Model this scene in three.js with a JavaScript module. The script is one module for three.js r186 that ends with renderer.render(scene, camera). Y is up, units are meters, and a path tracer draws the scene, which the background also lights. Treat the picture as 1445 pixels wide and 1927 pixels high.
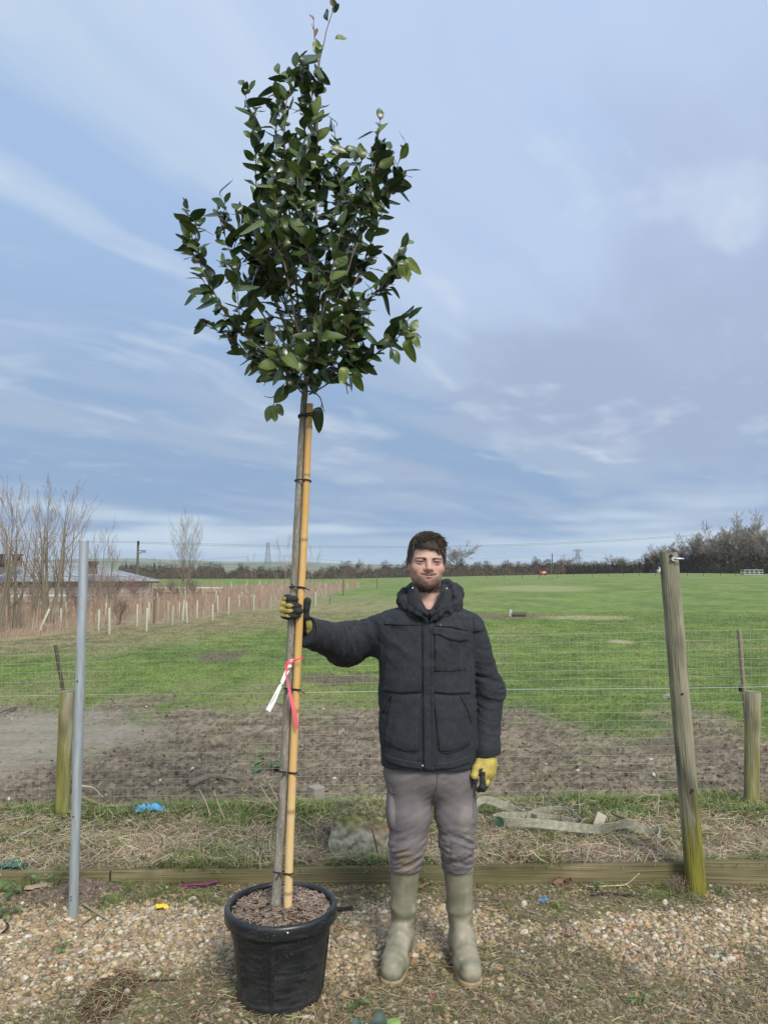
import * as THREE from 'three';
import { mergeGeometries, mergeVertices } from 'three/addons/utils/BufferGeometryUtils.js';

// ---------------------------------------------------------------- camera, sky, sun, exposure
const scene = new THREE.Scene();
const EYE = 1.575, FOCAL = 1445, PITCH = Math.atan(0.0772);
const camera = new THREE.PerspectiveCamera(67.39, 767 / 1024, 0.05, 12000);
camera.position.set(0, EYE, 0);
camera.rotation.set(PITCH, 0, 0);
const renderer = new THREE.WebGLRenderer({ antialias: true });
renderer.toneMapping = THREE.LinearToneMapping;
renderer.toneMappingExposure = 1.3;
renderer.shadowMap.enabled = true;
const sun = new THREE.DirectionalLight(new THREE.Color(1.0, 0.93, 0.82), 2.8);
sun.name = 'sun';
sun.position.set(6, 13, 9);
sun.target.position.set(0, 0, -4);
sun.castShadow = true;
sun.shadow.radius = 34;
sun.shadow.mapSize.set(2048, 2048);
Object.assign(sun.shadow.camera, { left: -12, right: 12, top: 12, bottom: -12, near: 1, far: 60 });
scene.add(sun, sun.target);
scene.fog = new THREE.FogExp2(new THREE.Color(0.72, 0.82, 0.95), 0.00024);

// ---------------------------------------------------------------- numbers and noise
function rng(seed) {
  let a = seed >>> 0;
  return () => { a = (a + 0x6d2b79f5) | 0; let t = Math.imul(a ^ (a >>> 15), 1 | a); t = (t + Math.imul(t ^ (t >>> 7), 61 | t)) ^ t; return ((t ^ (t >>> 14)) >>> 0) / 4294967296; };
}
const PERM = new Uint8Array(512);
{ const r = rng(7), p = [...Array(256).keys()]; for (let i = 255; i > 0; i--) { const j = Math.floor(r() * (i + 1)); [p[i], p[j]] = [p[j], p[i]]; } for (let i = 0; i < 512; i++) PERM[i] = p[i & 255]; }
const grad3 = (h, x, y, z) => { const u = (h & 15) < 8 ? x : y, v = (h & 15) < 4 ? y : (h & 15) === 12 || (h & 15) === 14 ? x : z; return ((h & 1) ? -u : u) + ((h & 2) ? -v : v); };
function noise(x, y, z = 0) {
  const X0 = Math.floor(x), Y0 = Math.floor(y), Z0 = Math.floor(z), X = X0 & 255, Y = Y0 & 255, Z = Z0 & 255;
  x -= X0; y -= Y0; z -= Z0;
  const u = x * x * x * (x * (x * 6 - 15) + 10), v = y * y * y * (y * (y * 6 - 15) + 10), w = z * z * z * (z * (z * 6 - 15) + 10);
  const A = PERM[X] + Y, AA = PERM[A] + Z, AB = PERM[A + 1] + Z, B = PERM[X + 1] + Y, BA = PERM[B] + Z, BB = PERM[B + 1] + Z;
  const l = (t, a, b) => a + t * (b - a);
  return l(w, l(v, l(u, grad3(PERM[AA], x, y, z), grad3(PERM[BA], x - 1, y, z)), l(u, grad3(PERM[AB], x, y - 1, z), grad3(PERM[BB], x - 1, y - 1, z))),
    l(v, l(u, grad3(PERM[AA + 1], x, y, z - 1), grad3(PERM[BA + 1], x - 1, y, z - 1)), l(u, grad3(PERM[AB + 1], x, y - 1, z - 1), grad3(PERM[BB + 1], x - 1, y - 1, z - 1))));
}
function fbm(x, y, z = 0, n = 4) { let s = 0, a = 0.5; for (let i = 0; i < n; i++) { s += a * noise(x, y, z); x = x * 2.03 + 17.1; y = y * 2.03 + 5.3; z = z * 2.03 + 9.7; a *= 0.5; } return s; }
const clamp = (x, a = 0, b = 1) => Math.min(b, Math.max(a, x));
const ss = (a, b, x) => { const t = clamp((x - a) / (b - a)); return t * t * (3 - 2 * t); };
const lerp = (a, b, t) => a + (b - a) * t;
const mix3 = (a, b, t) => [lerp(a[0], b[0], t), lerp(a[1], b[1], t), lerp(a[2], b[2], t)];
const V = (x, y, z) => new THREE.Vector3(x, y, z);
const RAD = Math.PI / 180;
// a viewing direction of the surveyed photograph, cut at a distance: gives the place in metres
function at(px, py, depth) {
  const u = (px - 722.5) / FOCAL, v = (963.5 - py) / FOCAL, c = Math.cos(PITCH), s = Math.sin(PITCH), t = depth / (c - v * s);
  return V(u * t, EYE + (v * c + s) * t, -depth);
}
function onGround(px, py, h = 0) { // where that direction meets the level h
  const v = (963.5 - py) / FOCAL, c = Math.cos(PITCH), s = Math.sin(PITCH);
  return at(px, py, (h - EYE) * (c - v * s) / (v * c + s));
}

// ---------------------------------------------------------------- sky: thin broken cloud drawn out in long bands
function skyColor(x, y, z) {
  const yy = Math.max(y, 0.004), k = 1 / (yy + 0.035);
  const X = x * k, Z = z * k, el = Math.asin(clamp(y, -1, 1)) / RAD;
  const w1 = fbm(X * 0.55 + 3.1, Z * 0.55, 1.7, 4), w2 = fbm(X * 0.55 - 8.3, Z * 0.55 + 4.4, 6.1, 4);
  let a = X * 0.5 - Z * 0.87 + w2 * 1.1, b = X * 0.87 + Z * 0.5 + w1 * 0.42;
  const far = ss(1.2, 9, Math.hypot(X, Z));
  const fine = fbm(a * 0.9, b * 3.4, 2.2, 5), mid = fbm(a * 0.42 + 9, b * 1.25 + 3, 5.5, 5), big = fbm(X * 0.33 + 40.2, Z * 0.33 + 11.4, 8.8, 4);
  const band = (c0, w) => Math.exp(-(((b - c0) / w) ** 2));
  const north = ss(0.1, -0.7, z);
  let veil = 0.50 + 1.15 * mid + 0.85 * big + 0.38 * fine;                 // thin cloud, 0 clear .. 1 thick
  veil += 0.28 * ss(-1.9, -0.9, b) * north * ss(-1.0, 0.1, X) - 0.34 * band(-2.15, 0.28) * north - 0.16 * band(-1.2, 0.45) * north * ss(-0.1, -0.7, X);
  veil = ss(0.12, 0.98, veil);
  const low = ss(16, 4, el), haze = ss(3.6, 0.2, el);
  const clear = mix3([0.282, 0.396, 0.585], [0.221, 0.321, 0.480], ss(26, 7, el));
  const pale = mix3([0.378, 0.470, 0.633], [0.297, 0.378, 0.506], ss(22, 9, el));
  let c = mix3(clear, pale, veil);
  const grey = ss(0.08, 0.42, fbm(a * 0.3 + 21, b * 0.8 + 7, 3.3, 5) + 0.22 * big + 0.14 * ss(-0.3, 0.9, X) * north * ss(7, 14, el) * ss(27, 19, el));
  c = mix3(c, [0.282, 0.342, 0.485], 0.8 * grey * veil);
  let lit = 0.85 * band(-1.79, 0.14) * ss(-0.25, -0.7, X) + 0.6 * band(-2.5, 0.12) * ss(0.2, -1.0, X) + 0.35 * band(-3.12, 0.12) * ss(-0.6, -1.6, X);
  const wisp = fbm(a * 1.9 + 5, b * 6.5, 7.7, 5), puff = fbm(X * 1.5 + 11 + 0.5 * w2, Z * 1.5 + 0.5 * w1, 14.2, 6);
  lit = lit * north * clamp(0.62 + 1.5 * fine + 0.9 * mid) + 0.62 * ss(0.08, 0.46, fbm(a * 0.55 + 2.7, b * 1.7 - 6.2, 12.4, 5) + 0.16 * big) * (1 - 0.6 * low);
  lit = clamp(lit + (0.5 * ss(0.0, 0.5, puff + 0.25 * wisp) + 0.2 * ss(0.05, 0.45, wisp)) * ss(3, 9, el) - 0.12);
  c = mix3(c, [0.517, 0.585, 0.658], 0.85 * lit);
  const strip = ss(-0.04, 0.36, fbm(Math.atan2(x, -z) * 3.1 + 2.3, el * 0.55, 4.1, 4) + 0.16 * Math.exp(-(((el - 2.7) / 0.9) ** 2)));
  c = mix3(c, [0.470, 0.562, 0.639], 0.95 * strip * ss(6.5, 3.2, el));
  c = mix3(c, [0.396, 0.506, 0.609], 0.75 * haze);
  // the thinner cloud towards the sun lets more light through
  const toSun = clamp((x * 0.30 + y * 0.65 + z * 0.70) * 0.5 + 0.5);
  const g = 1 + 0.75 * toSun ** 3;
  const south = ss(-0.25, 0.8, z * 0.8 + y * 0.35);
  c = mix3(c, [0.62, 0.64, 0.675], 0.55 * south);
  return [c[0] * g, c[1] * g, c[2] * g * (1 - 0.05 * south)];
}
{
  const W = 3072, H = 1536, data = new Float32Array(W * H * 4), Q = 8;   // every 8th texel is computed where the sky is far from the lens, the rest lies between
  const put = (i, j, c) => { const o = (j * W + i) * 4; data[o] = c[0]; data[o + 1] = c[1]; data[o + 2] = c[2]; data[o + 3] = 1; };
  const look = (i, j) => { const el = ((j + 0.5) / H - 0.5) * Math.PI, az = ((i + 0.5) / W - 0.5) * 2 * Math.PI, ce = Math.cos(el); return skyColor(Math.cos(az) * ce, Math.sin(el), Math.sin(az) * ce); };
  for (let j0 = 0; j0 < H; j0 += Q) for (let i0 = 0; i0 < W; i0 += Q) {
    const el = (j0 / H - 0.5) * 180, az = (i0 / W - 0.5) * 360 + 90, fine = Math.abs(az) < 36 && el < 46;
    if (el < -1) { for (let j = j0; j < j0 + Q; j++) for (let i = i0; i < i0 + Q; i++) put(i, j, [0.2, 0.21, 0.2]); continue; }
    if (fine) { for (let j = j0; j < j0 + Q; j++) for (let i = i0; i < i0 + Q; i++) put(i, j, look(i, j)); continue; }
    const A = look(i0, j0), B = look(i0 + Q, j0), C = look(i0, j0 + Q), E = look(i0 + Q, j0 + Q);
    for (let j = 0; j < Q; j++) for (let i = 0; i < Q; i++) put(i0 + i, j0 + j, mix3(mix3(A, B, i / Q), mix3(C, E, i / Q), j / Q));
  }
  const t = new THREE.DataTexture(data, W, H, THREE.RGBAFormat, THREE.FloatType);
  t.mapping = THREE.EquirectangularReflectionMapping;
  t.magFilter = THREE.LinearFilter; t.needsUpdate = true;
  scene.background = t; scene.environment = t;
}

// ---------------------------------------------------------------- naming and building helpers
const used = new Map();
function numbered(name) { const n = used.get(name) ?? 0; used.set(name, n + 1); return n ? `${name}_${String(n).padStart(3, '0')}` : name; }
function tag(o, label, category, group, kind) {
  if (label) o.userData.label = label;
  if (category) o.userData.category = category;
  if (group) o.userData.group = group;
  if (kind) o.userData.kind = kind;
  return o;
}
function mesh(name, geo, mat, parent) {
  const m = new THREE.Mesh(geo, mat);
  m.name = parent === scene || !parent ? numbered(name) : partName(parent, name);
  m.castShadow = m.receiveShadow = true;
  (parent ?? scene).add(m);
  return m;
}
const partCounts = new WeakMap();
function partName(parent, name) {
  if (!partCounts.has(parent)) partCounts.set(parent, {});
  const c = partCounts.get(parent), n = c[name] ?? 0; c[name] = n + 1;
  return n ? `${name}_${String(n).padStart(3, '0')}` : name;
}
function thing(name, label, category, pos, group) {
  const g = new THREE.Group(); g.name = numbered(name); scene.add(g);
  if (pos) g.position.copy(pos);
  return tag(g, label, category, group);
}
function copyOf(o, name, pos, turn, label, group) {
  const c = o.clone(); c.name = numbered(name); scene.add(c);
  if (pos) c.position.copy(pos);
  if (turn !== undefined) c.rotation.y = turn;
  c.userData = { ...o.userData };
  return tag(c, label, null, group);
}
const std = (color, roughness = 0.9, more = {}) => new THREE.MeshStandardMaterial({ color: Array.isArray(color) ? new THREE.Color().setRGB(...color) : color, roughness, metalness: 0, ...more });
const phys = (color, roughness, more = {}) => new THREE.MeshPhysicalMaterial({ color: new THREE.Color().setRGB(...color), roughness, metalness: 0, ...more });

// triangles and tubes gathered into one geometry, with a colour per vertex
class MB {
  constructor() { this.p = []; this.c = []; this.i = []; this.u = []; }
  get n() { return this.p.length / 3; }
  vert(v, c = [1, 1, 1], u = 0, w = 0) { this.p.push(v.x, v.y, v.z); this.c.push(c[0], c[1], c[2]); this.u.push(u, w); return this.n - 1; }
  tri(a, b, c) { this.i.push(a, b, c); }
  quad(a, b, c, d) { this.i.push(a, b, c, a, c, d); }
  tube(pts, radii, sides = 6, color = [1, 1, 1], cap = true) {
    let prev = null; const n = pts.length, rad = (k) => (typeof radii === 'number' ? radii : radii[k]);
    let nx = V(1, 0, 0), along = 0;
    const t0 = V(0, 0, 0).subVectors(pts[Math.min(1, n - 1)], pts[0]).normalize();
    if (Math.abs(t0.x) > 0.8) nx = V(0, 0, 1);
    for (let k = 0; k < n; k++) {
      const t = V(0, 0, 0).subVectors(pts[Math.min(k + 1, n - 1)], pts[Math.max(k - 1, 0)]).normalize();
      nx.addScaledVector(t, -nx.dot(t)).normalize();
      const ny = V(0, 0, 0).crossVectors(t, nx);
      if (k) along += pts[k].distanceTo(pts[k - 1]);
      const ring = [], col = typeof color === 'function' ? null : color;
      for (let s = 0; s < sides; s++) {
        const a = (s / sides) * Math.PI * 2, r = rad(k);
        const q = pts[k].clone().addScaledVector(nx, Math.cos(a) * r).addScaledVector(ny, Math.sin(a) * r);
        ring.push(this.vert(q, col ?? color(q, k, a), s / sides, along));
      }
      if (prev) for (let s = 0; s < sides; s++) this.quad(prev[s], prev[(s + 1) % sides], ring[(s + 1) % sides], ring[s]);
      if (cap && (k === 0 || k === n - 1)) {
        const m = this.vert(pts[k], col ?? color(pts[k], k, 0), 0.5, along);
        for (let s = 0; s < sides; s++) k ? this.tri(ring[s], ring[(s + 1) % sides], m) : this.tri(ring[(s + 1) % sides], ring[s], m);
      }
      prev = ring;
    }
    return this;
  }
  box(cx, cy, cz, sx, sy, sz, color = [1, 1, 1], bev = 0, rot) {
    const g = bev ? bevelBox(sx, sy, sz, bev) : new THREE.BoxGeometry(sx, sy, sz);
    if (rot) g.applyMatrix4(new THREE.Matrix4().makeRotationFromEuler(new THREE.Euler(...rot)));
    g.translate(cx, cy, cz); return this.add(g, color);
  }
  add(g, color = [1, 1, 1]) {
    const o = this.n, p = g.attributes.position, v = V(0, 0, 0), uv = g.attributes.uv;
    for (let k = 0; k < p.count; k++) { v.fromBufferAttribute(p, k); this.vert(v, typeof color === 'function' ? color(v) : color, uv ? uv.getX(k) : 0, uv ? uv.getY(k) : 0); }
    const ix = g.index; if (ix) for (let k = 0; k < ix.count; k++) this.i.push(o + ix.getX(k)); else for (let k = 0; k < p.count; k++) this.i.push(o + k);
    return this;
  }
  geo(flat = false) {
    let g = new THREE.BufferGeometry();
    g.setAttribute('position', new THREE.Float32BufferAttribute(this.p, 3));
    g.setAttribute('color', new THREE.Float32BufferAttribute(this.c, 3));
    g.setAttribute('uv', new THREE.Float32BufferAttribute(this.u, 2));
    g.setIndex(this.i);
    if (flat) g = g.toNonIndexed();
    g.computeVertexNormals();
    return g;
  }
}
function bevelBox(sx, sy, sz, b) {
  const s = new THREE.Shape(), x = sx / 2 - b, y = sy / 2 - b;
  s.moveTo(-x, -y); s.lineTo(x, -y); s.lineTo(x, y); s.lineTo(-x, y); s.closePath();
  const g = new THREE.ExtrudeGeometry(s, { depth: sz - 2 * b, bevelEnabled: true, bevelSize: b, bevelThickness: b, bevelSegments: 2 });
  g.translate(0, 0, -(sz - 2 * b) / 2);
  return g;
}
const painted = (roughness = 0.9, more = {}) => new THREE.MeshStandardMaterial({ vertexColors: true, roughness, metalness: 0, ...more });
const curve = (pts, n) => new THREE.CatmullRomCurve3(pts, false, 'centripetal').getPoints(n);

// a colour texture computed texel by texel: fn(u, v) gives linear rgb
function tex(w, h, fn, srgb = true) {
  const d = new Uint8Array(w * h * 4), e = (x) => { x = clamp(x); return Math.round(255 * (!srgb ? x : x < 0.0031308 ? 12.92 * x : 1.055 * x ** (1 / 2.4) - 0.055)); };
  for (let j = 0; j < h; j++) for (let i = 0; i < w; i++) { const c = fn((i + 0.5) / w, (j + 0.5) / h), o = (j * w + i) * 4; d[o] = e(c[0]); d[o + 1] = e(c[1]); d[o + 2] = e(c[2]); d[o + 3] = 255; }
  const t = new THREE.DataTexture(d, w, h, THREE.RGBAFormat);
  t.colorSpace = srgb ? THREE.SRGBColorSpace : THREE.NoColorSpace;
  t.wrapS = t.wrapT = THREE.MirroredRepeatWrapping; t.magFilter = THREE.LinearFilter; t.needsUpdate = true;
  return t;
}

// a closed surface round the points where field(x, y, z) < 0, as a net of cells; paint(x, y, z) gives each vertex its colour
function netSurface(field, lo, hi, cell, paint, slack = 1.6) {
  const nx = Math.ceil((hi.x - lo.x) / cell) + 2, ny = Math.ceil((hi.y - lo.y) / cell) + 2, nz = Math.ceil((hi.z - lo.z) / cell) + 2;
  const d = new Float32Array(nx * ny * nz), id = (i, j, k) => (k * ny + j) * nx + i, B = 6;
  for (let k0 = 0; k0 < nz; k0 += B) for (let j0 = 0; j0 < ny; j0 += B) for (let i0 = 0; i0 < nx; i0 += B) {
    const h = (B * cell) / 2, c = field(lo.x + i0 * cell + h, lo.y + j0 * cell + h, lo.z + k0 * cell + h), skip = Math.abs(c) > h * 1.75 * slack;
    for (let k = k0; k < Math.min(nz, k0 + B); k++) for (let j = j0; j < Math.min(ny, j0 + B); j++) for (let i = i0; i < Math.min(nx, i0 + B); i++)
      d[id(i, j, k)] = skip ? c : field(lo.x + i * cell, lo.y + j * cell, lo.z + k * cell);
  }
  const ix = new Int32Array(nx * ny * nz).fill(-1), pos = [], col = [], tris = [];
  for (let k = 0; k < nz - 1; k++) for (let j = 0; j < ny - 1; j++) for (let i = 0; i < nx - 1; i++) {
    let mask = 0; const v = [];
    for (let q = 0; q < 8; q++) { const x = d[id(i + (q & 1), j + ((q >> 1) & 1), k + (q >> 2))]; v.push(x); if (x < 0) mask |= 1 << q; }
    if (mask === 0 || mask === 255) continue;
    let sx = 0, sy = 0, sz = 0, n = 0;
    for (let q = 0; q < 8; q++) for (let ax = 0; ax < 3; ax++) {
      const r = q | (1 << ax); if (r === q || (v[q] < 0) === (v[r] < 0)) continue;
      const t = v[q] / (v[q] - v[r]);
      sx += (q & 1) + (ax === 0 ? t : 0); sy += ((q >> 1) & 1) + (ax === 1 ? t : 0); sz += (q >> 2) + (ax === 2 ? t : 0); n++;
    }
    ix[id(i, j, k)] = pos.length / 3;
    const x = lo.x + (i + sx / n) * cell, y = lo.y + (j + sy / n) * cell, z = lo.z + (k + sz / n) * cell;
    pos.push(x, y, z); const c = paint ? paint(x, y, z) : [1, 1, 1]; col.push(c[0], c[1], c[2]);
  }
  const quad = (a, b, c, e, flip) => { if (a < 0 || b < 0 || c < 0 || e < 0) return; flip ? tris.push(a, c, b, a, e, c) : tris.push(a, b, c, a, c, e); };
  for (let k = 1; k < nz - 1; k++) for (let j = 1; j < ny - 1; j++) for (let i = 1; i < nx - 1; i++) {
    const s = d[id(i, j, k)] < 0;
    if (s !== d[id(i + 1, j, k)] < 0) quad(ix[id(i, j - 1, k - 1)], ix[id(i, j, k - 1)], ix[id(i, j, k)], ix[id(i, j - 1, k)], !s);
    if (s !== d[id(i, j + 1, k)] < 0) quad(ix[id(i - 1, j, k - 1)], ix[id(i - 1, j, k)], ix[id(i, j, k)], ix[id(i, j, k - 1)], !s);
    if (s !== d[id(i, j, k + 1)] < 0) quad(ix[id(i - 1, j - 1, k)], ix[id(i, j - 1, k)], ix[id(i, j, k)], ix[id(i - 1, j, k)], !s);
  }
  const g = new THREE.BufferGeometry();
  g.setAttribute('position', new THREE.Float32BufferAttribute(pos, 3));
  g.setAttribute('color', new THREE.Float32BufferAttribute(col, 3));
  const uv = []; for (let k = 0; k < pos.length; k += 3) uv.push(pos[k] - 0.83 * pos[k + 2], pos[k + 1] + 0.31 * pos[k + 2]);
  g.setAttribute('uv', new THREE.Float32BufferAttribute(uv, 2));   // cloth runs over the surface at its real size
  g.setIndex(tris); g.computeVertexNormals();
  return g;
}
const smin = (a, b, k) => { const h = Math.max(k - Math.abs(a - b), 0) / k; return Math.min(a, b) - h * h * k * 0.25; };
const smax = (a, b, k) => -smin(-a, -b, k);
function cone(x, y, z, a, b, ra, rb) { // distance to a tapered capsule
  const bx = b.x - a.x, by = b.y - a.y, bz = b.z - a.z, px = x - a.x, py = y - a.y, pz = z - a.z;
  const t = clamp((px * bx + py * by + pz * bz) / (bx * bx + by * by + bz * bz + 1e-9));
  return Math.hypot(px - bx * t, py - by * t, pz - bz * t) - (ra + (rb - ra) * t);
}
const ell = (x, y, z, cx, cy, cz, rx, ry, rz) => { const a = (x - cx) / rx, b = (y - cy) / ry, c = (z - cz) / rz, k0 = Math.hypot(a, b, c), k1 = Math.hypot(a / rx, b / ry, c / rz); return k0 < 1e-6 ? -Math.min(rx, ry, rz) : (k0 * (k0 - 1)) / k1; };
// ---------------------------------------------------------------- the lie of the land
const BOARD_Z = 3.985;                                            // the edging boards stand at this distance
const boardTop = (x) => (x < -1.367 ? 0.076 : x < 1.573 ? lerp(0.080, 0.118, (x + 1.42) / 3.0) : 0.125);
const bankLevel = (x) => lerp(0.068, 0.102, clamp((x + 1.6) / 3.4));
const fenceZ = (x) => 4.99 + 0.036 * x;
function fieldLevel(x, D) {
  let h = lerp(0.085, 0.0, ss(5, 13, D));
  h += 1.26 * ss(28, 125, D) * clamp((x / D + 0.06) / 0.42) + 0.10 * ss(70, 150, D);
  h += 0.09 * fbm(x * 0.13 + 5, D * 0.13, 3, 3) * ss(9, 22, D);
  return h;
}
const mudShare = (x, D) => {                                       // bare trodden earth behind the fence, grass beyond
  const edge = lerp(8.9, 7.75, ss(-1.2, 2.2, x));
  return ss(0.55, -0.55, (D - edge) / 2.1 + 1.9 * fbm(x * 1.1, D * 0.7, 1, 5));
};
function smoothMud(x, D) { return ss(1.15, 0.55, Math.hypot((x + 3.4) / 1.45, (D - 7.0) / 1.75) + 0.35 * fbm(x, D, 4, 3)); }
function mudRelief(x, D) {
  const m = mudShare(x, D) * (1 - 0.75 * smoothMud(x, D)); if (m < 0.01) return 0;
  const clod = Math.abs(fbm(x * 7.5, D * 8.5, 0.3, 5)), fine = fbm(x * 24, D * 28, 1.1, 3);
  return m * (0.10 * (clod - 0.1) + 0.042 * fine);
}
function groundY(x, z) {
  const D = -z;
  if (D < BOARD_Z) {
    const mound = (0.052 + 0.025 * fbm(x * 14, D * 14, 2, 3)) * Math.exp(-(((x + 1.5) / 0.2) ** 2) - (((D - 3.85) / 0.11) ** 2)) + 0.012 * ss(0.3, 0, BOARD_Z - D) * ss(-1.2, -2.1, x);
    return 0.012 * fbm(x * 2.3, D * 2.3, 7, 4) + mound + 0.010 * ss(0.22, 0, BOARD_Z - D);
  }
  if (D < fenceZ(x) - 0.02) return bankLevel(x) + 0.035 * fbm(x * 2.1, D * 2.6, 2, 4) * ss(0, 0.18, D - BOARD_Z) + 0.02 * ss(0.35, 0, fenceZ(x) - D);
  return fieldLevel(x, D) + mudRelief(x, D);
}
// the ground of the young plantation on the left
const plantationEdge = (D) => { const T = [[15, -9.4], [17, -8.5], [22.6, -6.6], [31, -4.8], [53, -3], [79, -1.2], [90, 3]]; for (let k = 1; k < T.length; k++) if (D < T[k][0]) return lerp(T[k - 1][1], T[k][1], (D - T[k - 1][0]) / (T[k][0] - T[k - 1][0])); return 99; };
function plantation(x, D) {
  if (D < 14 || D > 88) return 0;
  return ss(0.25, -0.9, (x - plantationEdge(D)) / (0.05 * D) + 1.2 * fbm(x * 0.3, D * 0.25, 9, 3)) * ss(80, 74, D);
}

// ---------------------------------------------------------------- front ground: soil with worn gravel, thatch and moss
const gravelSpots = [[-1.05, 3.48, 0.95, 0.36, 1], [-1.35, 3.02, 0.6, 0.3, 0.8], [0.16, 3.57, 0.42, 0.34, 1], [1.3, 3.5, 0.95, 0.22, 0.72], [-0.15, 3.3, 0.25, 0.3, 0.7], [1.95, 3.3, 0.6, 0.3, 0.5], [-0.2, 2.9, 0.35, 0.2, 0.55], [-2.3, 3.2, 0.5, 0.4, 0.6], [3.2, 3.4, 0.8, 0.3, 0.7]];
function gravelShare(x, D) {
  let g = 0.10;
  for (const [cx, cz, rx, rz, w] of gravelSpots) g = Math.max(g, w * ss(1.15, 0.45, Math.hypot((x - cx) / rx, (D - cz) / rz)));
  return clamp(g * ss(2.75, 3.25, D + 0.25 * fbm(x * 1.3, 2, 2, 2)) * 0.9 + 0.08 + 0.95 * fbm(x * 2.1, D * 2.6, 5, 4));
}
function turfShare(x, D) { // green tufts and weeds
  let t = 0.13 + 0.30 * ss(0.3, 0.02, BOARD_Z - D) + 0.35 * ss(-1.3, -1.9, x) * ss(3.0, 3.4, D) + 0.25 * ss(0.5, 0.8, x) * ss(1.0, 0.6, x) * ss(3.3, 3.6, D);
  t += 0.5 * ss(0.2, 0.08, Math.hypot(x + 0.86, (D - 3.76) * 1.3)) + 0.45 * ss(0.2, 0.1, Math.hypot(x + 1.3, (D - 3.7) * 1.5));
  t -= 0.5 * gravelShare(x, D);
  return clamp(t + 1.0 * fbm(x * 2.7 + 9, D * 2.7, 15, 4));
}
const groundTex = tex(2048, 1024, (u, v) => {                     // 12 m x 6 m
  const x = (u - 0.5) * 12, D = v * 6 - 1.6;
  const n = fbm(x * 7, D * 7, 1, 5), f = noise(x * 80, D * 80, 2) * 0.5 + noise(x * 41, D * 41, 4) * 0.5;
  let c = mix3([0.058, 0.043, 0.024], [0.165, 0.132, 0.078], clamp(0.5 + n * 1.2 + f * 0.5));
  const g = gravelShare(x, D), t = turfShare(x, D);
  c = mix3(c, [0.20, 0.16, 0.10], 0.6 * g * clamp(0.6 + f));
  c = mix3(c, [0.15, 0.15, 0.06], 0.5 * ss(0.0, 0.4, fbm(x * 3.3, D * 3.9, 31, 5) + 0.08)); c = mix3(c, [0.10, 0.125, 0.035], 0.7 * ss(0.3, 0.75, t));
  const heap = ss(1.1, 0.5, Math.hypot((x + 1.5) / 0.28, (D - 3.86) / 0.13)), peat = ss(1.15, 0.6, Math.hypot((x + 1.02) / 0.1, (D - 2.98) / 0.16) + 0.6 * fbm(x * 9, D * 9, 3, 3));
  c = mix3(c, [0.115, 0.09, 0.068], heap); c = mix3(c, [0.055, 0.025, 0.014], peat);
  return c.map((k) => k * (1 + 0.35 * f));
});
function sheet(x0, x1, nx, d0, d1, nd, height, uvOf, colorOf) {
  const p = [], u = [], c = [], ix = [];
  for (let j = 0; j <= nd; j++) for (let i = 0; i <= nx; i++) {
    const D = typeof d0 === 'function' ? d0(j / nd, i / nx) : lerp(d0, d1, j / nd), x = typeof x0 === 'function' ? x0(i / nx, D) : lerp(x0, x1, i / nx);
    const dd = typeof D === 'number' ? D : D[0];
    p.push(x, height(x, dd), -dd); if (uvOf) u.push(...uvOf(x, dd)); if (colorOf) c.push(...colorOf(x, dd));
    if (i && j) { const a = j * (nx + 1) + i, b = a - 1, q = a - nx - 1, r = q - 1; ix.push(r, q, a, r, a, b); }
  }
  const g = new THREE.BufferGeometry();
  g.setAttribute('position', new THREE.Float32BufferAttribute(p, 3));
  if (uvOf) g.setAttribute('uv', new THREE.Float32BufferAttribute(u, 2));
  if (colorOf) g.setAttribute('color', new THREE.Float32BufferAttribute(c, 3));
  g.setIndex(ix); g.computeVertexNormals();
  return g;
}
const frontGround = tag(mesh('ground', sheet(-6, 6, 420, -1.6, BOARD_Z - 0.02, 260, (x, D) => groundY(x, -D), (x, D) => [x / 12 + 0.5, (D + 1.6) / 6]), std([1, 1, 1], 1, { map: groundTex })), 'worn gravel and soil in front of the edging boards', null, null, 'structure');

// the bank behind the boards
function bankGreen(x, D) {
  let g = 0.52 + 0.30 * ss(4.55, 4.85, D) - 0.32 * ss(0.2, 0.5, x) * ss(4.4, 4.1, D) - 0.2 * ss(-1.4, -1.9, x) * ss(4.75, 4.5, D);
  return clamp(g + 1.1 * fbm(x * 1.9 + 3, D * 2.6, 8, 4));
}
mesh('bank', sheet(-6, 6, 420, (t, s) => lerp(BOARD_Z + 0.02, fenceZ(lerp(-6, 6, s)) + 0.02, t), null, 70, (x, D) => groundY(x, -Math.min(D, fenceZ(x) - 0.021)), null, (x, D) => {
  const n = fbm(x * 9, D * 9, 2, 4), f = noise(x * 45, D * 45, 1);
  let c = mix3([0.13, 0.10, 0.065], [0.28, 0.23, 0.155], clamp(0.5 + n * 1.5 + 0.3 * f));
  return mix3(c, [0.13, 0.165, 0.045], 0.75 * ss(0.3, 0.7, bankGreen(x, D)));
}), painted(1)).userData.kind = 'structure';

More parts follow.
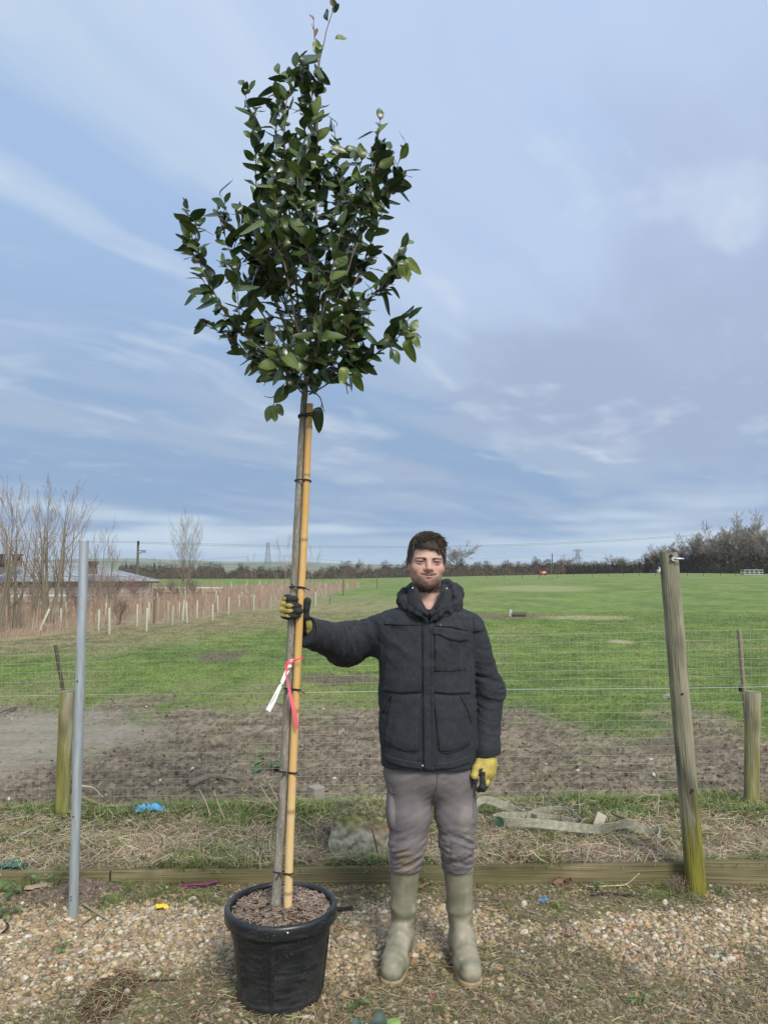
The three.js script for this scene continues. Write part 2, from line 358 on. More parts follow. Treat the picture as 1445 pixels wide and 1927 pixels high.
// ---------------------------------------------------------------- the field, out past the hedges to the hills' foot
function fieldColor(x, D) {
  const m = mudShare(x, D), n = fbm(x * 0.35, D * 0.22, 2, 4), f = fbm(x * 2.2, D * 1.6, 6, 4), q = noise(x * 11, D * 11, 3);
  let grass = mix3([0.068, 0.118, 0.013], [0.150, 0.212, 0.034], clamp(0.5 + 1.1 * n + 1.5 * f + 0.3 * q + 0.7 * fbm(x * 0.8, D * 2.4, 17, 3)));
  grass = mix3(grass, [0.21, 0.205, 0.08], 0.6 * ss(0.1, 0.45, fbm(x * 0.5 + 30, D * 0.16, 1, 4) + 0.10 * ss(30, 12, D)));
  grass = mix3(grass, [0.165, 0.195, 0.055], 0.5 * ss(60, 105, D) * ss(-8, 6, x));
  let earth = mix3([0.055, 0.041, 0.026], [0.225, 0.182, 0.126], clamp(0.45 + 1.3 * fbm(x * 3.1, D * 4.6, 3, 5) + 0.9 * noise(x * 19, D * 27, 3) + 0.7 * noise(x * 43, D * 55, 8)));
  earth = mix3(earth, [0.255, 0.225, 0.18], 0.85 * smoothMud(x, D) * clamp(0.75 + 0.8 * fbm(x * 1.6, D * 3.4, 5, 4)));
  let c = mix3(grass, earth, clamp(m * (1.0 + 0.6 * f) - 0.9 * ss(0.1, 0.5, fbm(x * 1.7 + 4, D * 1.2, 11, 4)) * ss(5.6, 7.5, D)));
  const p = plantation(x, D);
  c = mix3(c, mix3([0.19, 0.13, 0.088], [0.29, 0.225, 0.15], clamp(0.5 + 1.4 * f)), p * 0.92);
  const ep = x - plantationEdge(Math.max(D, 15.1)), dry = ss(0.34 * D, 0.06 * D, ep) * ss(12.5, 16, D) * ss(60, 26, D); c = mix3(c, mix3([0.17, 0.13, 0.08], [0.27, 0.22, 0.11], clamp(0.5 + 1.6 * f)), 0.9 * dry * clamp(0.95 + f * 1.8));
  for (const [cx, cd, rx, rd, col] of patches) { const w = ss(1.1, 0.55, Math.hypot((x - cx) / rx, (D - cd) / rd) + 0.9 * f); if (w) c = mix3(c, col, 0.85 * w); }
  return c;
}
const patches = [[-0.62, 11.3, 0.75, 0.8, [0.12, 0.088, 0.06]], [4.35, 27.3, 2.2, 1.7, [0.15, 0.105, 0.068]], [6.9, 26.3, 1.7, 1.3, [0.31, 0.28, 0.14]], [5.3, 17.4, 0.3, 0.5, [0.34, 0.3, 0.17]], [2.55, 6.7, 0.5, 0.4, [0.1, 0.075, 0.05]], [-0.9, 24, 0.6, 1.4, [0.13, 0.1, 0.06]], [-3.0, 14.4, 0.6, 1.0, [0.12, 0.1, 0.06]], [12, 62, 5, 9, [0.235, 0.235, 0.09]]];
const rowD = (t) => 4.86 * (168 / 4.86) ** t;
mesh('field', sheet((s, D) => (s * 2 - 1) * (0.86 * D + 1.6), null, 620, (t, s) => { const D = rowD(t); return D; }, null, 600, (x, D) => (D < fenceZ(x) ? groundY(x, -fenceZ(x)) - 0.035 : groundY(x, -D)) - barnDip(x, D), null, fieldColor), painted(1)).userData.kind = 'structure';
function barnDip(x, D) { return 1.0 * ss(33, 41, D) * ss(-11, -14, x) * ss(75, 62, D); }
const groundAt = (x, z) => groundY(x, z) - barnDip(x, -z);

// ---------------------------------------------------------------- hills
{
  const hillY = (x, D) => {
    const a = x / D, r = ss(168, 900, D);
    return fieldLevel(a * 168, 168) * (1 - ss(168, 420, D)) - 5 * ss(200, 500, D) + r * (21 + 13 * Math.exp(-(((a + 0.36) / 0.17) ** 2)) + 6 * Math.exp(-(((a + 0.12) / 0.07) ** 2)) + 7 * fbm(a * 5 + 3, D * 0.0012, 2, 3)) * ss(300, 1750, D);
  };
  const hillC = (x, D) => {
    const a = x / D, cell = fbm(a * 22, Math.floor(D / 130) * 0.9 + a * 3, 7, 2), n = fbm(x * 0.01, D * 0.01, 3, 4);
    let c = mix3([0.10, 0.16, 0.06], [0.21, 0.21, 0.12], clamp(0.5 + 2.2 * cell));
    return mix3(c, [0.045, 0.045, 0.035], ss(0.12, 0.3, Math.abs(n) + 0.25 * ss(0.03, 0.0, Math.abs((D / 130) % 1 - 0.5))));
  };
  mesh('hills', sheet((s, D) => (s * 2 - 1) * 0.95 * D, null, 260, (t) => 166 * (2600 / 166) ** t, null, 90, hillY, null, hillC), painted(1)).userData.kind = 'structure';
}
// ---------------------------------------------------------------- weathered wood
const woodTex = tex(512, 1024, (u, v) => { // grain runs along v
  const w = 0.04 * fbm(u * 3, v * 2, 5, 3), g = fbm((u + w) * 46, v * 3.2, 1, 4), h = noise((u + w) * 120, v * 7, 2), s = fbm(u * 5, v * 4, 9, 4);
  return mix3([0.62, 0.60, 0.52], [1, 1, 0.96], clamp(0.55 + 0.9 * g + 0.3 * h)).map((k) => k * clamp(0.85 + 0.8 * s, 0.35, 1.15));
});
const woodBump = tex(512, 1024, (u, v) => { const w = 0.04 * fbm(u * 3, v * 2, 5, 3), g = clamp(0.5 + fbm((u + w) * 46, v * 3.2, 1, 4) + 0.3 * noise((u + w) * 120, v * 7, 2)); return [g, g, g]; }, false);
const weathered = painted(0.92, { map: woodTex, bumpMap: woodBump, bumpScale: 0.004 });

function roundPost(pts, radii, paint, sides = 28, lumps = 0.03) { // a post with a slightly uneven round section, rings along its length
  const b = new MB(), n = 40, c = new THREE.CatmullRomCurve3(pts);
  const P = []; for (let k = 0; k <= n; k++) P.push(c.getPoint(k / n));
  const r = (k) => lerp(radii[0], radii[1], k / n);
  let prev = null; const L = c.getLength();
  for (let k = 0; k <= n; k++) {
    const ring = [];
    for (let s = 0; s <= sides; s++) {
      const a = (s / sides) * Math.PI * 2, rr = r(k) * (1 + lumps * fbm(Math.cos(a) * 1.3 + 4, Math.sin(a) * 1.3, k * 0.12, 3)) * (k === n ? 0.94 : 1);
      const q = V(P[k].x + Math.cos(a) * rr, P[k].y, P[k].z + Math.sin(a) * rr);
      ring.push(b.vert(q, paint(q, k / n, a), s / sides, (k / n) * L));
    }
    if (prev) for (let s = 0; s < sides; s++) b.quad(prev[s], ring[s], ring[s + 1], prev[s + 1]);
    prev = ring;
  }
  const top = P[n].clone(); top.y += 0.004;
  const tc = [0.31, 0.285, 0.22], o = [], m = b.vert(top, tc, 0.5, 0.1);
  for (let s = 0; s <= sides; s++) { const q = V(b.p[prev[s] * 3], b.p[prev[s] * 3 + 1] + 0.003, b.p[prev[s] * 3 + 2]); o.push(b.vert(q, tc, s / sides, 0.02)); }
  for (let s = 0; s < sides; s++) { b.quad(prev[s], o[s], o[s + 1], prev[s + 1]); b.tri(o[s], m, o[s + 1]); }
  return b.geo();
}
const dark = std([0.012, 0.011, 0.01], 0.8), steel = phys([0.55, 0.57, 0.58], 0.38, { metalness: 0.9 });

// tall leaning post in front of the boards on the right
{
  const base = V(1.59, -0.25, -3.90), foot = onGround(1310, 1682), top = at(1257, 1040, foot.z * -1 - 0.02);
  foot.y = 0;
  const dir = top.clone().sub(foot).normalize(), low = foot.clone().addScaledVector(dir, -0.2);
  const t = thing('fence_post', 'tall leaning round wooden post with a bolt through its top', 'post', V(foot.x, 0, foot.z));
  const rel = (v) => v.clone().sub(t.position);
  const H = top.y;
  const paint = (q, k, a) => {
    const y = q.y, n = fbm(Math.cos(a) * 1.4, y * 2.2, Math.sin(a) * 1.4 + 3, 4), m = fbm(Math.cos(a) * 3 + 8, y * 7, Math.sin(a) * 3, 3);
    let c = mix3([0.245, 0.235, 0.17], [0.37, 0.35, 0.275], clamp(0.5 + 1.4 * n));
    c = mix3(c, [0.20, 0.215, 0.11], 0.75 * ss(0.0, 0.35, n + 0.12 * Math.cos(a * 2)));
    c = mix3(c, [0.24, 0.225, 0.03], ss(0.62, 0.32, y + 0.5 * m - 0.16 * Math.cos(a + 0.4)));             // yellow green algae at the foot
    c = mix3(c, [0.06, 0.065, 0.045], 0.85 * ss(0.24, 0.04, Math.abs(y - 0.58 + 0.18 * Math.cos(a - 0.8)) + 0.7 * Math.abs(m)) * ss(-0.2, 0.6, Math.sin(a)));
    c = mix3(c, [0.07, 0.068, 0.055], 0.6 * ss(0.18, 0.40, fbm(Math.cos(a) * 2 + 2, y * 3.2 + 9, Math.sin(a) * 2, 4)));
    return c;
  };
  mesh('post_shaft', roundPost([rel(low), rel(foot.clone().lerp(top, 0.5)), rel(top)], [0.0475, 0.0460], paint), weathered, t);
  const bolt = new MB(), by = at(1264, 1052, -top.z - 0.046);
  const b0 = rel(by);
  bolt.tube([b0.clone().add(V(-0.002, 0, -0.02)), b0.clone().add(V(0.006, 0, 0.012)), b0.clone().add(V(0.028, 0.001, 0.022)), b0.clone().add(V(0.052, 0.001, 0.012))], 0.0052, 8);
  bolt.add(new THREE.CylinderGeometry(0.011, 0.011, 0.006, 12).rotateX(Math.PI / 2).translate(b0.x + 0.003, b0.y, b0.z + 0.01));
  mesh('bolt', bolt.geo(), steel, t);
  const ins = new MB(), i0 = rel(at(1239, 1073, -top.z + 0.01));
  ins.add(new THREE.SphereGeometry(0.018, 12, 10).scale(0.55, 1, 0.8).translate(i0.x, i0.y, i0.z));
  mesh('insulator', ins.geo(), std([0.75, 0.77, 0.76], 0.4), t);
  const holes = [[1262, 1046, 0.007], [1243, 1069, 0.006], [1283, 1306, 0.006], [1302, 1487, 0.007], [1299, 1491, 0.005]];
  for (const [px, py, r] of holes) {
    const f = (py - 1040) / 640, cx = lerp(top.x, foot.x, f), cz = lerp(top.z, foot.z, f), rr = lerp(0.046, 0.0472, f);
    const q = at(px, py, -cz - rr), dx = q.x - cx, zz = Math.sqrt(Math.max(1e-5, rr * rr - dx * dx));
    mesh('bolt_hole', new THREE.CylinderGeometry(r, r, 0.012, 10).rotateX(Math.PI / 2).translate(q.x - t.position.x, q.y, cz + zz - t.position.z - 0.002), dark, t);
  }
}
// galvanised tube on the left
{
  const foot = onGround(138, 1728), top = at(159, 1017, -foot.z + 0.0);
  const t = thing('metal_post', 'galvanised steel tube standing upright in the gravel left of the pot', 'post', V(foot.x, 0, foot.z));
  const g = new THREE.LatheGeometry([[0.0185, 1.5], [0.0185, top.y - 0.0], [0.0205, top.y + 0.001], [0.0215, top.y - 0.002], [0.0215, -0.2]].map(([r, y]) => new THREE.Vector2(r, y)), 28);
  const p = g.attributes.position, c = [], uvs = [];
  for (let k = 0; k < p.count; k++) { const y = p.getY(k); p.setX(k, p.getX(k) + ((top.x - foot.x) * y) / top.y); }
  g.computeVertexNormals();
  const zinc = tex(256, 1024, (u, v) => { const n = fbm(u * 6, v * 40, 2, 4), s = noise(u * 26, v * 130, 5), d = ss(0.24, 0.4, fbm(u * 4, v * 24, 8, 4)); return mix3(mix3([0.29, 0.33, 0.36], [0.43, 0.47, 0.50], clamp(0.5 + n + 0.35 * s)), [0.6, 0.62, 0.63], 0.5 * d); });
  mesh('tube', g, std([1, 1, 1], 0.5, { map: zinc, metalness: 0.45 }), t);
  for (const [f, r] of [[0.38, 0.004], [0.735, 0.004], [0.94, 0.003], [0.945, 0.0025], [0.95, 0.003]]) {
    const y = top.y * (1 - f); mesh('drill_hole', new THREE.CylinderGeometry(r, r, 0.004, 8).rotateX(Math.PI / 2).translate(((top.x - foot.x) * y) / top.y - (f > 0.9 ? 0.003 : 0.004), y, 0.0205), dark, t);
  }
}

// ---------------------------------------------------------------- edging boards
{
  const boards = [[-6, -1.372, 0.076, 0.076, 'green stained edging board left of the steel tube and its joint'], [-1.362, 1.568, 0.080, 0.118, 'long edging board running behind the pot and the boots'], [1.578, 6, 0.125, 0.128, 'edging board on the right, behind the leaning post']];
  for (const [x0, x1, h0, h1, label] of boards) {
    const b = new MB(), n = 60, y0 = -0.12, th = 0.036;
    const prof = [[y0, 0], [1, 0], [1, 1], [y0, 1]];
    const paint = (x, y, f) => {
      const s = fbm(x * 2.2, y * 12, f + 2, 4), q = fbm(x * 7, y * 30, f, 3);
      let c = mix3([0.135, 0.11, 0.06], [0.25, 0.215, 0.13], clamp(0.5 + 1.7 * s + 0.5 * q));
      c = mix3(c, [0.105, 0.105, 0.035], 0.5 * ss(0.05, 0.35, fbm(x * 1.5 + 7, y * 6, 4, 4) + 0.2));
      return mix3(c, [0.055, 0.05, 0.035], 0.6 * ss(0.2, 0.42, fbm(x * 3.1 + 3, y * 22, 6, 4)));
    };
    const rows = 5; let pr = null;
    for (let i = 0; i <= n; i++) {
      const s = i / n, x = lerp(x0, x1, s), top = lerp(h0, h1, s) + 0.003 * fbm(x * 4, 1, 1, 3), w = 0.004 * fbm(x * 1.3, 4, 2, 2), z = -BOARD_Z + 0.018 + w;
      const ring = [];
      for (let r = 0; r <= rows; r++) { const y = lerp(y0, top - 0.004, r / rows); ring.push(b.vert(V(x, y, z), paint(x, y, 0), y * 1.6, x * 0.5)); }
      ring.push(b.vert(V(x, top, z - 0.004), paint(x, top, 1), top * 1.6, x * 0.5));
      ring.push(b.vert(V(x, top, z - th + 0.004), paint(x, top + 0.03, 1), top * 1.6 + 0.05, x * 0.5));
      ring.push(b.vert(V(x, top - 0.004, z - th), paint(x, top, 0), 0, x * 0.5)); ring.push(b.vert(V(x, y0, z - th), paint(x, y0, 0), 0.2, x * 0.5));
      if (pr) for (let r = 0; r < ring.length - 1; r++) b.quad(pr[r], ring[r], ring[r + 1], pr[r + 1]);
      if (i === 0 || i === n) { const a = ring.map((q) => b.vert(V(b.p[q * 3], b.p[q * 3 + 1], b.p[q * 3 + 2]), [0.12, 0.1, 0.06], 0.1, 0.1)); for (let r = 0; r < 4; r++) i ? b.quad(a[r], a[8 - r], a[7 - r], a[r + 1]) : b.quad(a[r + 1], a[7 - r], a[8 - r], a[r]); }
      pr = ring;
    }
    tag(mesh('edging_board', b.geo(), weathered), label, 'board');
  }
}

// ---------------------------------------------------------------- wire fence behind the bank
{
  const gx = (px, D) => ((px - 722.5) / FOCAL) * D;
  const fence = thing('wire_fence', 'wire netting fence on short round posts with thin stakes', 'fence', V(0, 0, -5));
  const rel = (v) => v.clone().sub(fence.position);
  const postAt = (px, py0, py1, r0, r1, yellow) => {
    const foot = onGround(px[0], py0, 0.09), top = at(px[1], py1, -foot.z);
    const paint = (q, k, a) => {
      const n = fbm(Math.cos(a) * 1.6 + px[0], q.y * 3.2, Math.sin(a) * 1.6, 4);
      let c = mix3([0.27, 0.245, 0.175], [0.38, 0.35, 0.27], clamp(0.5 + 1.5 * n));
      c = mix3(c, [0.27, 0.27, 0.05], 0.85 * clamp(yellow * ss(1.0, 0.1, k + 0.9 * n) + (yellow > 0.8 ? 0.85 * ss(0.35, -0.5, Math.cos(a) + 0.3 * n) : 0)));
      return mix3(c, [0.08, 0.075, 0.05], 0.6 * ss(0.22, 0.42, fbm(Math.cos(a) * 3, q.y * 4 + 5, Math.sin(a) * 3, 4)));
    };
    const low = foot.clone().add(foot.clone().sub(top).multiplyScalar(0.25));
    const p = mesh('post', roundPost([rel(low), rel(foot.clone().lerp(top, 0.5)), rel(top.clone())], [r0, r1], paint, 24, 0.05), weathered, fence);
    return [p, foot, top];
  };
  const [lp] = postAt([117, 127], 1537, 1301, 0.041, 0.044, 1);
  const [rp] = postAt([1413, 1416], 1524, 1302, 0.044, 0.048, 0.75);
  for (const [px, py, D] of [[123, 1320, 4.87], [121, 1358, 4.87]]) mesh('nail_hole', new THREE.CylinderGeometry(0.005, 0.005, 0.01, 8).rotateX(Math.PI / 2).translate(...rel(at(px, py, D)).toArray()), dark, fence);
  for (const [px, py, D] of [[1421, 1327, 5.03], [1422, 1366, 5.03]]) mesh('nail_hole', new THREE.CylinderGeometry(0.005, 0.005, 0.01, 8).rotateX(Math.PI / 2).translate(...rel(at(px, py, D)).toArray()), dark, fence);
  const stake = (a, b, w, col) => { const m = new MB(); m.tube([rel(a), rel(a.clone().lerp(b, 0.5)), rel(b)], w, 5, (q) => mix3(col, col.map((k) => k * 0.5), clamp(0.5 + fbm(q.x * 20, q.y * 9, q.z * 20, 3)))); mesh('stake', m.geo(), painted(0.95), fence); };
  stake(at(127, 1345, 4.99), at(105, 1213, 5.03), 0.0125, [0.10, 0.09, 0.05]);
  stake(at(1404, 1360, 5.13), at(1390, 1185, 5.15), 0.0145, [0.33, 0.27, 0.19]);
  // netting: line wires and droppers, sagging and pulled out of true
  const wire = new MB(), wc = (q) => mix3([0.36, 0.39, 0.36], [0.46, 0.45, 0.40], clamp(0.5 + 2 * noise(q.x * 1.7, q.y * 5, 3)));
  const topY = (x) => 1.15 + 0.018 * x + 0.012 * noise(x * 1.4, 5) - 0.02 * ss(-2, -3, x), Y0 = 0.07;
  const node = (x, t, row) => { const g = x + 0.012 * fbm(x * 0.8, row * 0.35, 3, 3) + 0.02 * (t - 0.5) * noise(x * 0.5, 2, 2); const y = lerp(Y0, topY(x), t) + 0.007 * fbm(x * 1.3, row * 0.8, 9, 3); return rel(V(g, y, -fenceZ(x) + 0.005 + 0.02 * fbm(x * 0.7, t * 2, 4, 3))); };
  const rows = []; for (let y = 0; y <= 0.80; y += 0.053) rows.push(y / 1.08); for (let y = 0.845; y <= 1.081; y += 0.0585) rows.push(y / 1.08);
  for (let r = 0; r < rows.length; r++) { const pts = []; for (let x = -4.2; x <= 4.2; x += 0.12) pts.push(node(x, rows[r], r)); wire.tube(pts, r > 14 ? 0.0010 : 0.0008, 3, wc, false); }
  for (let x = -4.15; x <= 4.2; x += 0.0515) {
    const pts = []; for (let r = 0; r < rows.length; r += 1) pts.push(node(x, rows[r], r)); wire.tube(pts, 0.00075, 3, wc, false);
  }
  tag(mesh('netting', wire.geo(), painted(0.5, { metalness: 0.35 }), fence), null, null, null, 'stuff');
  const line = new MB(); const lpts = []; for (let x = -4.2; x <= 4.2; x += 0.2) lpts.push(rel(V(x, lerp(0.802, 0.832, (x + 2) / 4.4) + 0.006 * noise(x * 0.8, 1), -fenceZ(x) + 0.052)));
  line.tube(lpts, 0.0016, 5); mesh('line_wire', line.geo(), std([0.42, 0.45, 0.42], 0.5, { metalness: 0.3 }), fence);
  const ins = new MB(); const ip = rel(at(1392, 1296, 5.1)); ins.add(new THREE.CapsuleGeometry(0.011, 0.018, 4, 10).translate(ip.x, ip.y, ip.z));
  mesh('insulator', ins.geo(), std([0.015, 0.015, 0.016], 0.4), fence);
  const tail = new MB(), tp = rel(at(1253, 1309, 4.96)), tr = rng(3); for (let k = 0; k < 5; k++) tail.tube(curve([0, 1, 2, 3, 4].map(() => tp.clone().add(V((tr() - 0.5) * 0.05, (tr() - 0.5) * 0.035, (tr() - 0.5) * 0.03))), 14), 0.002, 4);
  mesh('wire_tie', tail.geo(), std([0.4, 0.42, 0.42], 0.5, { metalness: 0.5 }), fence);
}
// ---------------------------------------------------------------- the pot and its mulch
const POT = V(-0.387, 0, -3.0);
{
  const t = thing('plant_pot', 'large black ribbed plastic nursery pot with a rolled rim', 'pot', POT.clone().setY(-0.006));
  const S = 220, prof = []; // outer wall, bottom to rim, then down inside
  const wall = [[0.0, 0.0], [0.148, 0.0], [0.158, 0.011], [0.163, 0.047], [0.176, 0.16], [0.187, 0.26], [0.191, 0.283]];
  for (let k = 0; k < wall.length; k++) prof.push([...wall[k], 1]);
  const lip = [[0.193, 0.284], [0.206, 0.285], [0.2095, 0.289], [0.2105, 0.308], [0.2095, 0.326], [0.205, 0.334], [0.197, 0.337], [0.190, 0.333], [0.187, 0.321], [0.186, 0.283], [0.182, 0.24], [0.0, 0.235]];
  const fineProf = [], smooth = (list, w, n) => { for (let k = 0; k < list.length - 1; k++) for (let j = 0; j < n; j++) fineProf.push([lerp(list[k][0], list[k + 1][0], j / n), lerp(list[k][1], list[k + 1][1], j / n), w]); fineProf.push([...list[list.length - 1], w]); };
  smooth(wall, 1, 5);
  const b = new MB(); let prev = null;
  const rim = new MB();
  const lathe = (mb, list, ribs) => { let pr = null; for (const [r, y] of list) { const ring = []; for (let s = 0; s <= S; s++) { const a = (s / S) * Math.PI * 2; let rr = r;
      if (ribs && y > 0.004) { const panel = Math.abs(((a / (Math.PI * 2)) * 8 + 0.06) % 1 - 0.5) * 2; rr += (y < 0.23 ? -0.0055 * ss(0.9, 0.82, panel) * ss(0.23, 0.223, y) * ss(0.03, 0.05, y) : 0) + 0.0006 * fbm(a * 3, y * 9, 1, 2); if (y < 0.03) rr -= 0.006 * ss(0.0, 1, Math.cos(a * 8)) * ss(0.03, 0.01, y); }
      else if (!ribs) rr += 0.0008 * fbm(a * 4, y * 20, 2, 2) ;
      ring.push(mb.vert(V(Math.sin(a) * rr, y, Math.cos(a) * rr), [1, 1, 1], (s / S) * 1.3, y)); }
      if (pr) for (let s = 0; s < S; s++) mb.quad(pr[s], pr[s + 1], ring[s + 1], ring[s]); pr = ring; } };
  lathe(b, fineProf, true); lathe(rim, lip, false);
  const scuff = tex(1024, 512, (u, v) => { // dust, soil splashes and scratches on the black plastic
    const d = fbm(u * 9, v * 26, 2, 6), sp = ss(0.42, 0.55, noise(u * 190, v * 110, 4)) * ss(0.05, 0.3, fbm(u * 12, v * 9, 8, 3) + 0.12), dust = ss(0.05, 0.5, d + 0.25 * ss(0.24, 0.02, v * 0.5) + 0.12), sc = ss(0.44, 0.5, noise(u * 24 + v * 6, v * 150, 9));
    let c = mix3([0.0085, 0.0105, 0.0135], [0.040, 0.042, 0.041], 0.55 * dust);
    c = mix3(c, [0.20, 0.185, 0.155], 0.75 * sp); return mix3(c, [0.08, 0.085, 0.09], 0.3 * sc);
  });
  scuff.repeat.set(1, 2);
  const plastic = phys([1, 1, 1], 0.42, { map: scuff });
  mesh('pot_body', b.geo(), plastic, t); mesh('pot_rim', rim.geo(), phys([1, 1, 1], 0.36, { map: scuff }), t);
  const seam = new MB(); seam.tube([V(-0.012, 0.286, 0.2098), V(-0.0125, 0.308, 0.2108), V(-0.012, 0.327, 0.2095)], 0.0009, 4); mesh('mould_seam', seam.geo(), std([0.006, 0.007, 0.008], 0.5), t);
  mesh('price_dot', new THREE.SphereGeometry(0.0035, 10, 8).translate(0.05, 0.318, 0.2035), std([0.6, 0.58, 0.55], 0.5), t);
  // mulch
  const m = thing('mulch', 'shredded bark mulch filling the black pot', 'mulch', POT.clone().setY(0.297)); m.userData.kind = 'stuff';
  const soil = new MB(); { const R = 40, A = 72; let pr = null; const c0 = soil.vert(V(0, 0.02, 0), [0.06, 0.035, 0.024]); for (let k = 1; k <= R; k++) { const ring = []; for (let s = 0; s < A; s++) { const a = (s / A) * Math.PI * 2, r = (k / R) * 0.187, x = Math.cos(a) * r, z = Math.sin(a) * r; ring.push(soil.vert(V(x, 0.014 - 0.012 * (k / R) ** 2 + 0.02 * fbm(x * 26, z * 26, 3, 4), z), mix3([0.045, 0.026, 0.018], [0.12, 0.075, 0.05], clamp(0.5 + 1.6 * fbm(x * 30, z * 30, 5, 3))))); } for (let s = 0; s < A; s++) pr ? soil.quad(pr[s], pr[(s + 1) % A], ring[(s + 1) % A], ring[s]) : soil.tri(c0, ring[(s + 1) % A], ring[s]); pr = ring; } }
  mesh('soil', soil.geo(), painted(1), m).userData.kind = 'stuff';
  const r = rng(21), sh = new MB();
  for (let k = 0; k < 2600; k++) {
    const a = r() * 6.283, q = Math.sqrt(r()) * 0.18, x = Math.cos(a) * q, z = Math.sin(a) * q, L = 0.008 + r() * 0.022, w = 0.0012 + r() * 0.0026, ya = r() * 6.283, tilt = (r() - 0.4) * 0.8, y = 0.02 - 0.012 * (q / 0.187) ** 2 + 0.02 * fbm(x * 26, z * 26, 3, 4) + r() * 0.009;
    const bare = fbm(x * 9 + 2, z * 9, 12, 3) + (z > 0.08 ? 0.25 : 0); if (bare > 0.2 && r() < 0.7) continue;
    const s = 0.45 + 0.75 * r(), col = mix3([0.20, 0.145, 0.105], [0.40, 0.325, 0.265], r() ** 1.6).map((k) => k * s);
    sh.box(x, y, z, L, 0.0012 + r() * 0.0015, w, col, 0, [0, ya, tilt]);
  }
  mesh('bark_shreds', sh.geo(true), painted(0.95), m).userData.kind = 'stuff';
}

// ---------------------------------------------------------------- tree: trunk, limbs, leaves
const trunkPts = [[518, 1708], [523, 1640], [531, 1520], [537, 1400], [544, 1280], [550, 1160], [555, 1080], [560, 980], [564, 900], [568, 820], [572, 760], [574, 735]].map(([x, y]) => at(x, y, 3.0));
const canePts = [[541.5, 1713], [545, 1600], [551, 1450], [557.5, 1300], [564, 1160], [570, 1060], [575, 950], [579, 850], [583.5, 760]].map(([x, y]) => at(x, y, 2.985));
const barkTex = tex(256, 1024, (u, v) => { const n = fbm(u * 5, v * 9, 1, 5), l = fbm(u * 22, v * 60, 3, 3), s = ss(0.3, 0.42, noise(u * 14, v * 46, 7)); return mix3(mix3([0.14, 0.125, 0.10], [0.25, 0.235, 0.195], clamp(0.5 + 1.3 * n + 0.4 * l)), [0.36, 0.36, 0.32], 0.5 * s); });
const barkBump = tex(256, 1024, (u, v) => { const g = clamp(0.5 + 0.7 * fbm(u * 8, v * 70, 3, 4) + 0.3 * fbm(u * 30, v * 24, 4, 3)); return [g, g, g]; }, false);
const bark = std([1, 1, 1], 0.85, { map: barkTex, bumpMap: barkBump, bumpScale: 0.002 });
const twigMat = painted(0.8);
const tree = thing('young_tree', 'tall slim evergreen tree with glossy dark leaves growing in the black pot', 'tree', POT.clone().setY(0.32));
const relTree = (v) => v.clone().sub(tree.position);
{
  const P = new THREE.CatmullRomCurve3(trunkPts).getPoints(60), wob = P.map((p, k) => relTree(p).add(V(0.0025 * noise(k * 0.23, 1), 0, 0.003 * noise(k * 0.23, 9))));
  const b = new MB(); b.tube(wob, wob.map((_, k) => lerp(0.0185, 0.0125, k / 60) * (1 + 0.06 * noise(k * 0.7, 3)) + (k < 2 ? 0.003 : 0)), 18);
  for (let k = 4; k < 56; k += 5) { const p = wob[k], a = k * 2.4; b.add(new THREE.SphereGeometry(0.006, 8, 6).scale(1, 1.5, 1).translate(p.x + Math.cos(a) * 0.012, p.y, p.z + Math.sin(a) * 0.012)); }
  mesh('trunk', b.geo(), bark, tree);
}
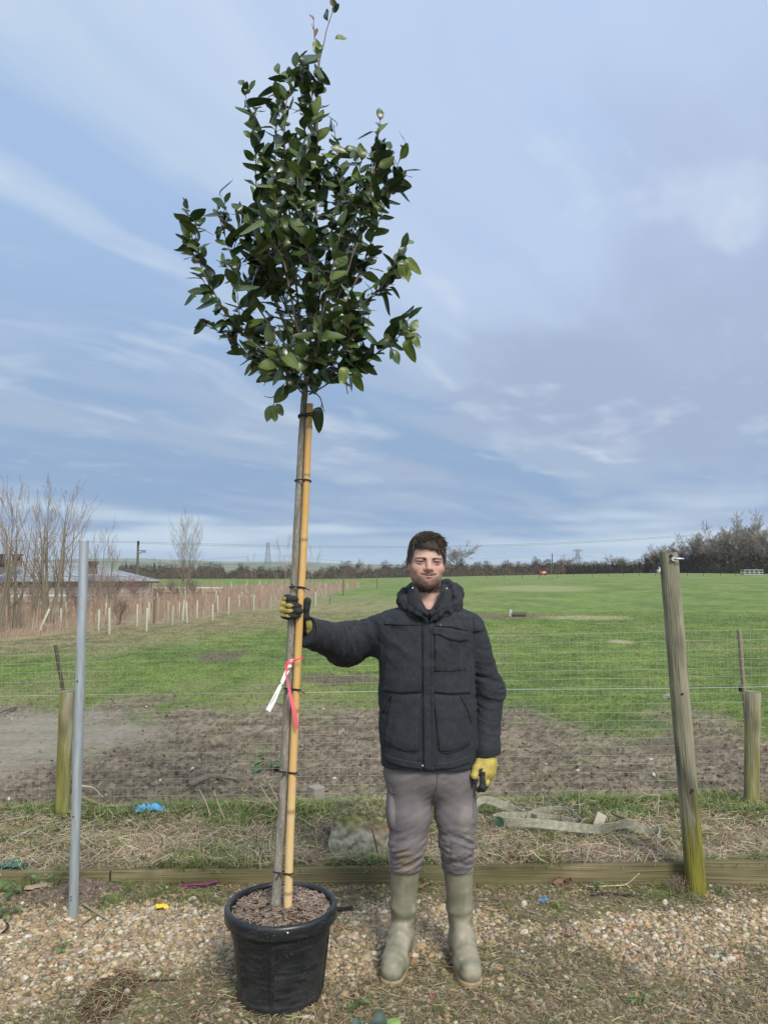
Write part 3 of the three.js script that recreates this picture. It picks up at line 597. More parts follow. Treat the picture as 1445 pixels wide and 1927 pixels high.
// limbs as [pixel x, pixel y, metres towards (-) or away (+)], from the trunk outwards
const limbs = [
  [[574, 740, 0], [583, 600, .02], [594, 420, 0], [597, 230, -.02], [601, 120, -.01], [612, 70, 0], [629, 8, 0]],
  [[575, 700, 0], [560, 560, -.06], [547, 420, -.08], [536, 270, -.06], [540, 190, -.04], [562, 112, -.03]],
  [[573, 690, 0], [515, 560, .04], [486, 420, .05], [480, 280, .04], [468, 205, .03], [459, 168, .03]],
  [[574, 680, 0], [545, 540, .08], [522, 380, .12], [520, 230, .1], [527, 138, .08]],
  [[568, 725, 0], [520, 680, -.05], [455, 625, -.08], [405, 555, -.1], [375, 490, -.1], [358, 430, -.08], [352, 385, -.08]],
  [[570, 690, 0], [500, 600, .05], [452, 520, .1], [425, 450, .12], [408, 390, .1]],
  [[580, 700, 0], [632, 570, -.03], [680, 430, -.06], [702, 330, -.05], [716, 222, -.04]],
  [[580, 690, 0], [655, 560, .06], [705, 440, .1], [738, 340, .1], [762, 270, .09]],
  [[582, 695, 0], [655, 595, -.06], [722, 535, -.1], [748, 480, -.12], [764, 458, -.12]],
  [[582, 722, 0], [640, 705, -.06], [700, 670, -.1], [745, 640, -.12], [768, 602, -.12]],
  [[572, 730, 0], [530, 705, -.03], [480, 680, -.04], [440, 640, -.05], [388, 612, -.05]],
  [[574, 745, 0], [548, 722, -.06], [522, 742, -.09], [514, 770, -.1]],
  [[582, 742, 0], [620, 720, -.1], [652, 690, -.14], [668, 672, -.14]],
  [[580, 660, 0], [608, 520, .07], [628, 420, .1], [637, 320, .08], [628, 235, .07]],
  [[577, 650, 0], [582, 500, .1], [570, 350, .12], [574, 250, .08], [580, 150, .05]],
  [[577, 700, 0], [560, 620, -.18], [540, 520, -.26], [525, 430, -.25], [515, 350, -.22]],
  [[577, 700, 0], [600, 620, -.2], [620, 530, -.28], [640, 440, -.28], [650, 370, -.24]],
  [[576, 690, 0], [590, 560, -.14], [575, 450, -.22], [560, 340, -.18], [556, 260, -.13]],
  [[577, 700, 0], [540, 620, .2], [510, 530, .3], [500, 440, .3], [505, 350, .24]],
  [[577, 700, 0], [612, 620, .2], [650, 540, .3], [665, 450, .32], [668, 370, .26]],
  [[577, 725, 0], [590, 690, -.2], [600, 650, -.3], [605, 600, -.34]],
  [[577, 725, 0], [555, 700, -.2], [530, 660, -.3], [505, 610, -.33]],
  [[577, 725, 0], [610, 690, .2], [650, 640, .3], [690, 600, .33]],
  [[577, 725, 0], [540, 690, .2], [500, 655, .3], [470, 600, .33]],
  [[578, 725, 0], [625, 680, -.12], [665, 630, -.18], [688, 575, -.18]],
  [[573, 735, 0], [535, 712, .12], [500, 700, .18], [478, 690, .2]],
  [[578, 735, 0], [600, 745, -.05], [606, 760, -.06], [598, 790, -.05]],
  [[577, 690, 0], [640, 500, .02], [660, 420, .0], [672, 345, 0], [682, 290, 0]],
  [[600, 125, -.01], [592, 70, -.01], [590, 34, -.01]],
  [[575, 650, 0], [500, 500, -.1], [470, 420, -.14], [452, 395, -.14]],
];
const LR = rng(99), leafSpots = [], skirt = at(575, 742, 3).y, trunkX = at(575, 742, 3).x;
{
  const wood = new MB();
  limbs.forEach((L, li) => {
    const pts = L.map(([x, y, dz]) => relTree(at(x, y, 3.0 + dz))), c = new THREE.CatmullRomCurve3(pts, false, 'centripetal'), len = c.getLength(), n = Math.max(8, Math.round(len / 0.03));
    const P = c.getSpacedPoints(n), r0 = li === 0 ? 0.0105 : 0.0034 + 0.0022 * len;
    const limb = new MB();
    limb.tube(P.map((p, k) => p.add(V(0.004 * noise(k * 0.4, li), 0, 0.004 * noise(k * 0.4, li, 5)))), P.map((_, k) => lerp(r0, 0.0014, (k / n) ** 0.8)), 7, (q, k) => mix3([0.17, 0.145, 0.115], [0.12, 0.06, 0.045], clamp(k / n - 0.3)).map((v) => v * (0.85 + 0.5 * noise(q.x * 60, q.y * 40, q.z * 60))));
    mesh('limb', limb.geo(), twigMat, tree);
    // side twigs, then leaves on both
    const runs = [[P, 0.20 + 0.05 * LR(), 1]];
    for (let s = 0; s < len * 7.5; s++) {
      const f = 0.25 + 0.68 * LR(), k = Math.min(n - 2, Math.floor(f * n)), o = P[k], dir = P[k + 1].clone().sub(P[k]).normalize();
      const a = LR() * 6.283, side = V(Math.cos(a), 0.1, Math.sin(a)), tl = (0.05 + 0.13 * LR()) * (1.1 - 0.5 * f);
      const d = dir.clone().multiplyScalar(0.75).add(side.multiplyScalar(0.75)).add(V(0, 0.25, 0)).normalize();
      const tw = curve([o, o.clone().addScaledVector(d, tl * 0.5), o.clone().addScaledVector(d, tl).add(V(0, tl * 0.18, 0))], 6);
      wood.tube(tw, [0.0022, 0.002, 0.0018, 0.0016, 0.0014, 0.0012, 0.001], 4, [0.13, 0.085, 0.06]); runs.push([tw, 0.12, 0]);
    }
    for (const [R, from, main] of runs) {
      const N = R.length - 1; let total = 0; for (let k = 1; k <= N; k++) total += R[k].distanceTo(R[k - 1]);
      const count = Math.round(total * (main ? 26 : 42)) + (main ? 2 : 1);
      for (let q = 0; q < count; q++) {
        const f = main ? from + (1 - from) * ((q + LR() * 0.8) / count) : from + (1 - from) * ((q + 0.5) / count), kk = clamp(f, 0, 0.999) * N, k = Math.floor(kk), o = R[k].clone().lerp(R[k + 1], kk - k), dir = R[k + 1].clone().sub(R[k]).normalize();
        if (li === 0 && f > 0.80 && LR() < 0.8) continue; if (L[0][1] === 125) continue;
        if (main && f < 0.45 && LR() < 0.35) continue;
        const az = q * 2.399 + LR() * 1.1, e1 = V(0, 0, 1).cross(dir).normalize(), e2 = dir.clone().cross(e1);
        const out = e1.multiplyScalar(Math.cos(az)).addScaledVector(e2, Math.sin(az)), spread = q >= count - 2 ? 0.35 : 0.42 + 0.6 * LR();
        if (o.y + tree.position.y < skirt && Math.abs(o.x + tree.position.x - trunkX) < 0.16) continue;
        const d = dir.clone().multiplyScalar(Math.cos(spread)).addScaledVector(out, Math.sin(spread)).add(V(0, 0.12 - 0.22 * LR(), 0)).normalize();
        leafSpots.push([o, d, (0.056 + 0.038 * LR()) * (f > 0.93 && main ? 0.85 : 1), LR()]);
      }
    }
  });
  mesh('twigs', wood.geo(), twigMat, tree).userData.kind = 'stuff';
}
// a leaf: pointed oval, folded along its midrib and arched back
function leafShape(width, arch, fold, curl, stalk = 0.14) {
  const b = new MB(), N = 9;
  const mid = (t) => V(0, t, -arch * t * t + curl * 0.05 * Math.sin(t * 5));
  for (let k = 0; k <= N; k++) {
    const t = k / N, s = clamp((t - stalk) / (1 - stalk)), w = t <= stalk ? 0.016 : width * 0.5 * Math.pow(Math.sin(Math.PI * Math.min(1, s ** 0.84)), 0.76) * (1 + 0.12 * s) + 0.012 * (1 - s), m = mid(t), edge = w * fold, wave = 0.012 * Math.sin(t * 17 + curl * 4);
    for (const [q, lift] of [[-1, 1], [-0.5, 0.36], [0, 0], [0.5, 0.36], [1, 1]]) b.vert(V(w * q, m.y, m.z + edge * lift + wave * Math.abs(q) * (w > 0.03 ? 1 : 0)), q === 0 ? [1.35, 1.3, 1.3] : [1, 1, 1], q * 0.5 + 0.5, t);
    if (k) { const o = k * 5; for (let c = 0; c < 4; c++) b.quad(o - 5 + c, o - 4 + c, o + c + 1, o + c); }
  }
  return b.geo();
}
{
  const shapes = [leafShape(0.44, 0.10, 0.22, 0.2), leafShape(0.50, 0.22, 0.16, 1), leafShape(0.42, 0.36, 0.3, 2), leafShape(0.55, 0.15, 0.1, 3), leafShape(0.46, -0.1, 0.2, 4), leafShape(0.5, 0.5, 0.25, 5)];
  const leafMat = (c, r) => phys(c, r, { vertexColors: true, transmission: 0.3, thickness: 0, specularIntensity: 1, side: THREE.DoubleSide });
  const mats = [leafMat([0.030, 0.056, 0.013], 0.31), leafMat([0.050, 0.084, 0.015], 0.34), leafMat([0.092, 0.136, 0.024], 0.4), leafMat([0.022, 0.046, 0.018], 0.28), leafMat([0.17, 0.22, 0.05], 0.48), leafMat([0.16, 0.085, 0.06], 0.5)];
  const extra = [ // clusters that stand clear of the crown: [px, py, depth, angle in the picture (0 up, clockwise), length, material]
    [516, 760, 2.9, 205, .075, 2], [517, 762, 2.89, 176, .075, 2], [520, 760, 2.9, 150, .06, 1], [603, 765, 2.95, 190, .085, 3], [768, 628, 2.88, 330, .075, 1], [770, 627, 2.88, 35, .06, 2], [768, 632, 2.88, 295, .062, 1], [772, 632, 2.88, 100, .045, 1], [771, 634, 2.88, 140, .065, 2], [764, 640, 2.87, 165, .075, 2], [745, 642, 2.87, 250, .075, 1], [735, 655, 2.87, 150, .07, 1], [650, 690, 2.85, 190, .08, 4], [662, 700, 2.85, 150, .07, 2],
    [752, 492, 2.88, 190, .07, 2], [754, 490, 2.88, 170, .085, 2], [757, 492, 2.88, 155, .08, 4], [760, 490, 2.88, 125, .07, 4], [752, 486, 2.88, 20, .06, 0], [629, 76, 3.0, 75, .052, 2], [600, 110, 2.99, 350, .08, 2], [627, 14, 3.0, 340, .035, 5], [596, 52, 2.99, 185, .045, 5], [590, 40, 2.99, 330, .03, 5],
    [395, 605, 2.94, 240, .07, 0], [405, 560, 2.9, 250, .062, 0], [372, 560, 2.9, 255, .05, 0], [375, 430, 2.9, 20, .05, 3], [352, 395, 2.92, 350, .045, 0], [392, 555, 2.9, 285, .075, 0], [462, 165, 3.03, 320, .05, 1], [470, 172, 3.03, 30, .05, 1], [645, 285, 3.05, 80, .07, 1], [655, 288, 2.96, 285, .075, 1],
  ];
  for (const [px, py, D, ang, L, m] of extra) { const a = ang * RAD; leafSpots.push([relTree(at(px, py, D)), V(Math.sin(a), Math.cos(a), 0.25 + 0.2 * LR()).normalize(), L, LR(), m]); }
  const M = new THREE.Matrix4(), up = V(0, 1, 0), list = leafSpots.map(([o, d, L, q, m], k) => {
    let nrm = up.clone().multiplyScalar(0.75).addScaledVector(V(LR() - 0.5, 0, LR() - 0.32), 2.0); if (m !== undefined) nrm = V(LR() - 0.5, 0.3, 1.2);
    nrm.addScaledVector(d, -nrm.dot(d)).normalize();
    const sx = V(0, 0, 0).crossVectors(d, nrm), mat = m ?? (q < 0.34 ? 0 : q < 0.62 ? 1 : q < 0.8 ? 3 : q < 0.965 ? 2 : 4);
    return { m: new THREE.Matrix4().makeBasis(sx, d, nrm).scale(V(L, L, L)).setPosition(o), mat, shape: Math.floor(LR() * 6), z: o.z + tree.position.z, clear: m !== undefined, out: Math.hypot(o.x - 0.13, (o.y - 2) * 0.4) };
  });
  // the leaves that show largest one by one, the others of the crown together
  list.sort((a, b) => (b.clear - a.clear) || (b.z + b.out * 0.35 - a.z - a.out * 0.35));
  const groups = new Map();
  list.forEach((l, k) => {
    if (k < 298) { const o = mesh('leaf', shapes[l.shape], mats[l.mat], tree); l.m.decompose(o.position, o.quaternion, o.scale); return; }
    if (!groups.has(l.mat)) groups.set(l.mat, []);
    groups.get(l.mat).push(shapes[l.shape].clone().applyMatrix4(l.m));
  });
  for (const [k, gs] of groups) mesh('foliage', mergeGeometries(gs), mats[k], tree).userData.kind = 'stuff';
  console.log('leaves', list.length);
}

// ---------------------------------------------------------------- bamboo cane, ties and label
{
  const t = thing('bamboo_cane', 'thick yellow bamboo cane tied upright to the tree trunk', 'cane', canePts[0].clone().setY(0.3));
  const rel = (v) => v.clone().sub(t.position), P = new THREE.CatmullRomCurve3(canePts).getPoints(160), b = new MB(), nodesAt = [6, 30, 55, 82, 108, 131, 150];
  P[0].y -= 0.03;
  const r = (k) => { let q = lerp(0.0162, 0.0128, k / 160); for (const n of nodesAt) q += 0.0014 * Math.exp(-(((k - n) / 0.8) ** 2)); return q; };
  b.tube(P.map(rel), P.map((_, k) => r(k)), 20, (q, k, a) => {
    let c = mix3([0.50, 0.285, 0.085], [0.60, 0.40, 0.16], clamp(0.45 + 1.1 * fbm(a * 1.2, k * 0.06, 2, 3)));
    c = mix3(c, [0.62, 0.47, 0.26], 0.7 * ss(60, 8, k)); c = mix3(c, [0.47, 0.25, 0.06], 0.5 * ss(90, 140, k));
    for (const n of nodesAt) { c = mix3(c, [0.16, 0.10, 0.05], 0.75 * Math.exp(-(((k - n) / 0.5) ** 2))); c = mix3(c, [0.62, 0.5, 0.33], 0.4 * Math.exp(-(((k - n + 1.4) / 0.8) ** 2))); }
    c = mix3(c, [0.10, 0.055, 0.025], 0.8 * ss(0.18, 0.36, fbm(a * 2.2, k * 0.3, 7, 4)) * ss(140, 156, k));
    return mix3(c, [0.22, 0.13, 0.06], 0.5 * ss(0.3, 0.42, fbm(a * 3, k * 0.5, 9, 3)));
  });
  mesh('cane_shaft', b.geo(), painted(0.42), t);
  const ties = [[785, 'uppermost black tie, round trunk and cane just under the leaves', 2], [905, 'black tie round trunk and cane against the sky, second from the top', 1], [1106, 'black tie with loose ends just above the gloved hand', 1], [1297, 'black tie below the white tag on trunk and cane', 1], [1453, 'black tie round trunk and cane at the height of the jacket hem', 1], [1642, 'lowest black tie, just above the pot rim', 1]];
  const tc = new THREE.CatmullRomCurve3(trunkPts), cc = new THREE.CatmullRomCurve3(canePts), tr = rng(5);
  const onCurve = (c, y) => { let best = null, bd = 9; for (let k = 0; k <= 300; k++) { const p = c.getPoint(k / 300), e = Math.abs(p.y - y); if (e < bd) { bd = e; best = p; } } return best; };
  for (const [py, label, turns] of ties) {
    const y = at(556, py, 2.99).y, A = onCurve(tc, y), B = onCurve(cc, y), g = new MB(), ra = 0.0178, mid = A.clone().lerp(B, 0.5);
    const tt = thing('plant_tie', label, 'tie', mid, 'black ties binding the trunk to the cane');
    for (let w = 0; w < turns; w++) {
      const loop = []; const dir = B.clone().sub(A).setY(0).normalize(), nrm = V(-dir.z, 0, dir.x);
      for (let s = 0; s <= 28; s++) { const a = (s / 28) * Math.PI * 2, c = Math.cos(a) > 0 ? B : A; loop.push(c.clone().addScaledVector(dir, Math.cos(a) * ra).addScaledVector(nrm, Math.sin(a) * (ra + 0.001)).setY(y + 0.004 * Math.sin(a + w) + w * 0.008).sub(mid)); }
      g.tube(loop, 0.0026, 6, [1, 1, 1], false);
    }
    mesh('loop', g.geo(), std([0.022, 0.017, 0.017], 0.6), tt);
    const e = new MB(), f = mid.clone().setY(y).add(V(0.004, 0, 0.021)).sub(mid), s = tr() * 0.02;
    if (py > 1000) { e.tube(curve([f, f.clone().add(V(-0.014, 0.006, 0.004)), f.clone().add(V(-0.026, (py === 1106 ? 0.016 : -0.016), 0.006))], 8), 0.0024, 5); e.tube(curve([f, f.clone().add(V(0.022, -0.001, 0.004)), f.clone().add(V(0.045 + s * 0.3, -0.006 - s * 0.6, 0.004))], 8), 0.0022, 5); }
    else e.add(new THREE.SphereGeometry(0.005, 8, 6).translate(f.x, f.y, f.z));
    mesh('tie_end', e.geo(), std([0.022, 0.017, 0.017], 0.6), tt);
  }
  // white tag hung on pink tape
  const D = 2.955, tagTop = at(545, 1255, D);
  const w = thing('plant_label', 'white plastic strip label hanging from the trunk', 'label', tagTop);
  const T = [[549.5, 1252.5], [542.5, 1248], [536.5, 1262], [528.5, 1281.5], [529.5, 1286], [525, 1289], [511.5, 1315], [501, 1334], [509, 1339.5], [519, 1321], [530.5, 1292.5], [529.8, 1289], [533.5, 1285.5], [537.5, 1278]].map(([x, y], k) => at(x, y, D - 0.01 * Math.sin(clamp((y - 1250) / 90) * 3)).sub(tagTop));
  const sh = new THREE.Shape(T.map((p) => new THREE.Vector2(p.x, p.y))), tg = new THREE.ExtrudeGeometry(sh, { depth: 0.0009, bevelEnabled: false });
  { const p = tg.attributes.position; for (let k = 0; k < p.count; k++) p.setZ(k, p.getZ(k) + 0.014 * Math.sin(clamp(-p.getY(k) / 0.18) * 2.6)); tg.computeVertexNormals(); }
  mesh('strip', tg, std([0.80, 0.81, 0.83], 0.45), w);
  const pr = new MB(); for (let k = 0; k < 9; k++) { const f = 0.28 + k * 0.045, p = V(lerp(T[4].x, T[7].x, f + 0.12) + 0.006, lerp(T[4].y, T[7].y, f + 0.12), 0); const z = 0.014 * Math.sin(clamp(-p.y / 0.18) * 2.6) + 0.0013; pr.box(p.x, p.y, z, 0.0016, 0.0045, 0.0004, [0.25, 0.27, 0.3], 0, [0, 0, -0.46]); }
  mesh('print', pr.geo(), painted(0.6), w);
  mesh('eyelet', new THREE.TorusGeometry(0.004, 0.0016, 6, 14).translate(0.002, -0.006, 0.004), std([0.05, 0.05, 0.06], 0.5), w);
  const tape = thing('plastic_tape', 'pink plastic tape knotted round the trunk by the white label', 'tape', tagTop);
  const rib = (pts, wd) => { const b = new MB(), P = curve(pts.map(([x, y, d]) => at(x, y, d).sub(tagTop)), 26); P.forEach((p, k) => { const d = P[Math.min(k + 1, P.length - 1)].clone().sub(P[Math.max(k - 1, 0)]).normalize(), n = V(-d.y, d.x, 0.35 * Math.sin(k * 0.3)).normalize(), ww = typeof wd === 'function' ? wd(k / (P.length - 1)) : wd; b.vert(p.clone().addScaledVector(n, ww)); b.vert(p.clone().addScaledVector(n, -ww)); if (k) b.quad(2 * k - 2, 2 * k - 1, 2 * k + 1, 2 * k); }); return b.geo(); };
  const pink = phys([0.86, 0.10, 0.15], 0.35, { side: THREE.DoubleSide, transmission: 0.25, thickness: 0 }), pale = phys([0.88, 0.16, 0.23], 0.35, { side: THREE.DoubleSide, transmission: 0.25, thickness: 0 });
  mesh('tape_loop', rib([[556, 1242, 2.955], [549, 1243, 2.95], [541, 1248, 2.945], [539, 1256, 2.945], [542, 1262, 2.945]], 0.0055), pink, tape);
  mesh('tape_end', rib([[548, 1244, 2.95], [556, 1242, 2.948], [566, 1239, 2.945], [573, 1236, 2.94]], (t) => 0.0022 + 0.002 * t), pink, tape);
  mesh('tape_tail', rib([[540, 1256, 2.945], [539, 1268, 2.94], [543, 1290, 2.94], [549, 1318, 2.942], [555, 1345, 2.945], [559, 1372, 2.95]], (t) => 0.002 + 0.0055 * ss(0, 0.8, t)), pale, tape);
}
// ---------------------------------------------------------------- the person holding the tree
const ME = V(0.186, 0, -3.22);
const person = thing('person', 'person in a charcoal hooded jacket, grey trousers and wellingtons holding the tree', 'person', ME);
const L = (px, py, D = 3.22) => at(px, py, D).sub(ME);
const LX = (px, D) => L(px, 1300, D).x;
const bump3 = (x, y, z, f, n = 3) => fbm(x * f, y * f, z * f, n);
const chain = (x, y, z, pts, rs, k = 0.02) => { let d = 1e9; for (let i = 0; i < pts.length - 1; i++) d = smin(d, cone(x, y, z, pts[i], pts[i + 1], rs[i], rs[i + 1]), k); return d; };

// boots
const feet = [
  { heel: V(L(758, 1800, 3.31).x, 0, -0.10), ball: V(L(743, 1818, 3.12).x, 0, 0.085), toe: V(L(738, 1826, 3.08).x, 0, 0.135), shaft: [L(762.5, 1627, 3.25), L(759, 1705, 3.27), L(757, 1768, 3.285)] },
  { heel: V(L(867, 1800, 3.31).x, 0, -0.10), ball: V(L(879, 1818, 3.12).x, 0, 0.085), toe: V(L(885, 1826, 3.07).x, 0, 0.145), shaft: [L(861.5, 1627, 3.25), L(865, 1705, 3.27), L(867, 1768, 3.285)] },
];
const bootPaint = (x, y, z) => {
  const n = bump3(x, y * 0.6, z, 16, 4), m = bump3(x + 3, y * 0.35, z, 34, 3);
  let c = mix3([0.145, 0.145, 0.098], [0.215, 0.205, 0.148], clamp(0.5 + 1.5 * n));
  c = mix3(c, [0.305, 0.265, 0.195], 0.9 * clamp(0.4 + 1.7 * n + 1.0 * m) * ss(0.46, 0.02, y + 0.25 * n));       // dried mud
  return mix3(c, [0.36, 0.33, 0.27], 0.5 * ss(0.2, 0.4, m));
};
const rubber = painted(0.6);
feet.forEach((f, side) => {
  const a = f.heel.clone().setY(0.062), b = f.ball.clone().setY(0.05), t = f.toe.clone().setY(0.046), ankle = f.shaft[2], instep = ankle.clone().lerp(b, 0.45).setY(0.098);
  const fld = (x, y, z) => {
    let d = chain(x, y, z, f.shaft, [0.0610, 0.0515, 0.0425], 0.02);
    d = smin(d, chain(x, y, z, [ankle, a], [0.0425, 0.040], 0.02), 0.03);
    d = smin(d, chain(x, y * 1.05, z, [ankle, instep, b, t], [0.041, 0.045, 0.047, 0.044], 0.03), 0.035);
    d += 0.0016 * Math.sin(y * 120 + 7 * bump3(x, y, z, 9, 2)) * ss(0.16, 0.12, Math.abs(y - 0.135) + 0.06) + 0.0022 * bump3(x, y * 2.4, z, 14, 3);
    const top = f.shaft[0].y; d = smin(d, Math.max(chain(x, y, z, f.shaft, [0.0642, 0.0642, 0.055], 0.02), Math.abs(y - top + 0.012) - 0.008), 0.004);
    d -= 0.0022 * ss(0.012, 0.004, Math.abs(Math.hypot(x - t.x, z - t.z) - 0.062)) * ss(0.03, 0.05, z - b.z + 0.06) * 0;
    return Math.max(d, y - top, 0.018 - y);
  };
  const lo = V(Math.min(a.x, t.x, f.shaft[0].x) - 0.09, 0, -0.2), hi = V(Math.max(a.x, t.x, f.shaft[0].x) + 0.09, f.shaft[0].y + 0.02, 0.24);
  const boot = mesh('wellington_boot', netSurface(fld, lo, hi, 0.0055, bootPaint), rubber, person);
  const out = (x, z) => Math.min(cone(x, 0, z, f.heel, f.ball, 0.037, 0.046), cone(x, 0, z, f.ball, f.toe, 0.046, 0.043));
  mesh('sole', netSurface((x, y, z) => Math.max(out(x, z) - 0.0035 + (z > -0.02 && z < 0.03 ? 0.002 : 0), Math.abs(y - 0.0105) - 0.0105 + 0.0), V(lo.x, -0.01, lo.z), V(hi.x, 0.03, hi.z), 0.004, (x, y, z) => mix3([0.30, 0.185, 0.075], [0.26, 0.215, 0.15], clamp(0.5 + 2 * bump3(x, y, z, 22, 3)))), painted(0.7), boot);
  const cap = new MB(); { const P = []; for (let k = -8; k <= 8; k++) { const ang = (k / 8) * 1.35, q = V(t.x + Math.sin(ang) * 0.05, 0, 0); q.z = t.z - 0.012 + Math.cos(ang) * 0.012; let y = 0.14; for (; y > 0.02; y -= 0.002) if (fld(q.x, y, q.z) < 0) break; P.push(V(q.x, Math.max(y, 0.05), q.z)); } cap.tube(P, 0.0022, 5); }
  mesh('toe_cap_edge', cap.geo(), std([0.20, 0.19, 0.135], 0.6), boot);
});

const heather = tex(512, 512, (u, v) => { const a = noise(u * 128, v * 128, 3), b = noise(u * 256, v * 90, 6), c = noise(u * 90, v * 256, 9), d = fbm(u * 16, v * 16, 5, 3), k = clamp(0.62 + 0.30 * a + 0.3 * b + 0.3 * c + 0.35 * d, 0.12, 1); return [k, k, k]; });
const weave = tex(512, 512, (u, v) => { const k = clamp(0.5 + 0.5 * noise(u * 200, v * 200, 3) + 0.4 * fbm(u * 20, v * 20, 4, 3)); return [k, k, k]; }, false);
const twill = tex(512, 512, (u, v) => { const k = clamp(0.84 + 0.10 * noise(u * 170, v * 170, 3) + 0.16 * fbm(u * 10, v * 10, 5, 4)); return [k, k, k]; });
for (const t of [heather, weave, twill]) t.repeat.set(2.4, 2.4);
// trousers
const legs = [
  { p: [L(768, 1462, 3.22), L(771.5, 1530, 3.215), L(767, 1585, 3.215), L(763, 1634, 3.25)], r: [0.092, 0.083, 0.0685, 0.0620] },
  { p: [L(853, 1462, 3.22), L(858, 1530, 3.215), L(860, 1585, 3.215), L(861.5, 1634, 3.25)], r: [0.092, 0.081, 0.0655, 0.0615] },
];
const hemY = legs[0].p[3].y, kneeY = L(0, 1580).y, hipC = L(810, 1440, 3.22);
function trouserField(x, y, z) {
  const s = x < L(815, 1500).x ? 0 : 1;
  let d = Math.min(chain(x, y, z, legs[0].p, legs[0].r, 0.03), chain(x, y, z, legs[1].p, legs[1].r, 0.03));
  d = smin(d, ell(x, y, z, hipC.x, hipC.y, hipC.z, 0.186, 0.13, 0.125), 0.045);
  const near = ss(0.15, 0.02, Math.abs(y - kneeY + 0.045)), ax = legs[s].p[1].x, w = fbm(x * 7 + s * 9, y * 34 + 16 * (x - ax) * (s ? 1 : -1), z * 7, 3), w2 = fbm(x * 13 + 4 + s * 5, y * 44 - 20 * (x - ax), z * 9, 3);
  d -= (0.0025 + 0.017 * near) * (0.45 - Math.abs(w) * 2.9) * 0.6 + 0.007 * near * w2 + 0.0022 * w2;
  d -= 0.006 * ss(0.05, 0.0, Math.abs(y - hemY - 0.03)) * (0.5 - 2 * Math.abs(w2));
  const bag = L(731, 1525, 3.2); // cargo pocket on the outer thigh
  d = smin(d, Math.max(ell(x, y, z, bag.x + 0.012, bag.y, bag.z, 0.024, 0.078, 0.062)), 0.012);
  return Math.max(d, hemY - y);
}
const trouserPaint = (x, y, z) => {
  const n = bump3(x, y, z, 11, 4), m = bump3(x, y, z, 60, 2);
  let c = mix3([0.145, 0.130, 0.139], [0.195, 0.176, 0.180], clamp(0.5 + 1.2 * n + 0.5 * m));
  const k1 = ss(0.055, 0.02, Math.hypot(x - L(763, 1612).x, (y - L(763, 1612).y) * 0.8) + 0.03 * n), k2 = ss(0.09, 0.02, Math.hypot((x - L(873, 1530).x) * 2.2, y - L(873, 1530).y) + 0.05 * n);
  c = mix3(c, [0.30, 0.235, 0.17], 0.7 * k1); return mix3(c, [0.31, 0.275, 0.24], 0.5 * k2);
};
mesh('trousers', netSurface(trouserField, V(-0.26, hemY - 0.02, -0.2), V(0.26, L(0, 1425).y, 0.2), 0.0055, trouserPaint), painted(0.93, { map: twill, bumpMap: weave, bumpScale: 0.0005 }), person);
for (const [s, a] of [[0, [735, 1648]], [1, [861, 1648]]]) { // hems resting on the boot tops
  const g = new THREE.TorusGeometry(0.0605, 0.0042, 6, 40).rotateX(Math.PI / 2).translate(legs[s].p[3].x, hemY + 0.002, legs[s].p[3].z); mesh('trouser_hem', g, std([0.15, 0.135, 0.142], 0.95), person);
}

// jacket
const levels = [[1449, 806.5, 86.5, 0.148], [1425, 806, 88, 0.150], [1400, 805.5, 88, 0.148], [1350, 804.5, 89, 0.146], [1300, 803, 89, 0.142], [1240, 802, 87, 0.140], [1205, 804, 86, 0.136], [1182, 806, 85, 0.125], [1163, 808, 78, 0.108], [1150, 808, 64, 0.092], [1140, 808, 48, 0.07]].map(([py, c, h, d]) => { const p = L(c, py, 3.22); return [L(c, py, 3.115).y, p.x, h * 0.00223, d]; });
const armA = { p: [L(729, 1186, 3.25), L(650, 1213, 3.30), L(574, 1188, 3.05)], r: [0.074, 0.079, 0.055] };
const armB = { p: [L(883, 1188, 3.245), L(920, 1300, 3.28), L(914.5, 1418, 3.20)], r: [0.070, 0.0545, 0.055] };
function torso(x, y, z) {
  let k = 1; while (k < levels.length - 1 && y > levels[k][0]) k++;
  const A = levels[k - 1], B = levels[k], t = clamp((y - A[0]) / (B[0] - A[0])), u = t * t * (3 - 2 * t) * 0.5 + t * 0.5;
  const cx = lerp(A[1], B[1], u), hw = lerp(A[2], B[2], u), hd = lerp(A[3], B[3], u), a = Math.abs(x - cx) / hw, b = Math.abs(z + 0.01) / hd;
  const r = Math.pow(a ** 2.6 + b ** 2.6, 1 / 2.6);
  return (r - 1) * Math.min(hw, hd) * 0.95;
}
const topY = levels[levels.length - 1][0], hemJ = levels[0][0];
const armT = (p, A) => { const b = A.p[1], L1 = A.p[0].distanceTo(b); return p; };
function sleeve(x, y, z, A, seed, amp) {
  let d = chain(x, y, z, A.p, A.r, 0.05);
  if (d > 0.06) return d;
  const e = A.p[1], q = Math.hypot(x - e.x, y - e.y, z - e.z), dir = seed ? [0.25, 1, 0.25] : [1, 0.35, -0.5];
  const along = x * dir[0] + y * dir[1] + z * dir[2], w = fbm(along * 24 + seed, (x - y) * 5, z * 7 + seed, 3), w2 = fbm(along * 44 + 3, y * 9 + x * 9, z * 14 + seed, 2);
  const m = amp * (0.55 + 0.65 * ss(0.17, 0.03, q));
  return d - m * ((0.42 - 2.3 * Math.abs(w)) * 1.15 + 0.5 * w2);
}
const neckA = L(806, 1078, 3.17), neckB = L(807, 1157, 3.10);
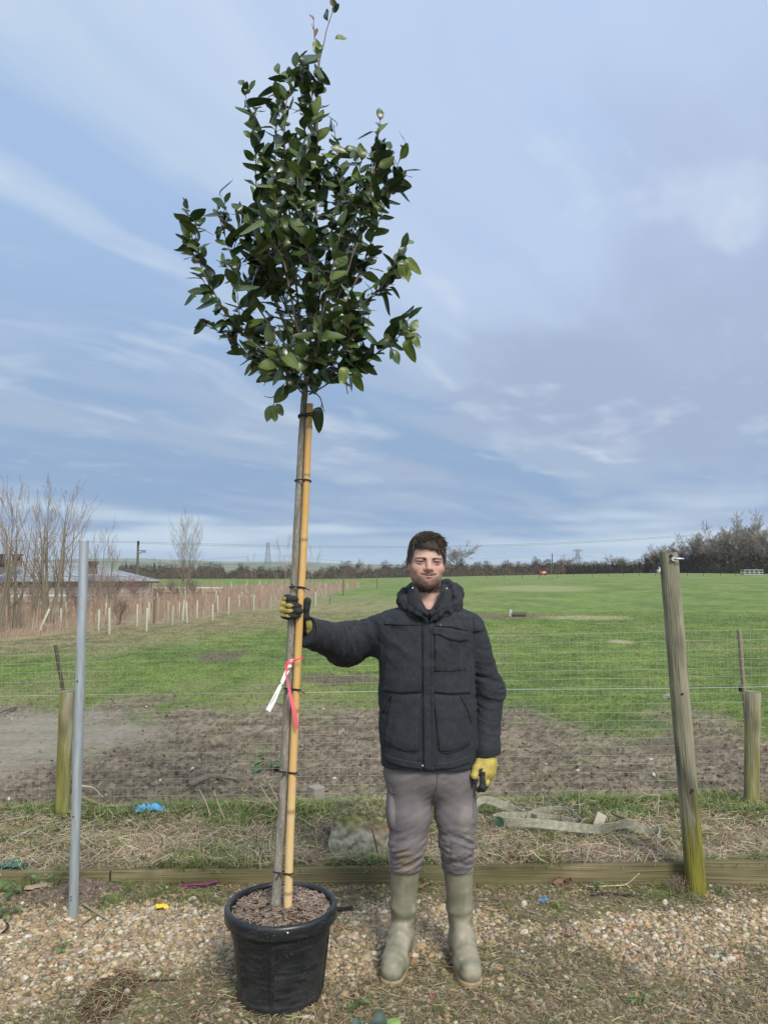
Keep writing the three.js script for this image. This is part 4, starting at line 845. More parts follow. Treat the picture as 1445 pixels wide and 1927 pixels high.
function jacketField(x, y, z) {
  let d = torso(x, y, z);
  const f = z > 0 ? 1 : 0.6, wr = fbm(x * 6 + 2, y * 7, z * 5, 3), pull = fbm(x * 9 + y * 7, y * 5 - x * 4, 3.3, 3);
  d -= 0.0105 * wr * f + 0.0085 * (0.4 - 2 * Math.abs(pull)) * ss(0.3, 0.08, Math.abs(y - 1.35)) + 0.006 * (0.4 - 2 * Math.abs(fbm(x * 4.5, y * 16 + 3 * x, 8, 3))) * ss(0.09, 0.02, Math.abs(y - L(0, 1320).y));
  d = Math.max(d, hemJ - y + 0.006 * noise(x * 12, z * 12), y - topY);
  const aA = sleeve(x, y, z, armA, 0, 0.0145), aB = sleeve(x, y, z, armB, 7, 0.0105);
  const e = armB.p[2], eb = armB.p[1];
  const cutB = (e.y - y) * 1.0 + 0.12 * (x - e.x);
  d = smax(d, -cone(x, y, z, neckA, neckB, 0.072, 0.020), 0.008);
  d = smin(d, aA, 0.045); d = smin(d, Math.max(aB, cutB), y > 1.33 ? 0.04 : 0.008);
  // cuff of the raised sleeve ends square to the forearm
  const w = armA.p[2], v = armA.p[1], ux = w.x - v.x, uy = w.y - v.y, uz = w.z - v.z, ul = Math.hypot(ux, uy, uz), over = ((x - w.x) * ux + (y - w.y) * uy + (z - w.z) * uz) / ul;
  if (Math.hypot(x - w.x, y - w.y, z - w.z) < 0.14) d = Math.max(d, over - 0.004);
  return d;
}
const cloth = (x, y, z) => { const n = bump3(x, y, z, 70, 2), m = bump3(x, y, z, 9, 3), s = noise(x * 210, y * 210, z * 210); return [0.0245, 0.0295, 0.0395].map((k) => k * clamp(1 + 0.45 * m + 0.5 * n + 0.3 * s, 0.4, 2)); };
const jacketMat = painted(0.9, { map: heather, bumpMap: weave, bumpScale: 0.0013 });
const jacket = mesh('jacket', netSurface(jacketField, V(-0.62, hemJ - 0.03, -0.24), V(0.36, topY + 0.02, 0.3), 0.0052, cloth), jacketMat, person);
const frontZ = (x, y) => { let z = 0.32; for (let k = 0; k < 90; k++) { const d = jacketField(x, y, z); if (d < 0.0006) break; z -= Math.max(d * 0.6, 0.0006); if (z < -0.2) break; } return z; };
// a cloth panel lying on the jacket front between an upper and a lower line
function panel(name, top, bot, off, nu = 24, nv = 14, mat = jacketMat, dark = 1, taper = 0) {
  const T = top.map(([x, y]) => L(x, y, 3.09)), B = bot.map(([x, y]) => L(x, y, 3.09)), b = new MB(), grid = [];
  const pick = (P, u) => { const k = Math.min(P.length - 2, Math.floor(u * (P.length - 1))), t = u * (P.length - 1) - k; return P[k].clone().lerp(P[k + 1], t); };
  for (let j = 0; j <= nv; j++) { const row = []; for (let i = 0; i <= nu; i++) {
    const p = pick(T, i / nu).lerp(pick(B, i / nu), j / nv), edge = i === 0 || j === 0 || i === nu || j === nv, z = frontZ(p.x, p.y) + (edge ? -0.003 : taper ? lerp(-0.002, off, ss(0, taper, j / nv)) : off);
    const q = V(p.x, p.y, z); if (i === 1) q.x -= 0.0012; if (j === nv - 1) q.y -= 0.001; if (i === 1 || i === nu - 1 || j === 1 || j === nv - 1) q.z += 0.0012;
    row.push(b.vert(q, cloth(p.x, p.y, z).map((k) => k * dark), q.x - 0.83 * q.z, q.y + 0.31 * q.z));
  } grid.push(row); }
  // pull the first inner ring out to the edge so that the border stands up straight
  const set = (a, c) => { b.p[a * 3] = lerp(b.p[c * 3], b.p[a * 3], 0.12); b.p[a * 3 + 1] = lerp(b.p[c * 3 + 1], b.p[a * 3 + 1], 0.12); };
  for (let j = 0; j <= nv; j++) { set(grid[j][1], grid[j][0]); set(grid[j][nu - 1], grid[j][nu]); }
  for (let i = 0; i <= nu; i++) { set(grid[1][i], grid[0][i]); set(grid[nv - 1][i], grid[nv][i]); }
  for (let j = 0; j < nv; j++) for (let i = 0; i < nu; i++) b.quad(grid[j][i], grid[j + 1][i], grid[j + 1][i + 1], grid[j][i + 1]);
  return mesh(name, b.geo(), mat, jacket);
}
panel('waist_panel', [[727, 1240], [760, 1243], [793, 1246]], [[718, 1303], [755, 1305], [793, 1301]], 0.0042, 24, 20, jacketMat, 1, 0.8);
panel('waist_panel', [[812, 1262], [850, 1262], [884, 1262]], [[812, 1302], [850, 1306], [888, 1306]], 0.0042, 24, 20, jacketMat, 1, 0.8);
panel('yoke', [[728, 1160], [760, 1156], [786, 1158]], [[722, 1177], [760, 1178], [798, 1177]], 0.0032, 24, 14, jacketMat, 1, 0.7);
panel('yoke', [[826, 1160], [850, 1157], [876, 1162]], [[818, 1179], [850, 1181], [884, 1190]], 0.0032, 24, 14, jacketMat, 1, 0.7);
panel('hand_pocket', [[737, 1308], [765, 1308], [791, 1306]], [[722, 1398], [760, 1412], [785, 1412]], 0.0042);
panel('hand_pocket', [[815, 1306], [840, 1309], [866, 1310]], [[826, 1412], [850, 1412], [888, 1402]], 0.0042);
panel('hem_band', [[722, 1424], [760, 1430], [794, 1434]], [[724, 1438], [760, 1444], [795, 1447]], 0.004, 24, 6);
panel('hem_band', [[818, 1434], [850, 1432], [887, 1424]], [[818, 1447], [850, 1445], [887, 1438]], 0.004, 24, 6);
const pocket = panel('chest_pocket', [[818, 1190], [850, 1192], [881, 1200]], [[816, 1262], [850, 1264], [880, 1262]], 0.0036);
panel('pocket_flap', [[814, 1180], [850, 1183], [885, 1191]], [[814, 1194], [826, 1195], [842, 1203], [862, 1208], [884, 1207]], 0.0085, 24, 8);
panel('placket', [[795, 1164], [806, 1158], [816, 1160]], [[797, 1447], [807, 1449], [818, 1448]], 0.0072, 8, 90);
panel('pocket_zip', [[820, 1199], [823, 1199]], [[816, 1256], [819, 1256]], 0.0062, 6, 20, std([0.006, 0.006, 0.008], 0.6));
panel('chest_mark', [[826.5, 1174], [832, 1174]], [[826.5, 1179], [832, 1179]], 0.0045, 6, 6, std([0.055, 0.06, 0.066], 0.7));
for (const [px, py] of [[795, 1441]]) { const q = L(px, py, 3.08); q.z = frontZ(q.x, q.y) + 0.006; mesh('snap_button', new THREE.SphereGeometry(0.0052, 12, 8).scale(1, 1, 0.5).translate(q.x, q.y, q.z), std([0.35, 0.36, 0.38], 0.3, { metalness: 0.8 }), jacket); }
// seams, welts and stitching laid on the cloth
function seam(name, field, pts, r, mat, parent, z0 = 0.32) {
  const P = curve(pts.map(([x, y]) => L(x, y, 3.12)), Math.max(6, pts.length * 6)), b = new MB();
  for (const p of P) { p.z = z0; for (let k = 0; k < 160 && field(p.x, p.y, p.z) > 0.0004; k++) p.z -= Math.max(0.0006, field(p.x, p.y, p.z) * 0.5); p.z += r * 0.25; }
  b.tube(P, r, 5); return mesh(name, b.geo(), mat, parent);
}
const stitch = std([0.010, 0.011, 0.014], 0.9), welt = std([0.007, 0.008, 0.010], 0.8), greySeam = std([0.10, 0.09, 0.095], 0.95);
for (const px of [809.5, 812.5]) seam('stitching', (x, y, z) => jacketField(x, y, z) - 0.007, [[px, 1170], [px + 0.5, 1300], [px + 2, 1440]], 0.0011, stitch, jacket);
seam('welt', jacketField, [[736, 1308], [727, 1326], [719, 1346]], 0.0035, welt, jacket); seam('welt', jacketField, [[866, 1310], [877, 1330], [888, 1362]], 0.0035, welt, jacket);
seam('stitching', (x, y, z) => jacketField(x, y, z) - 0.004, [[727, 1398], [760, 1408], [779, 1411], [790, 1404]], 0.0013, stitch, jacket); seam('stitching', (x, y, z) => jacketField(x, y, z) - 0.004, [[822, 1402], [832, 1411], [855, 1410], [884, 1400]], 0.0013, stitch, jacket);
seam('stitching', jacketField, [[719, 1292], [755, 1294], [792, 1291]], 0.0011, stitch, jacket); seam('stitching', jacketField, [[814, 1292], [850, 1296], [886, 1296]], 0.0011, stitch, jacket);
seam('sleeve_seam', jacketField, [[716, 1178], [714, 1200], [718, 1232]], 0.0016, stitch, jacket); seam('sleeve_seam', jacketField, [[893, 1162], [896, 1190], [892, 1230]], 0.0016, stitch, jacket);
seam('sleeve_seam', jacketField, [[905, 1322], [925, 1326], [942, 1324]], 0.0013, stitch, jacket); seam('sleeve_seam', jacketField, [[645, 1180], [652, 1210], [650, 1245]], 0.0013, stitch, jacket);
seam('fly_seam', trouserField, [[822, 1452], [821, 1475], [817, 1500], [814, 1515]], 0.0016, greySeam, person); seam('leg_seam', trouserField, [[850, 1588], [850, 1605], [851, 1634]], 0.0016, greySeam, person); seam('leg_seam', trouserField, [[742, 1482], [745, 1520], [748, 1556]], 0.0017, greySeam, person); seam('pocket_edge', trouserField, [[731, 1482], [738, 1496], [745, 1497]], 0.0026, greySeam, person); seam('leg_seam', trouserField, [[890, 1460], [893, 1500], [892, 1545]], 0.0016, greySeam, person);
// cuffs
{
  const e = armB.p[2].clone(), g = new MB(); const ring = [];
  for (const [dy, r] of [[0.03, 0.0575], [0.026, 0.0605], [-0.004, 0.0600], [-0.006, 0.054], [0.02, 0.050]]) { const row = []; for (let s = 0; s <= 36; s++) { const a = (s / 36) * Math.PI * 2, x = e.x + Math.cos(a) * r, z = e.z + Math.sin(a) * r * 0.95; row.push(g.vert(V(x, e.y + dy + 0.12 * (x - e.x) * -1 * -1 * 1 + 0.002 * noise(a * 2, 3), z), cloth(x, e.y + dy, z))); } ring.push(row); }
  for (let k = 0; k < ring.length - 1; k++) for (let s = 0; s < 36; s++) g.quad(ring[k][s], ring[k][s + 1], ring[k + 1][s + 1], ring[k + 1][s]);
  mesh('cuff', g.geo(), jacketMat, jacket);
  const w = armA.p[2], u = w.clone().sub(armA.p[1]).normalize(), n1 = V(0, 1, 0).addScaledVector(u, -u.y).normalize(), n2 = u.clone().cross(n1), h = new MB(), rg = [];
  for (const [da, r] of [[-0.034, 0.0585], [-0.030, 0.0625], [0.004, 0.0615], [0.006, 0.055], [-0.02, 0.050]]) { const row = []; for (let s = 0; s <= 36; s++) { const a = (s / 36) * Math.PI * 2, q = w.clone().addScaledVector(u, da).addScaledVector(n1, Math.cos(a) * r).addScaledVector(n2, Math.sin(a) * r * (1 + 0.02 * noise(a, 2))); row.push(h.vert(q, cloth(q.x, q.y, q.z))); } rg.push(row); }
  for (let k = 0; k < rg.length - 1; k++) for (let s = 0; s < 36; s++) h.quad(rg[k][s], rg[k + 1][s], rg[k + 1][s + 1], rg[k][s + 1]);
  mesh('cuff', h.geo(), jacketMat, jacket);
}
// hood and collar
{
  const roll = [[794, 1152, 3.11], [779, 1145, 3.13], [766, 1133, 3.18], [764, 1121, 3.26], [780, 1112, 3.36], [808, 1108, 3.41], [838, 1105, 3.36], [855, 1113, 3.26], [853, 1132, 3.18], [838, 1144, 3.13], [820, 1151, 3.11]].map((q) => L(...q));
  const stand = [[804, 1158, 3.092], [789, 1142, 3.105], [777, 1124, 3.15], [773, 1112, 3.22], [785, 1106, 3.30], [806, 1104, 3.33], [829, 1104, 3.30], [841, 1110, 3.22], [838, 1123, 3.15], [824, 1142, 3.105], [810, 1158, 3.092]].map((q) => L(...q));
  const peak = [[826, 1102, 3.33], [843, 1098, 3.27], [853, 1106, 3.21], [857, 1122, 3.17]].map((q) => L(...q));
  const nk0 = L(806, 1070, 3.20), nk1 = L(807, 1150, 3.15), bag = L(808, 1150, 3.40), lift = L(0, 1104, 3.25).y;
  const fld = (x, y, z) => {
    let d = chain(x, y, z, roll, [0.008, 0.016, 0.027, 0.029, 0.032, 0.034, 0.032, 0.029, 0.027, 0.016, 0.008], 0.015);
    d = smin(d, chain(x, y, z, roll.map((p) => V(p.x * 1.0, p.y - 0.02, p.z - 0.004)), [0.008, 0.017, 0.030, 0.034, 0.036, 0.036, 0.036, 0.034, 0.030, 0.017, 0.008], 0.015), 0.012);
    d = smin(d, chain(x, y, z, stand, [0.009, 0.0135, 0.0135, 0.013, 0.013, 0.013, 0.013, 0.013, 0.0135, 0.0135, 0.009], 0.01), 0.008);
    d = smin(d, chain(x, y, z, stand.map((p) => V(p.x, p.y - 0.022, p.z + 0.002)), [0.009, 0.015, 0.015, 0.015, 0.015, 0.015, 0.015, 0.015, 0.015, 0.015, 0.009], 0.01), 0.008);
    d = smin(d, chain(x, y, z, peak, [0.013, 0.013, 0.013, 0.015], 0.01), 0.01);
    d = smin(d, ell(x, y, z, bag.x, bag.y, bag.z, 0.12, 0.09, 0.055), 0.03);
    const w = fbm(x * 11 + y * 9, y * 15 - x * 6, z * 12, 2), w2 = fbm(x * 24, y * 30 + x * 12, z * 24, 2);
    d -= 0.0135 * (0.42 - 2.6 * Math.abs(w)) + 0.005 * (0.3 - 2 * Math.abs(w2));
    const hollow = smin(cone(x, y, z, nk0, nk1, 0.062, 0.043), Math.max(chain(x, y, z, [L(806, 1118, 3.12), L(806.5, 1157, 3.06)], [0.050, 0.006], 0.01)), 0.01);
    return smax(d, -hollow, 0.008);
  };
  const hood = mesh('hood', netSurface(fld, V(-0.17, L(0, 1180).y, -0.28), V(0.19, L(0, 1082).y, 0.19), 0.0045, cloth), jacketMat, jacket);
  for (const [px, py, D] of [[840, 1108, 3.105], [776, 1107, 3.13]]) { const q = L(px, py, D); q.z += 0.006; mesh('snap_button', new THREE.SphereGeometry(0.0048, 12, 8).scale(1, 1, 0.5).translate(q.x, q.y, q.z + 0.001), std([0.3, 0.31, 0.33], 0.3, { metalness: 0.8 }), hood); }
  // the two halves of the open collar: stiff flaps with turned edges
  const flap = (name, inner, outer, th, mat = jacketMat) => {
    const A = curve(inner.map((q) => L(...q)), 16), B = curve(outer.map((q) => L(...q)), 16), b = new MB(), nv = 8, f = [], k2 = [];
    for (let i = 0; i <= 16; i++) { f.push([]); k2.push([]); for (let j = 0; j <= nv; j++) { const p = A[i].clone().lerp(B[i], j / nv), edge = i === 0 || i === 16 || j === 0 || j === nv; p.z += 0.010 * Math.sin((Math.PI * j) / nv) + 0.004 * fbm(p.x * 30, p.y * 30, 4, 2); const q = p.clone(); q.z -= th; if (edge) { p.z -= th * 0.3; } f[i].push(b.vert(p, cloth(p.x, p.y, p.z), p.x - 0.83 * p.z, p.y + 0.31 * p.z)); k2[i].push(b.vert(q, cloth(p.x, p.y, p.z), p.x, p.y)); } }
    for (let i = 0; i < 16; i++) for (let j = 0; j < nv; j++) { b.quad(f[i][j], f[i + 1][j], f[i + 1][j + 1], f[i][j + 1]); b.quad(k2[i][j], k2[i][j + 1], k2[i + 1][j + 1], k2[i + 1][j]); }
    for (let i = 0; i < 16; i++) for (const j of [0, nv]) b.quad(f[i][j], k2[i][j], k2[i + 1][j], f[i + 1][j]);
    for (let j = 0; j < nv; j++) for (const i of [0, 16]) b.quad(f[i][j], f[i][j + 1], k2[i][j + 1], k2[i][j]);
    const m = mat === jacketMat ? flapMat : mat; return mesh(name, b.geo(), m, hood);
  };
  const flapMat = jacketMat.clone(); flapMat.side = THREE.DoubleSide;
  flap('collar_flap', [[783, 1104, 3.135], [790, 1122, 3.11], [798, 1138, 3.09], [806, 1153, 3.075]], [[768, 1110, 3.16], [769, 1130, 3.13], [779, 1149, 3.10], [801, 1160, 3.08]], 0.006);
  flap('collar_flap', [[832, 1100, 3.135], [826, 1119, 3.11], [817, 1137, 3.09], [808, 1152, 3.075]], [[850, 1112, 3.16], [849, 1130, 3.13], [839, 1147, 3.10], [813, 1160, 3.08]], 0.006);
  flap('zip_tape', [[834, 1114, 3.105], [827, 1128, 3.087], [819, 1142, 3.075]], [[838, 1117, 3.105], [831, 1131, 3.087], [822, 1145, 3.075]], 0.004, std([0.006, 0.006, 0.007], 0.5, { side: THREE.DoubleSide }));
}

// gloved hands: each one surface, the fingers separate chains; the palm and fingertips dipped in black rubber
const gy = [0.37, 0.295, 0.07], gk = [0.0135, 0.0145, 0.0145];
const knit = (c, x, y, z) => c.map((k) => k * (1 + 0.5 * noise(x * 260, y * 260, z * 260) + 0.5 * bump3(x, y, z, 30, 2)));
{ // hand round the trunk
  const F = (l) => l.map((q) => L(...q));
  const palm = F([[573, 1179, 3.045], [562, 1160, 3.03], [548, 1148, 3.018]]);
  const fing = [
    F([[541, 1128, 3.012], [538, 1126, 2.985], [545, 1126.5, 2.965], [553, 1127, 2.962], [557, 1128, 2.968]]),
    F([[537, 1137, 3.014], [534, 1137, 2.985], [545, 1139, 2.960], [558, 1140, 2.955], [564, 1141, 2.958]]),
    F([[535, 1147, 3.016], [532, 1147, 2.985], [545, 1149, 2.960], [559, 1150, 2.952], [567, 1150, 2.954]]),
    F([[536, 1157, 3.018], [534, 1158, 2.985], [544, 1160, 2.960], [555, 1159, 2.955], [562, 1158, 2.958]]),
  ];
  const fr = [[0.0125, 0.0125, 0.0120, 0.0115, 0.0105], [0.0130, 0.0125, 0.0120, 0.0115, 0.0100], [0.0130, 0.0125, 0.0118, 0.0112, 0.0100], [0.0120, 0.0118, 0.0112, 0.0100, 0.0090]];
  const thumb = F([[577, 1176, 3.02], [575.5, 1160, 2.994], [576.5, 1144, 2.985], [578.5, 1131.5, 2.982]]);
  const fld = (x, y, z) => {
    let d = chain(x, y, z, palm, [0.033, 0.032, 0.034], 0.02);
    d = smin(d, chain(x, y, z, [palm[2], fing[0][0], fing[3][0]], [0.024, 0.016, 0.016], 0.02), 0.02);
    fing.forEach((f, i) => { d = smin(d, chain(x, y, z, f, fr[i], 0.006), 0.0042); });
    d = smin(d, chain(x, y, z, thumb, [0.0165, 0.0130, 0.0128, 0.0152], 0.008), 0.008);
    return d - 0.0009 * bump3(x, y, z, 55, 2);
  };
  const paint = (x, y, z) => {
    let best = 9, bi = 0; fing.forEach((f, i) => { const d = chain(x, y, z, f, fr[i], 0.002); if (d < best) { best = d; bi = i; } });
    const th = chain(x, y, z, thumb, [0.016, 0.013, 0.013, 0.015], 0.004), wrist = x > LX(583, 3) && y < L(0, 1160, 3).y;
    const q = LX(bi === 0 ? 541 : bi === 3 ? 546 : 553, 2.965) - 0.004, fy = fing[bi][2].y, gap = Math.abs(y - fy) / 0.0115;
    let black = x > q - 0.028 * (1 - gap) * 0 + (gap > 0.62 ? -0.03 : 0.004 - 0.02 * gap) || (bi === 0 && z > -(-3.22 + 2.995) - 0.0 && y > fy - 0.004 && x > LX(538, 2.97)) || (bi === 3 && y < fy - 0.002);
    if (th < best) black = !(y < L(0, 1168, 3).y && x > LX(576, 3));
    if (wrist) black = x < LX(577, 3);
    return knit(black ? gk : gy, x, y, z);
  };
  mesh('glove', netSurface(fld, V(LX(520, 2.96), L(0, 1205, 3).y, 0.12), V(LX(605, 2.96), L(0, 1105, 3).y, 0.305), 0.003, paint), painted(0.82), person);
}
{ // hanging hand, back of the hand to the front
  const F = (l) => l.map((q) => L(...q));
  const palm = F([[913, 1415, 3.20], [914, 1436, 3.185], [916, 1452, 3.175]]);
  const fing = [
    F([[909, 1452, 3.150], [909, 1468, 3.135], [907, 1481, 3.13], [900, 1487, 3.145]]),
    F([[916, 1455, 3.165], [915, 1473, 3.155], [909, 1485, 3.16], [901, 1487, 3.18]]),
    F([[921, 1453, 3.185], [919, 1470, 3.185], [912, 1481, 3.195], [904, 1482, 3.21]]),
    F([[924, 1449, 3.205], [921, 1463, 3.212], [914, 1471, 3.225], [907, 1472, 3.235]]),
  ];
  const fr = [[0.0135, 0.0122, 0.0112, 0.0098], [0.0135, 0.0125, 0.0115, 0.0098], [0.013, 0.012, 0.0108, 0.0095], [0.0122, 0.0112, 0.010, 0.009]];
  const thumb = F([[904, 1432, 3.165], [896, 1446, 3.140], [892, 1459, 3.130], [893.5, 1471, 3.132]]);
  const fld = (x, y, z) => {
    let d = chain(x, y, z, palm, [0.040, 0.041, 0.034], 0.02);
    d = smin(d, chain(x, y, z, [fing[0][0], fing[3][0]], [0.020, 0.017], 0.02), 0.025);
    fing.forEach((f, i) => { d = smin(d, chain(x, y, z, f, fr[i], 0.006), 0.004); });
    d = smin(d, chain(x, y, z, thumb, [0.0185, 0.0150, 0.0125, 0.0105], 0.012), 0.012);
    return d - 0.0009 * bump3(x, y, z, 55, 2);
  };
  const paint = (x, y, z) => {
    let best = 9, bi = 0; fing.forEach((f, i) => { const d = chain(x, y, z, f, fr[i], 0.002); if (d < best) { best = d; bi = i; } });
    const th = chain(x, y, z, thumb, [0.018, 0.015, 0.0125, 0.0105], 0.004);
    let black;
    if (th < best) black = y < L(0, 1464, 3.13).y || (y < L(0, 1446, 3.13).y && x > LX(899, 3.13));
    else black = y < L(0, 1450, 3.15).y && x < LX(bi === 0 ? 911 : 912, 3.14) + (bi > 0 ? -0.0 : 0.0) || y < L(0, 1479, 3.15).y;
    return knit(black ? gk.map((k) => k * 1.5) : gy, x, y, z);
  };
  mesh('glove', netSurface(fld, V(LX(878, 3.1), L(0, 1500, 3.1).y, -0.08), V(LX(942, 3.1), L(0, 1405, 3.1).y, 0.16), 0.003, paint), painted(0.82), person);
}

// head and neck: one surface; x right, y up, z out of the face
const HC = L(802, 1058.5, 3.19), yaw = 4 * RAD, roll = -2 * RAD;
const inHead = (x, y, z) => { x -= HC.x; y -= HC.y; z -= HC.z; const a = x * Math.cos(yaw) - z * Math.sin(yaw), c = x * Math.sin(yaw) + z * Math.cos(yaw); return [a * Math.cos(roll) + y * Math.sin(roll), -a * Math.sin(roll) + y * Math.cos(roll), c]; };
const outHead = (a, y, c) => { const x1 = a * Math.cos(roll) - y * Math.sin(roll), y1 = a * Math.sin(roll) + y * Math.cos(roll); return V(HC.x + x1 * Math.cos(yaw) + c * Math.sin(yaw), HC.y + y1, HC.z - x1 * Math.sin(yaw) + c * Math.cos(yaw)); };
const EX = 0.0330, EY = 0.0015, EZ = 0.0735;
function headField(wx, wy, wz) {
  const [x, y, z] = inHead(wx, wy, wz), ax = Math.abs(x);
  let d = ell(x, y, z, 0, 0.034, -0.014, 0.0735, 0.086, 0.096);
  d = smin(d, ell(x, y, z, 0, -0.022, 0.010, 0.0610, 0.078, 0.0765), 0.03);
  d = smin(d, ell(ax, y, z, 0.0255, -0.052, 0.010, 0.0325, 0.040, 0.052), 0.03);                         // jaw
  d = smin(d, ell(x, y, z, 0, -0.088, 0.053, 0.027, 0.020, 0.026), 0.022);                               // chin
  d = smin(d, ell(ax, y, z, 0.040, -0.024, 0.055, 0.023, 0.019, 0.021), 0.022);                          // cheeks
  d = smin(d, cone(ax, y, z, V(0.011, 0.0135, 0.0845), V(0.046, 0.0135, 0.0685), 0.0085, 0.008), 0.016);     // brow ridge
  d = smax(d, -ell(ax, y, z, EX, EY - 0.001, 0.096, 0.019, 0.0125, 0.017), 0.014);                       // sockets
  d = smin(d, cone(x, y, z, V(0, 0.008, 0.081), V(0, -0.0215, 0.1000), 0.0070, 0.0105), 0.012);           // nose
  d = smin(d, ell(x, y, z, 0, -0.0262, 0.1015, 0.0115, 0.0085, 0.0105), 0.008);
  d = smin(d, ell(ax, y, z, 0.0138, -0.0290, 0.0895, 0.0072, 0.0068, 0.0095), 0.006);
  d = smax(d, -ell(ax, y, z, 0.0076, -0.0352, 0.0975, 0.0046, 0.0034, 0.0062), 0.003);                   // nostrils
  // lids round the eyeball, open in a narrow almond
  const lx = (ax - EX), almond = Math.max(0, 1 - (lx / 0.0155) ** 2), open = 0.0029 * Math.sqrt(almond);
  const lid = Math.hypot(ax - EX, y - EY, z - EZ) - 0.0138;
  const slit = Math.max(Math.abs(y - EY + 0.0002 - 0.0008 * almond) - open, ax - EX - 0.0148, EX - 0.0148 - ax);
  d = smin(d, lid, 0.006); d = Math.max(d, -Math.max(slit, 0.05 - z));
  // mouth: corners turned up a little
  const my = -0.0535 + 5.6 * ax * ax, zl = 0.0865 - 7.5 * ax * ax;
  d = smin(d, ell(x, y, z, 0, -0.0525, 0.068, 0.039, 0.024, 0.0225), 0.016);
  d = smin(d, cone(ax, y - 4.2 * ax * ax, z, V(0, -0.0508, 0.0880), V(0.030, -0.0530, 0.0750), 0.0034, 0.0016), 0.005);
  d = smin(d, cone(ax, y - 4.2 * ax * ax, z, V(0, -0.0582, 0.0870), V(0.024, -0.0566, 0.0780), 0.0044, 0.0018), 0.006);
  d = smax(d, -Math.max(Math.abs(y - my) - 0.0010 - 0.0004 * noise(x * 200, 3), ax - 0.034, zl - 0.010 - z), 0.0025);
  d = smax(d, -ell(x, y, z, 0, -0.0685, 0.092, 0.014, 0.0045, 0.008), 0.007);
  // ears
  const er = ell(ax, y + 0.004, z, 0.0770 + 0.12 * y, -0.008, -0.006, 0.0085, 0.033, 0.0185), ec = ell(ax, y, z, 0.0865, -0.006, -0.003, 0.0075, 0.019, 0.0105);
  d = smin(d, smax(er, -ec, 0.004), 0.006);
  // beard stands out a little from the skin
  d -= 0.0020 * beard(x, y, z) * (0.7 + 0.8 * noise(x * 150, y * 60, z * 150));
  // neck and top of the chest
  const [nx, ny, nz] = [wx - HC.x, wy - HC.y, wz - HC.z];
  d = smin(d, cone(nx, ny, nz, V(0.001, -0.05, -0.025), V(0.008, -0.21, -0.030), 0.0555, 0.062), 0.022);
  d = smin(d, ell(nx, ny, nz, 0.008, -0.225, -0.025, 0.13, 0.06, 0.085), 0.03);
  return d;
}
function beard(x, y, z) { // share of beard on the skin
  const ax = Math.abs(x), n = fbm(x * 60, y * 60, z * 60, 3);
  const line = -0.066 + 0.40 * Math.max(0, ax - 0.030) + 0.9 * Math.max(0, ax - 0.052), jaw = ss(line + 0.010, line - 0.022, y + 0.012 * n) * ss(-0.035, -0.008, z + 0.02 * n) * lerp(0.55, 1, ss(-0.074, -0.094, y));
  const soul = ss(0.0105, 0.005, Math.hypot(ax * 0.7, (y + 0.0725) * 1.0));
  const lipFree = 1 - ss(0.0315, 0.025, Math.hypot(ax, (y + 0.0545) * 2.1));
  const mous = 0.75 * ss(0.0062, 0.003, Math.abs(y + 0.0435 + 1.5 * ax * ax)) * ss(0.037, 0.029, ax) * ss(0.05, 0.06, z);
  const corner = 0.2 * ss(0.011, 0.004, Math.hypot(ax - 0.033, (y + 0.058) * 0.7)) * ss(0.04, 0.05, z);
  const burn = ss(0.010, 0.004, Math.abs(ax - 0.0665) * 0.6 + Math.max(0, y - 0.06) + 0.004 * n) * ss(-0.075, -0.04, y) * ss(-0.02, 0.0, z) * 0.6 * ss(0.045, 0.02, z);
  return ss(-0.132, -0.116, y + 0.25 * Math.max(0, z - 0.02)) * clamp(Math.max(jaw * lipFree, 0.75 * mous, 0.4 * soul * lipFree, 0.7 * corner, burn) * (0.95 + 0.6 * n)) * (z > -0.03 || y < -0.06 ? 1 : 0);
}
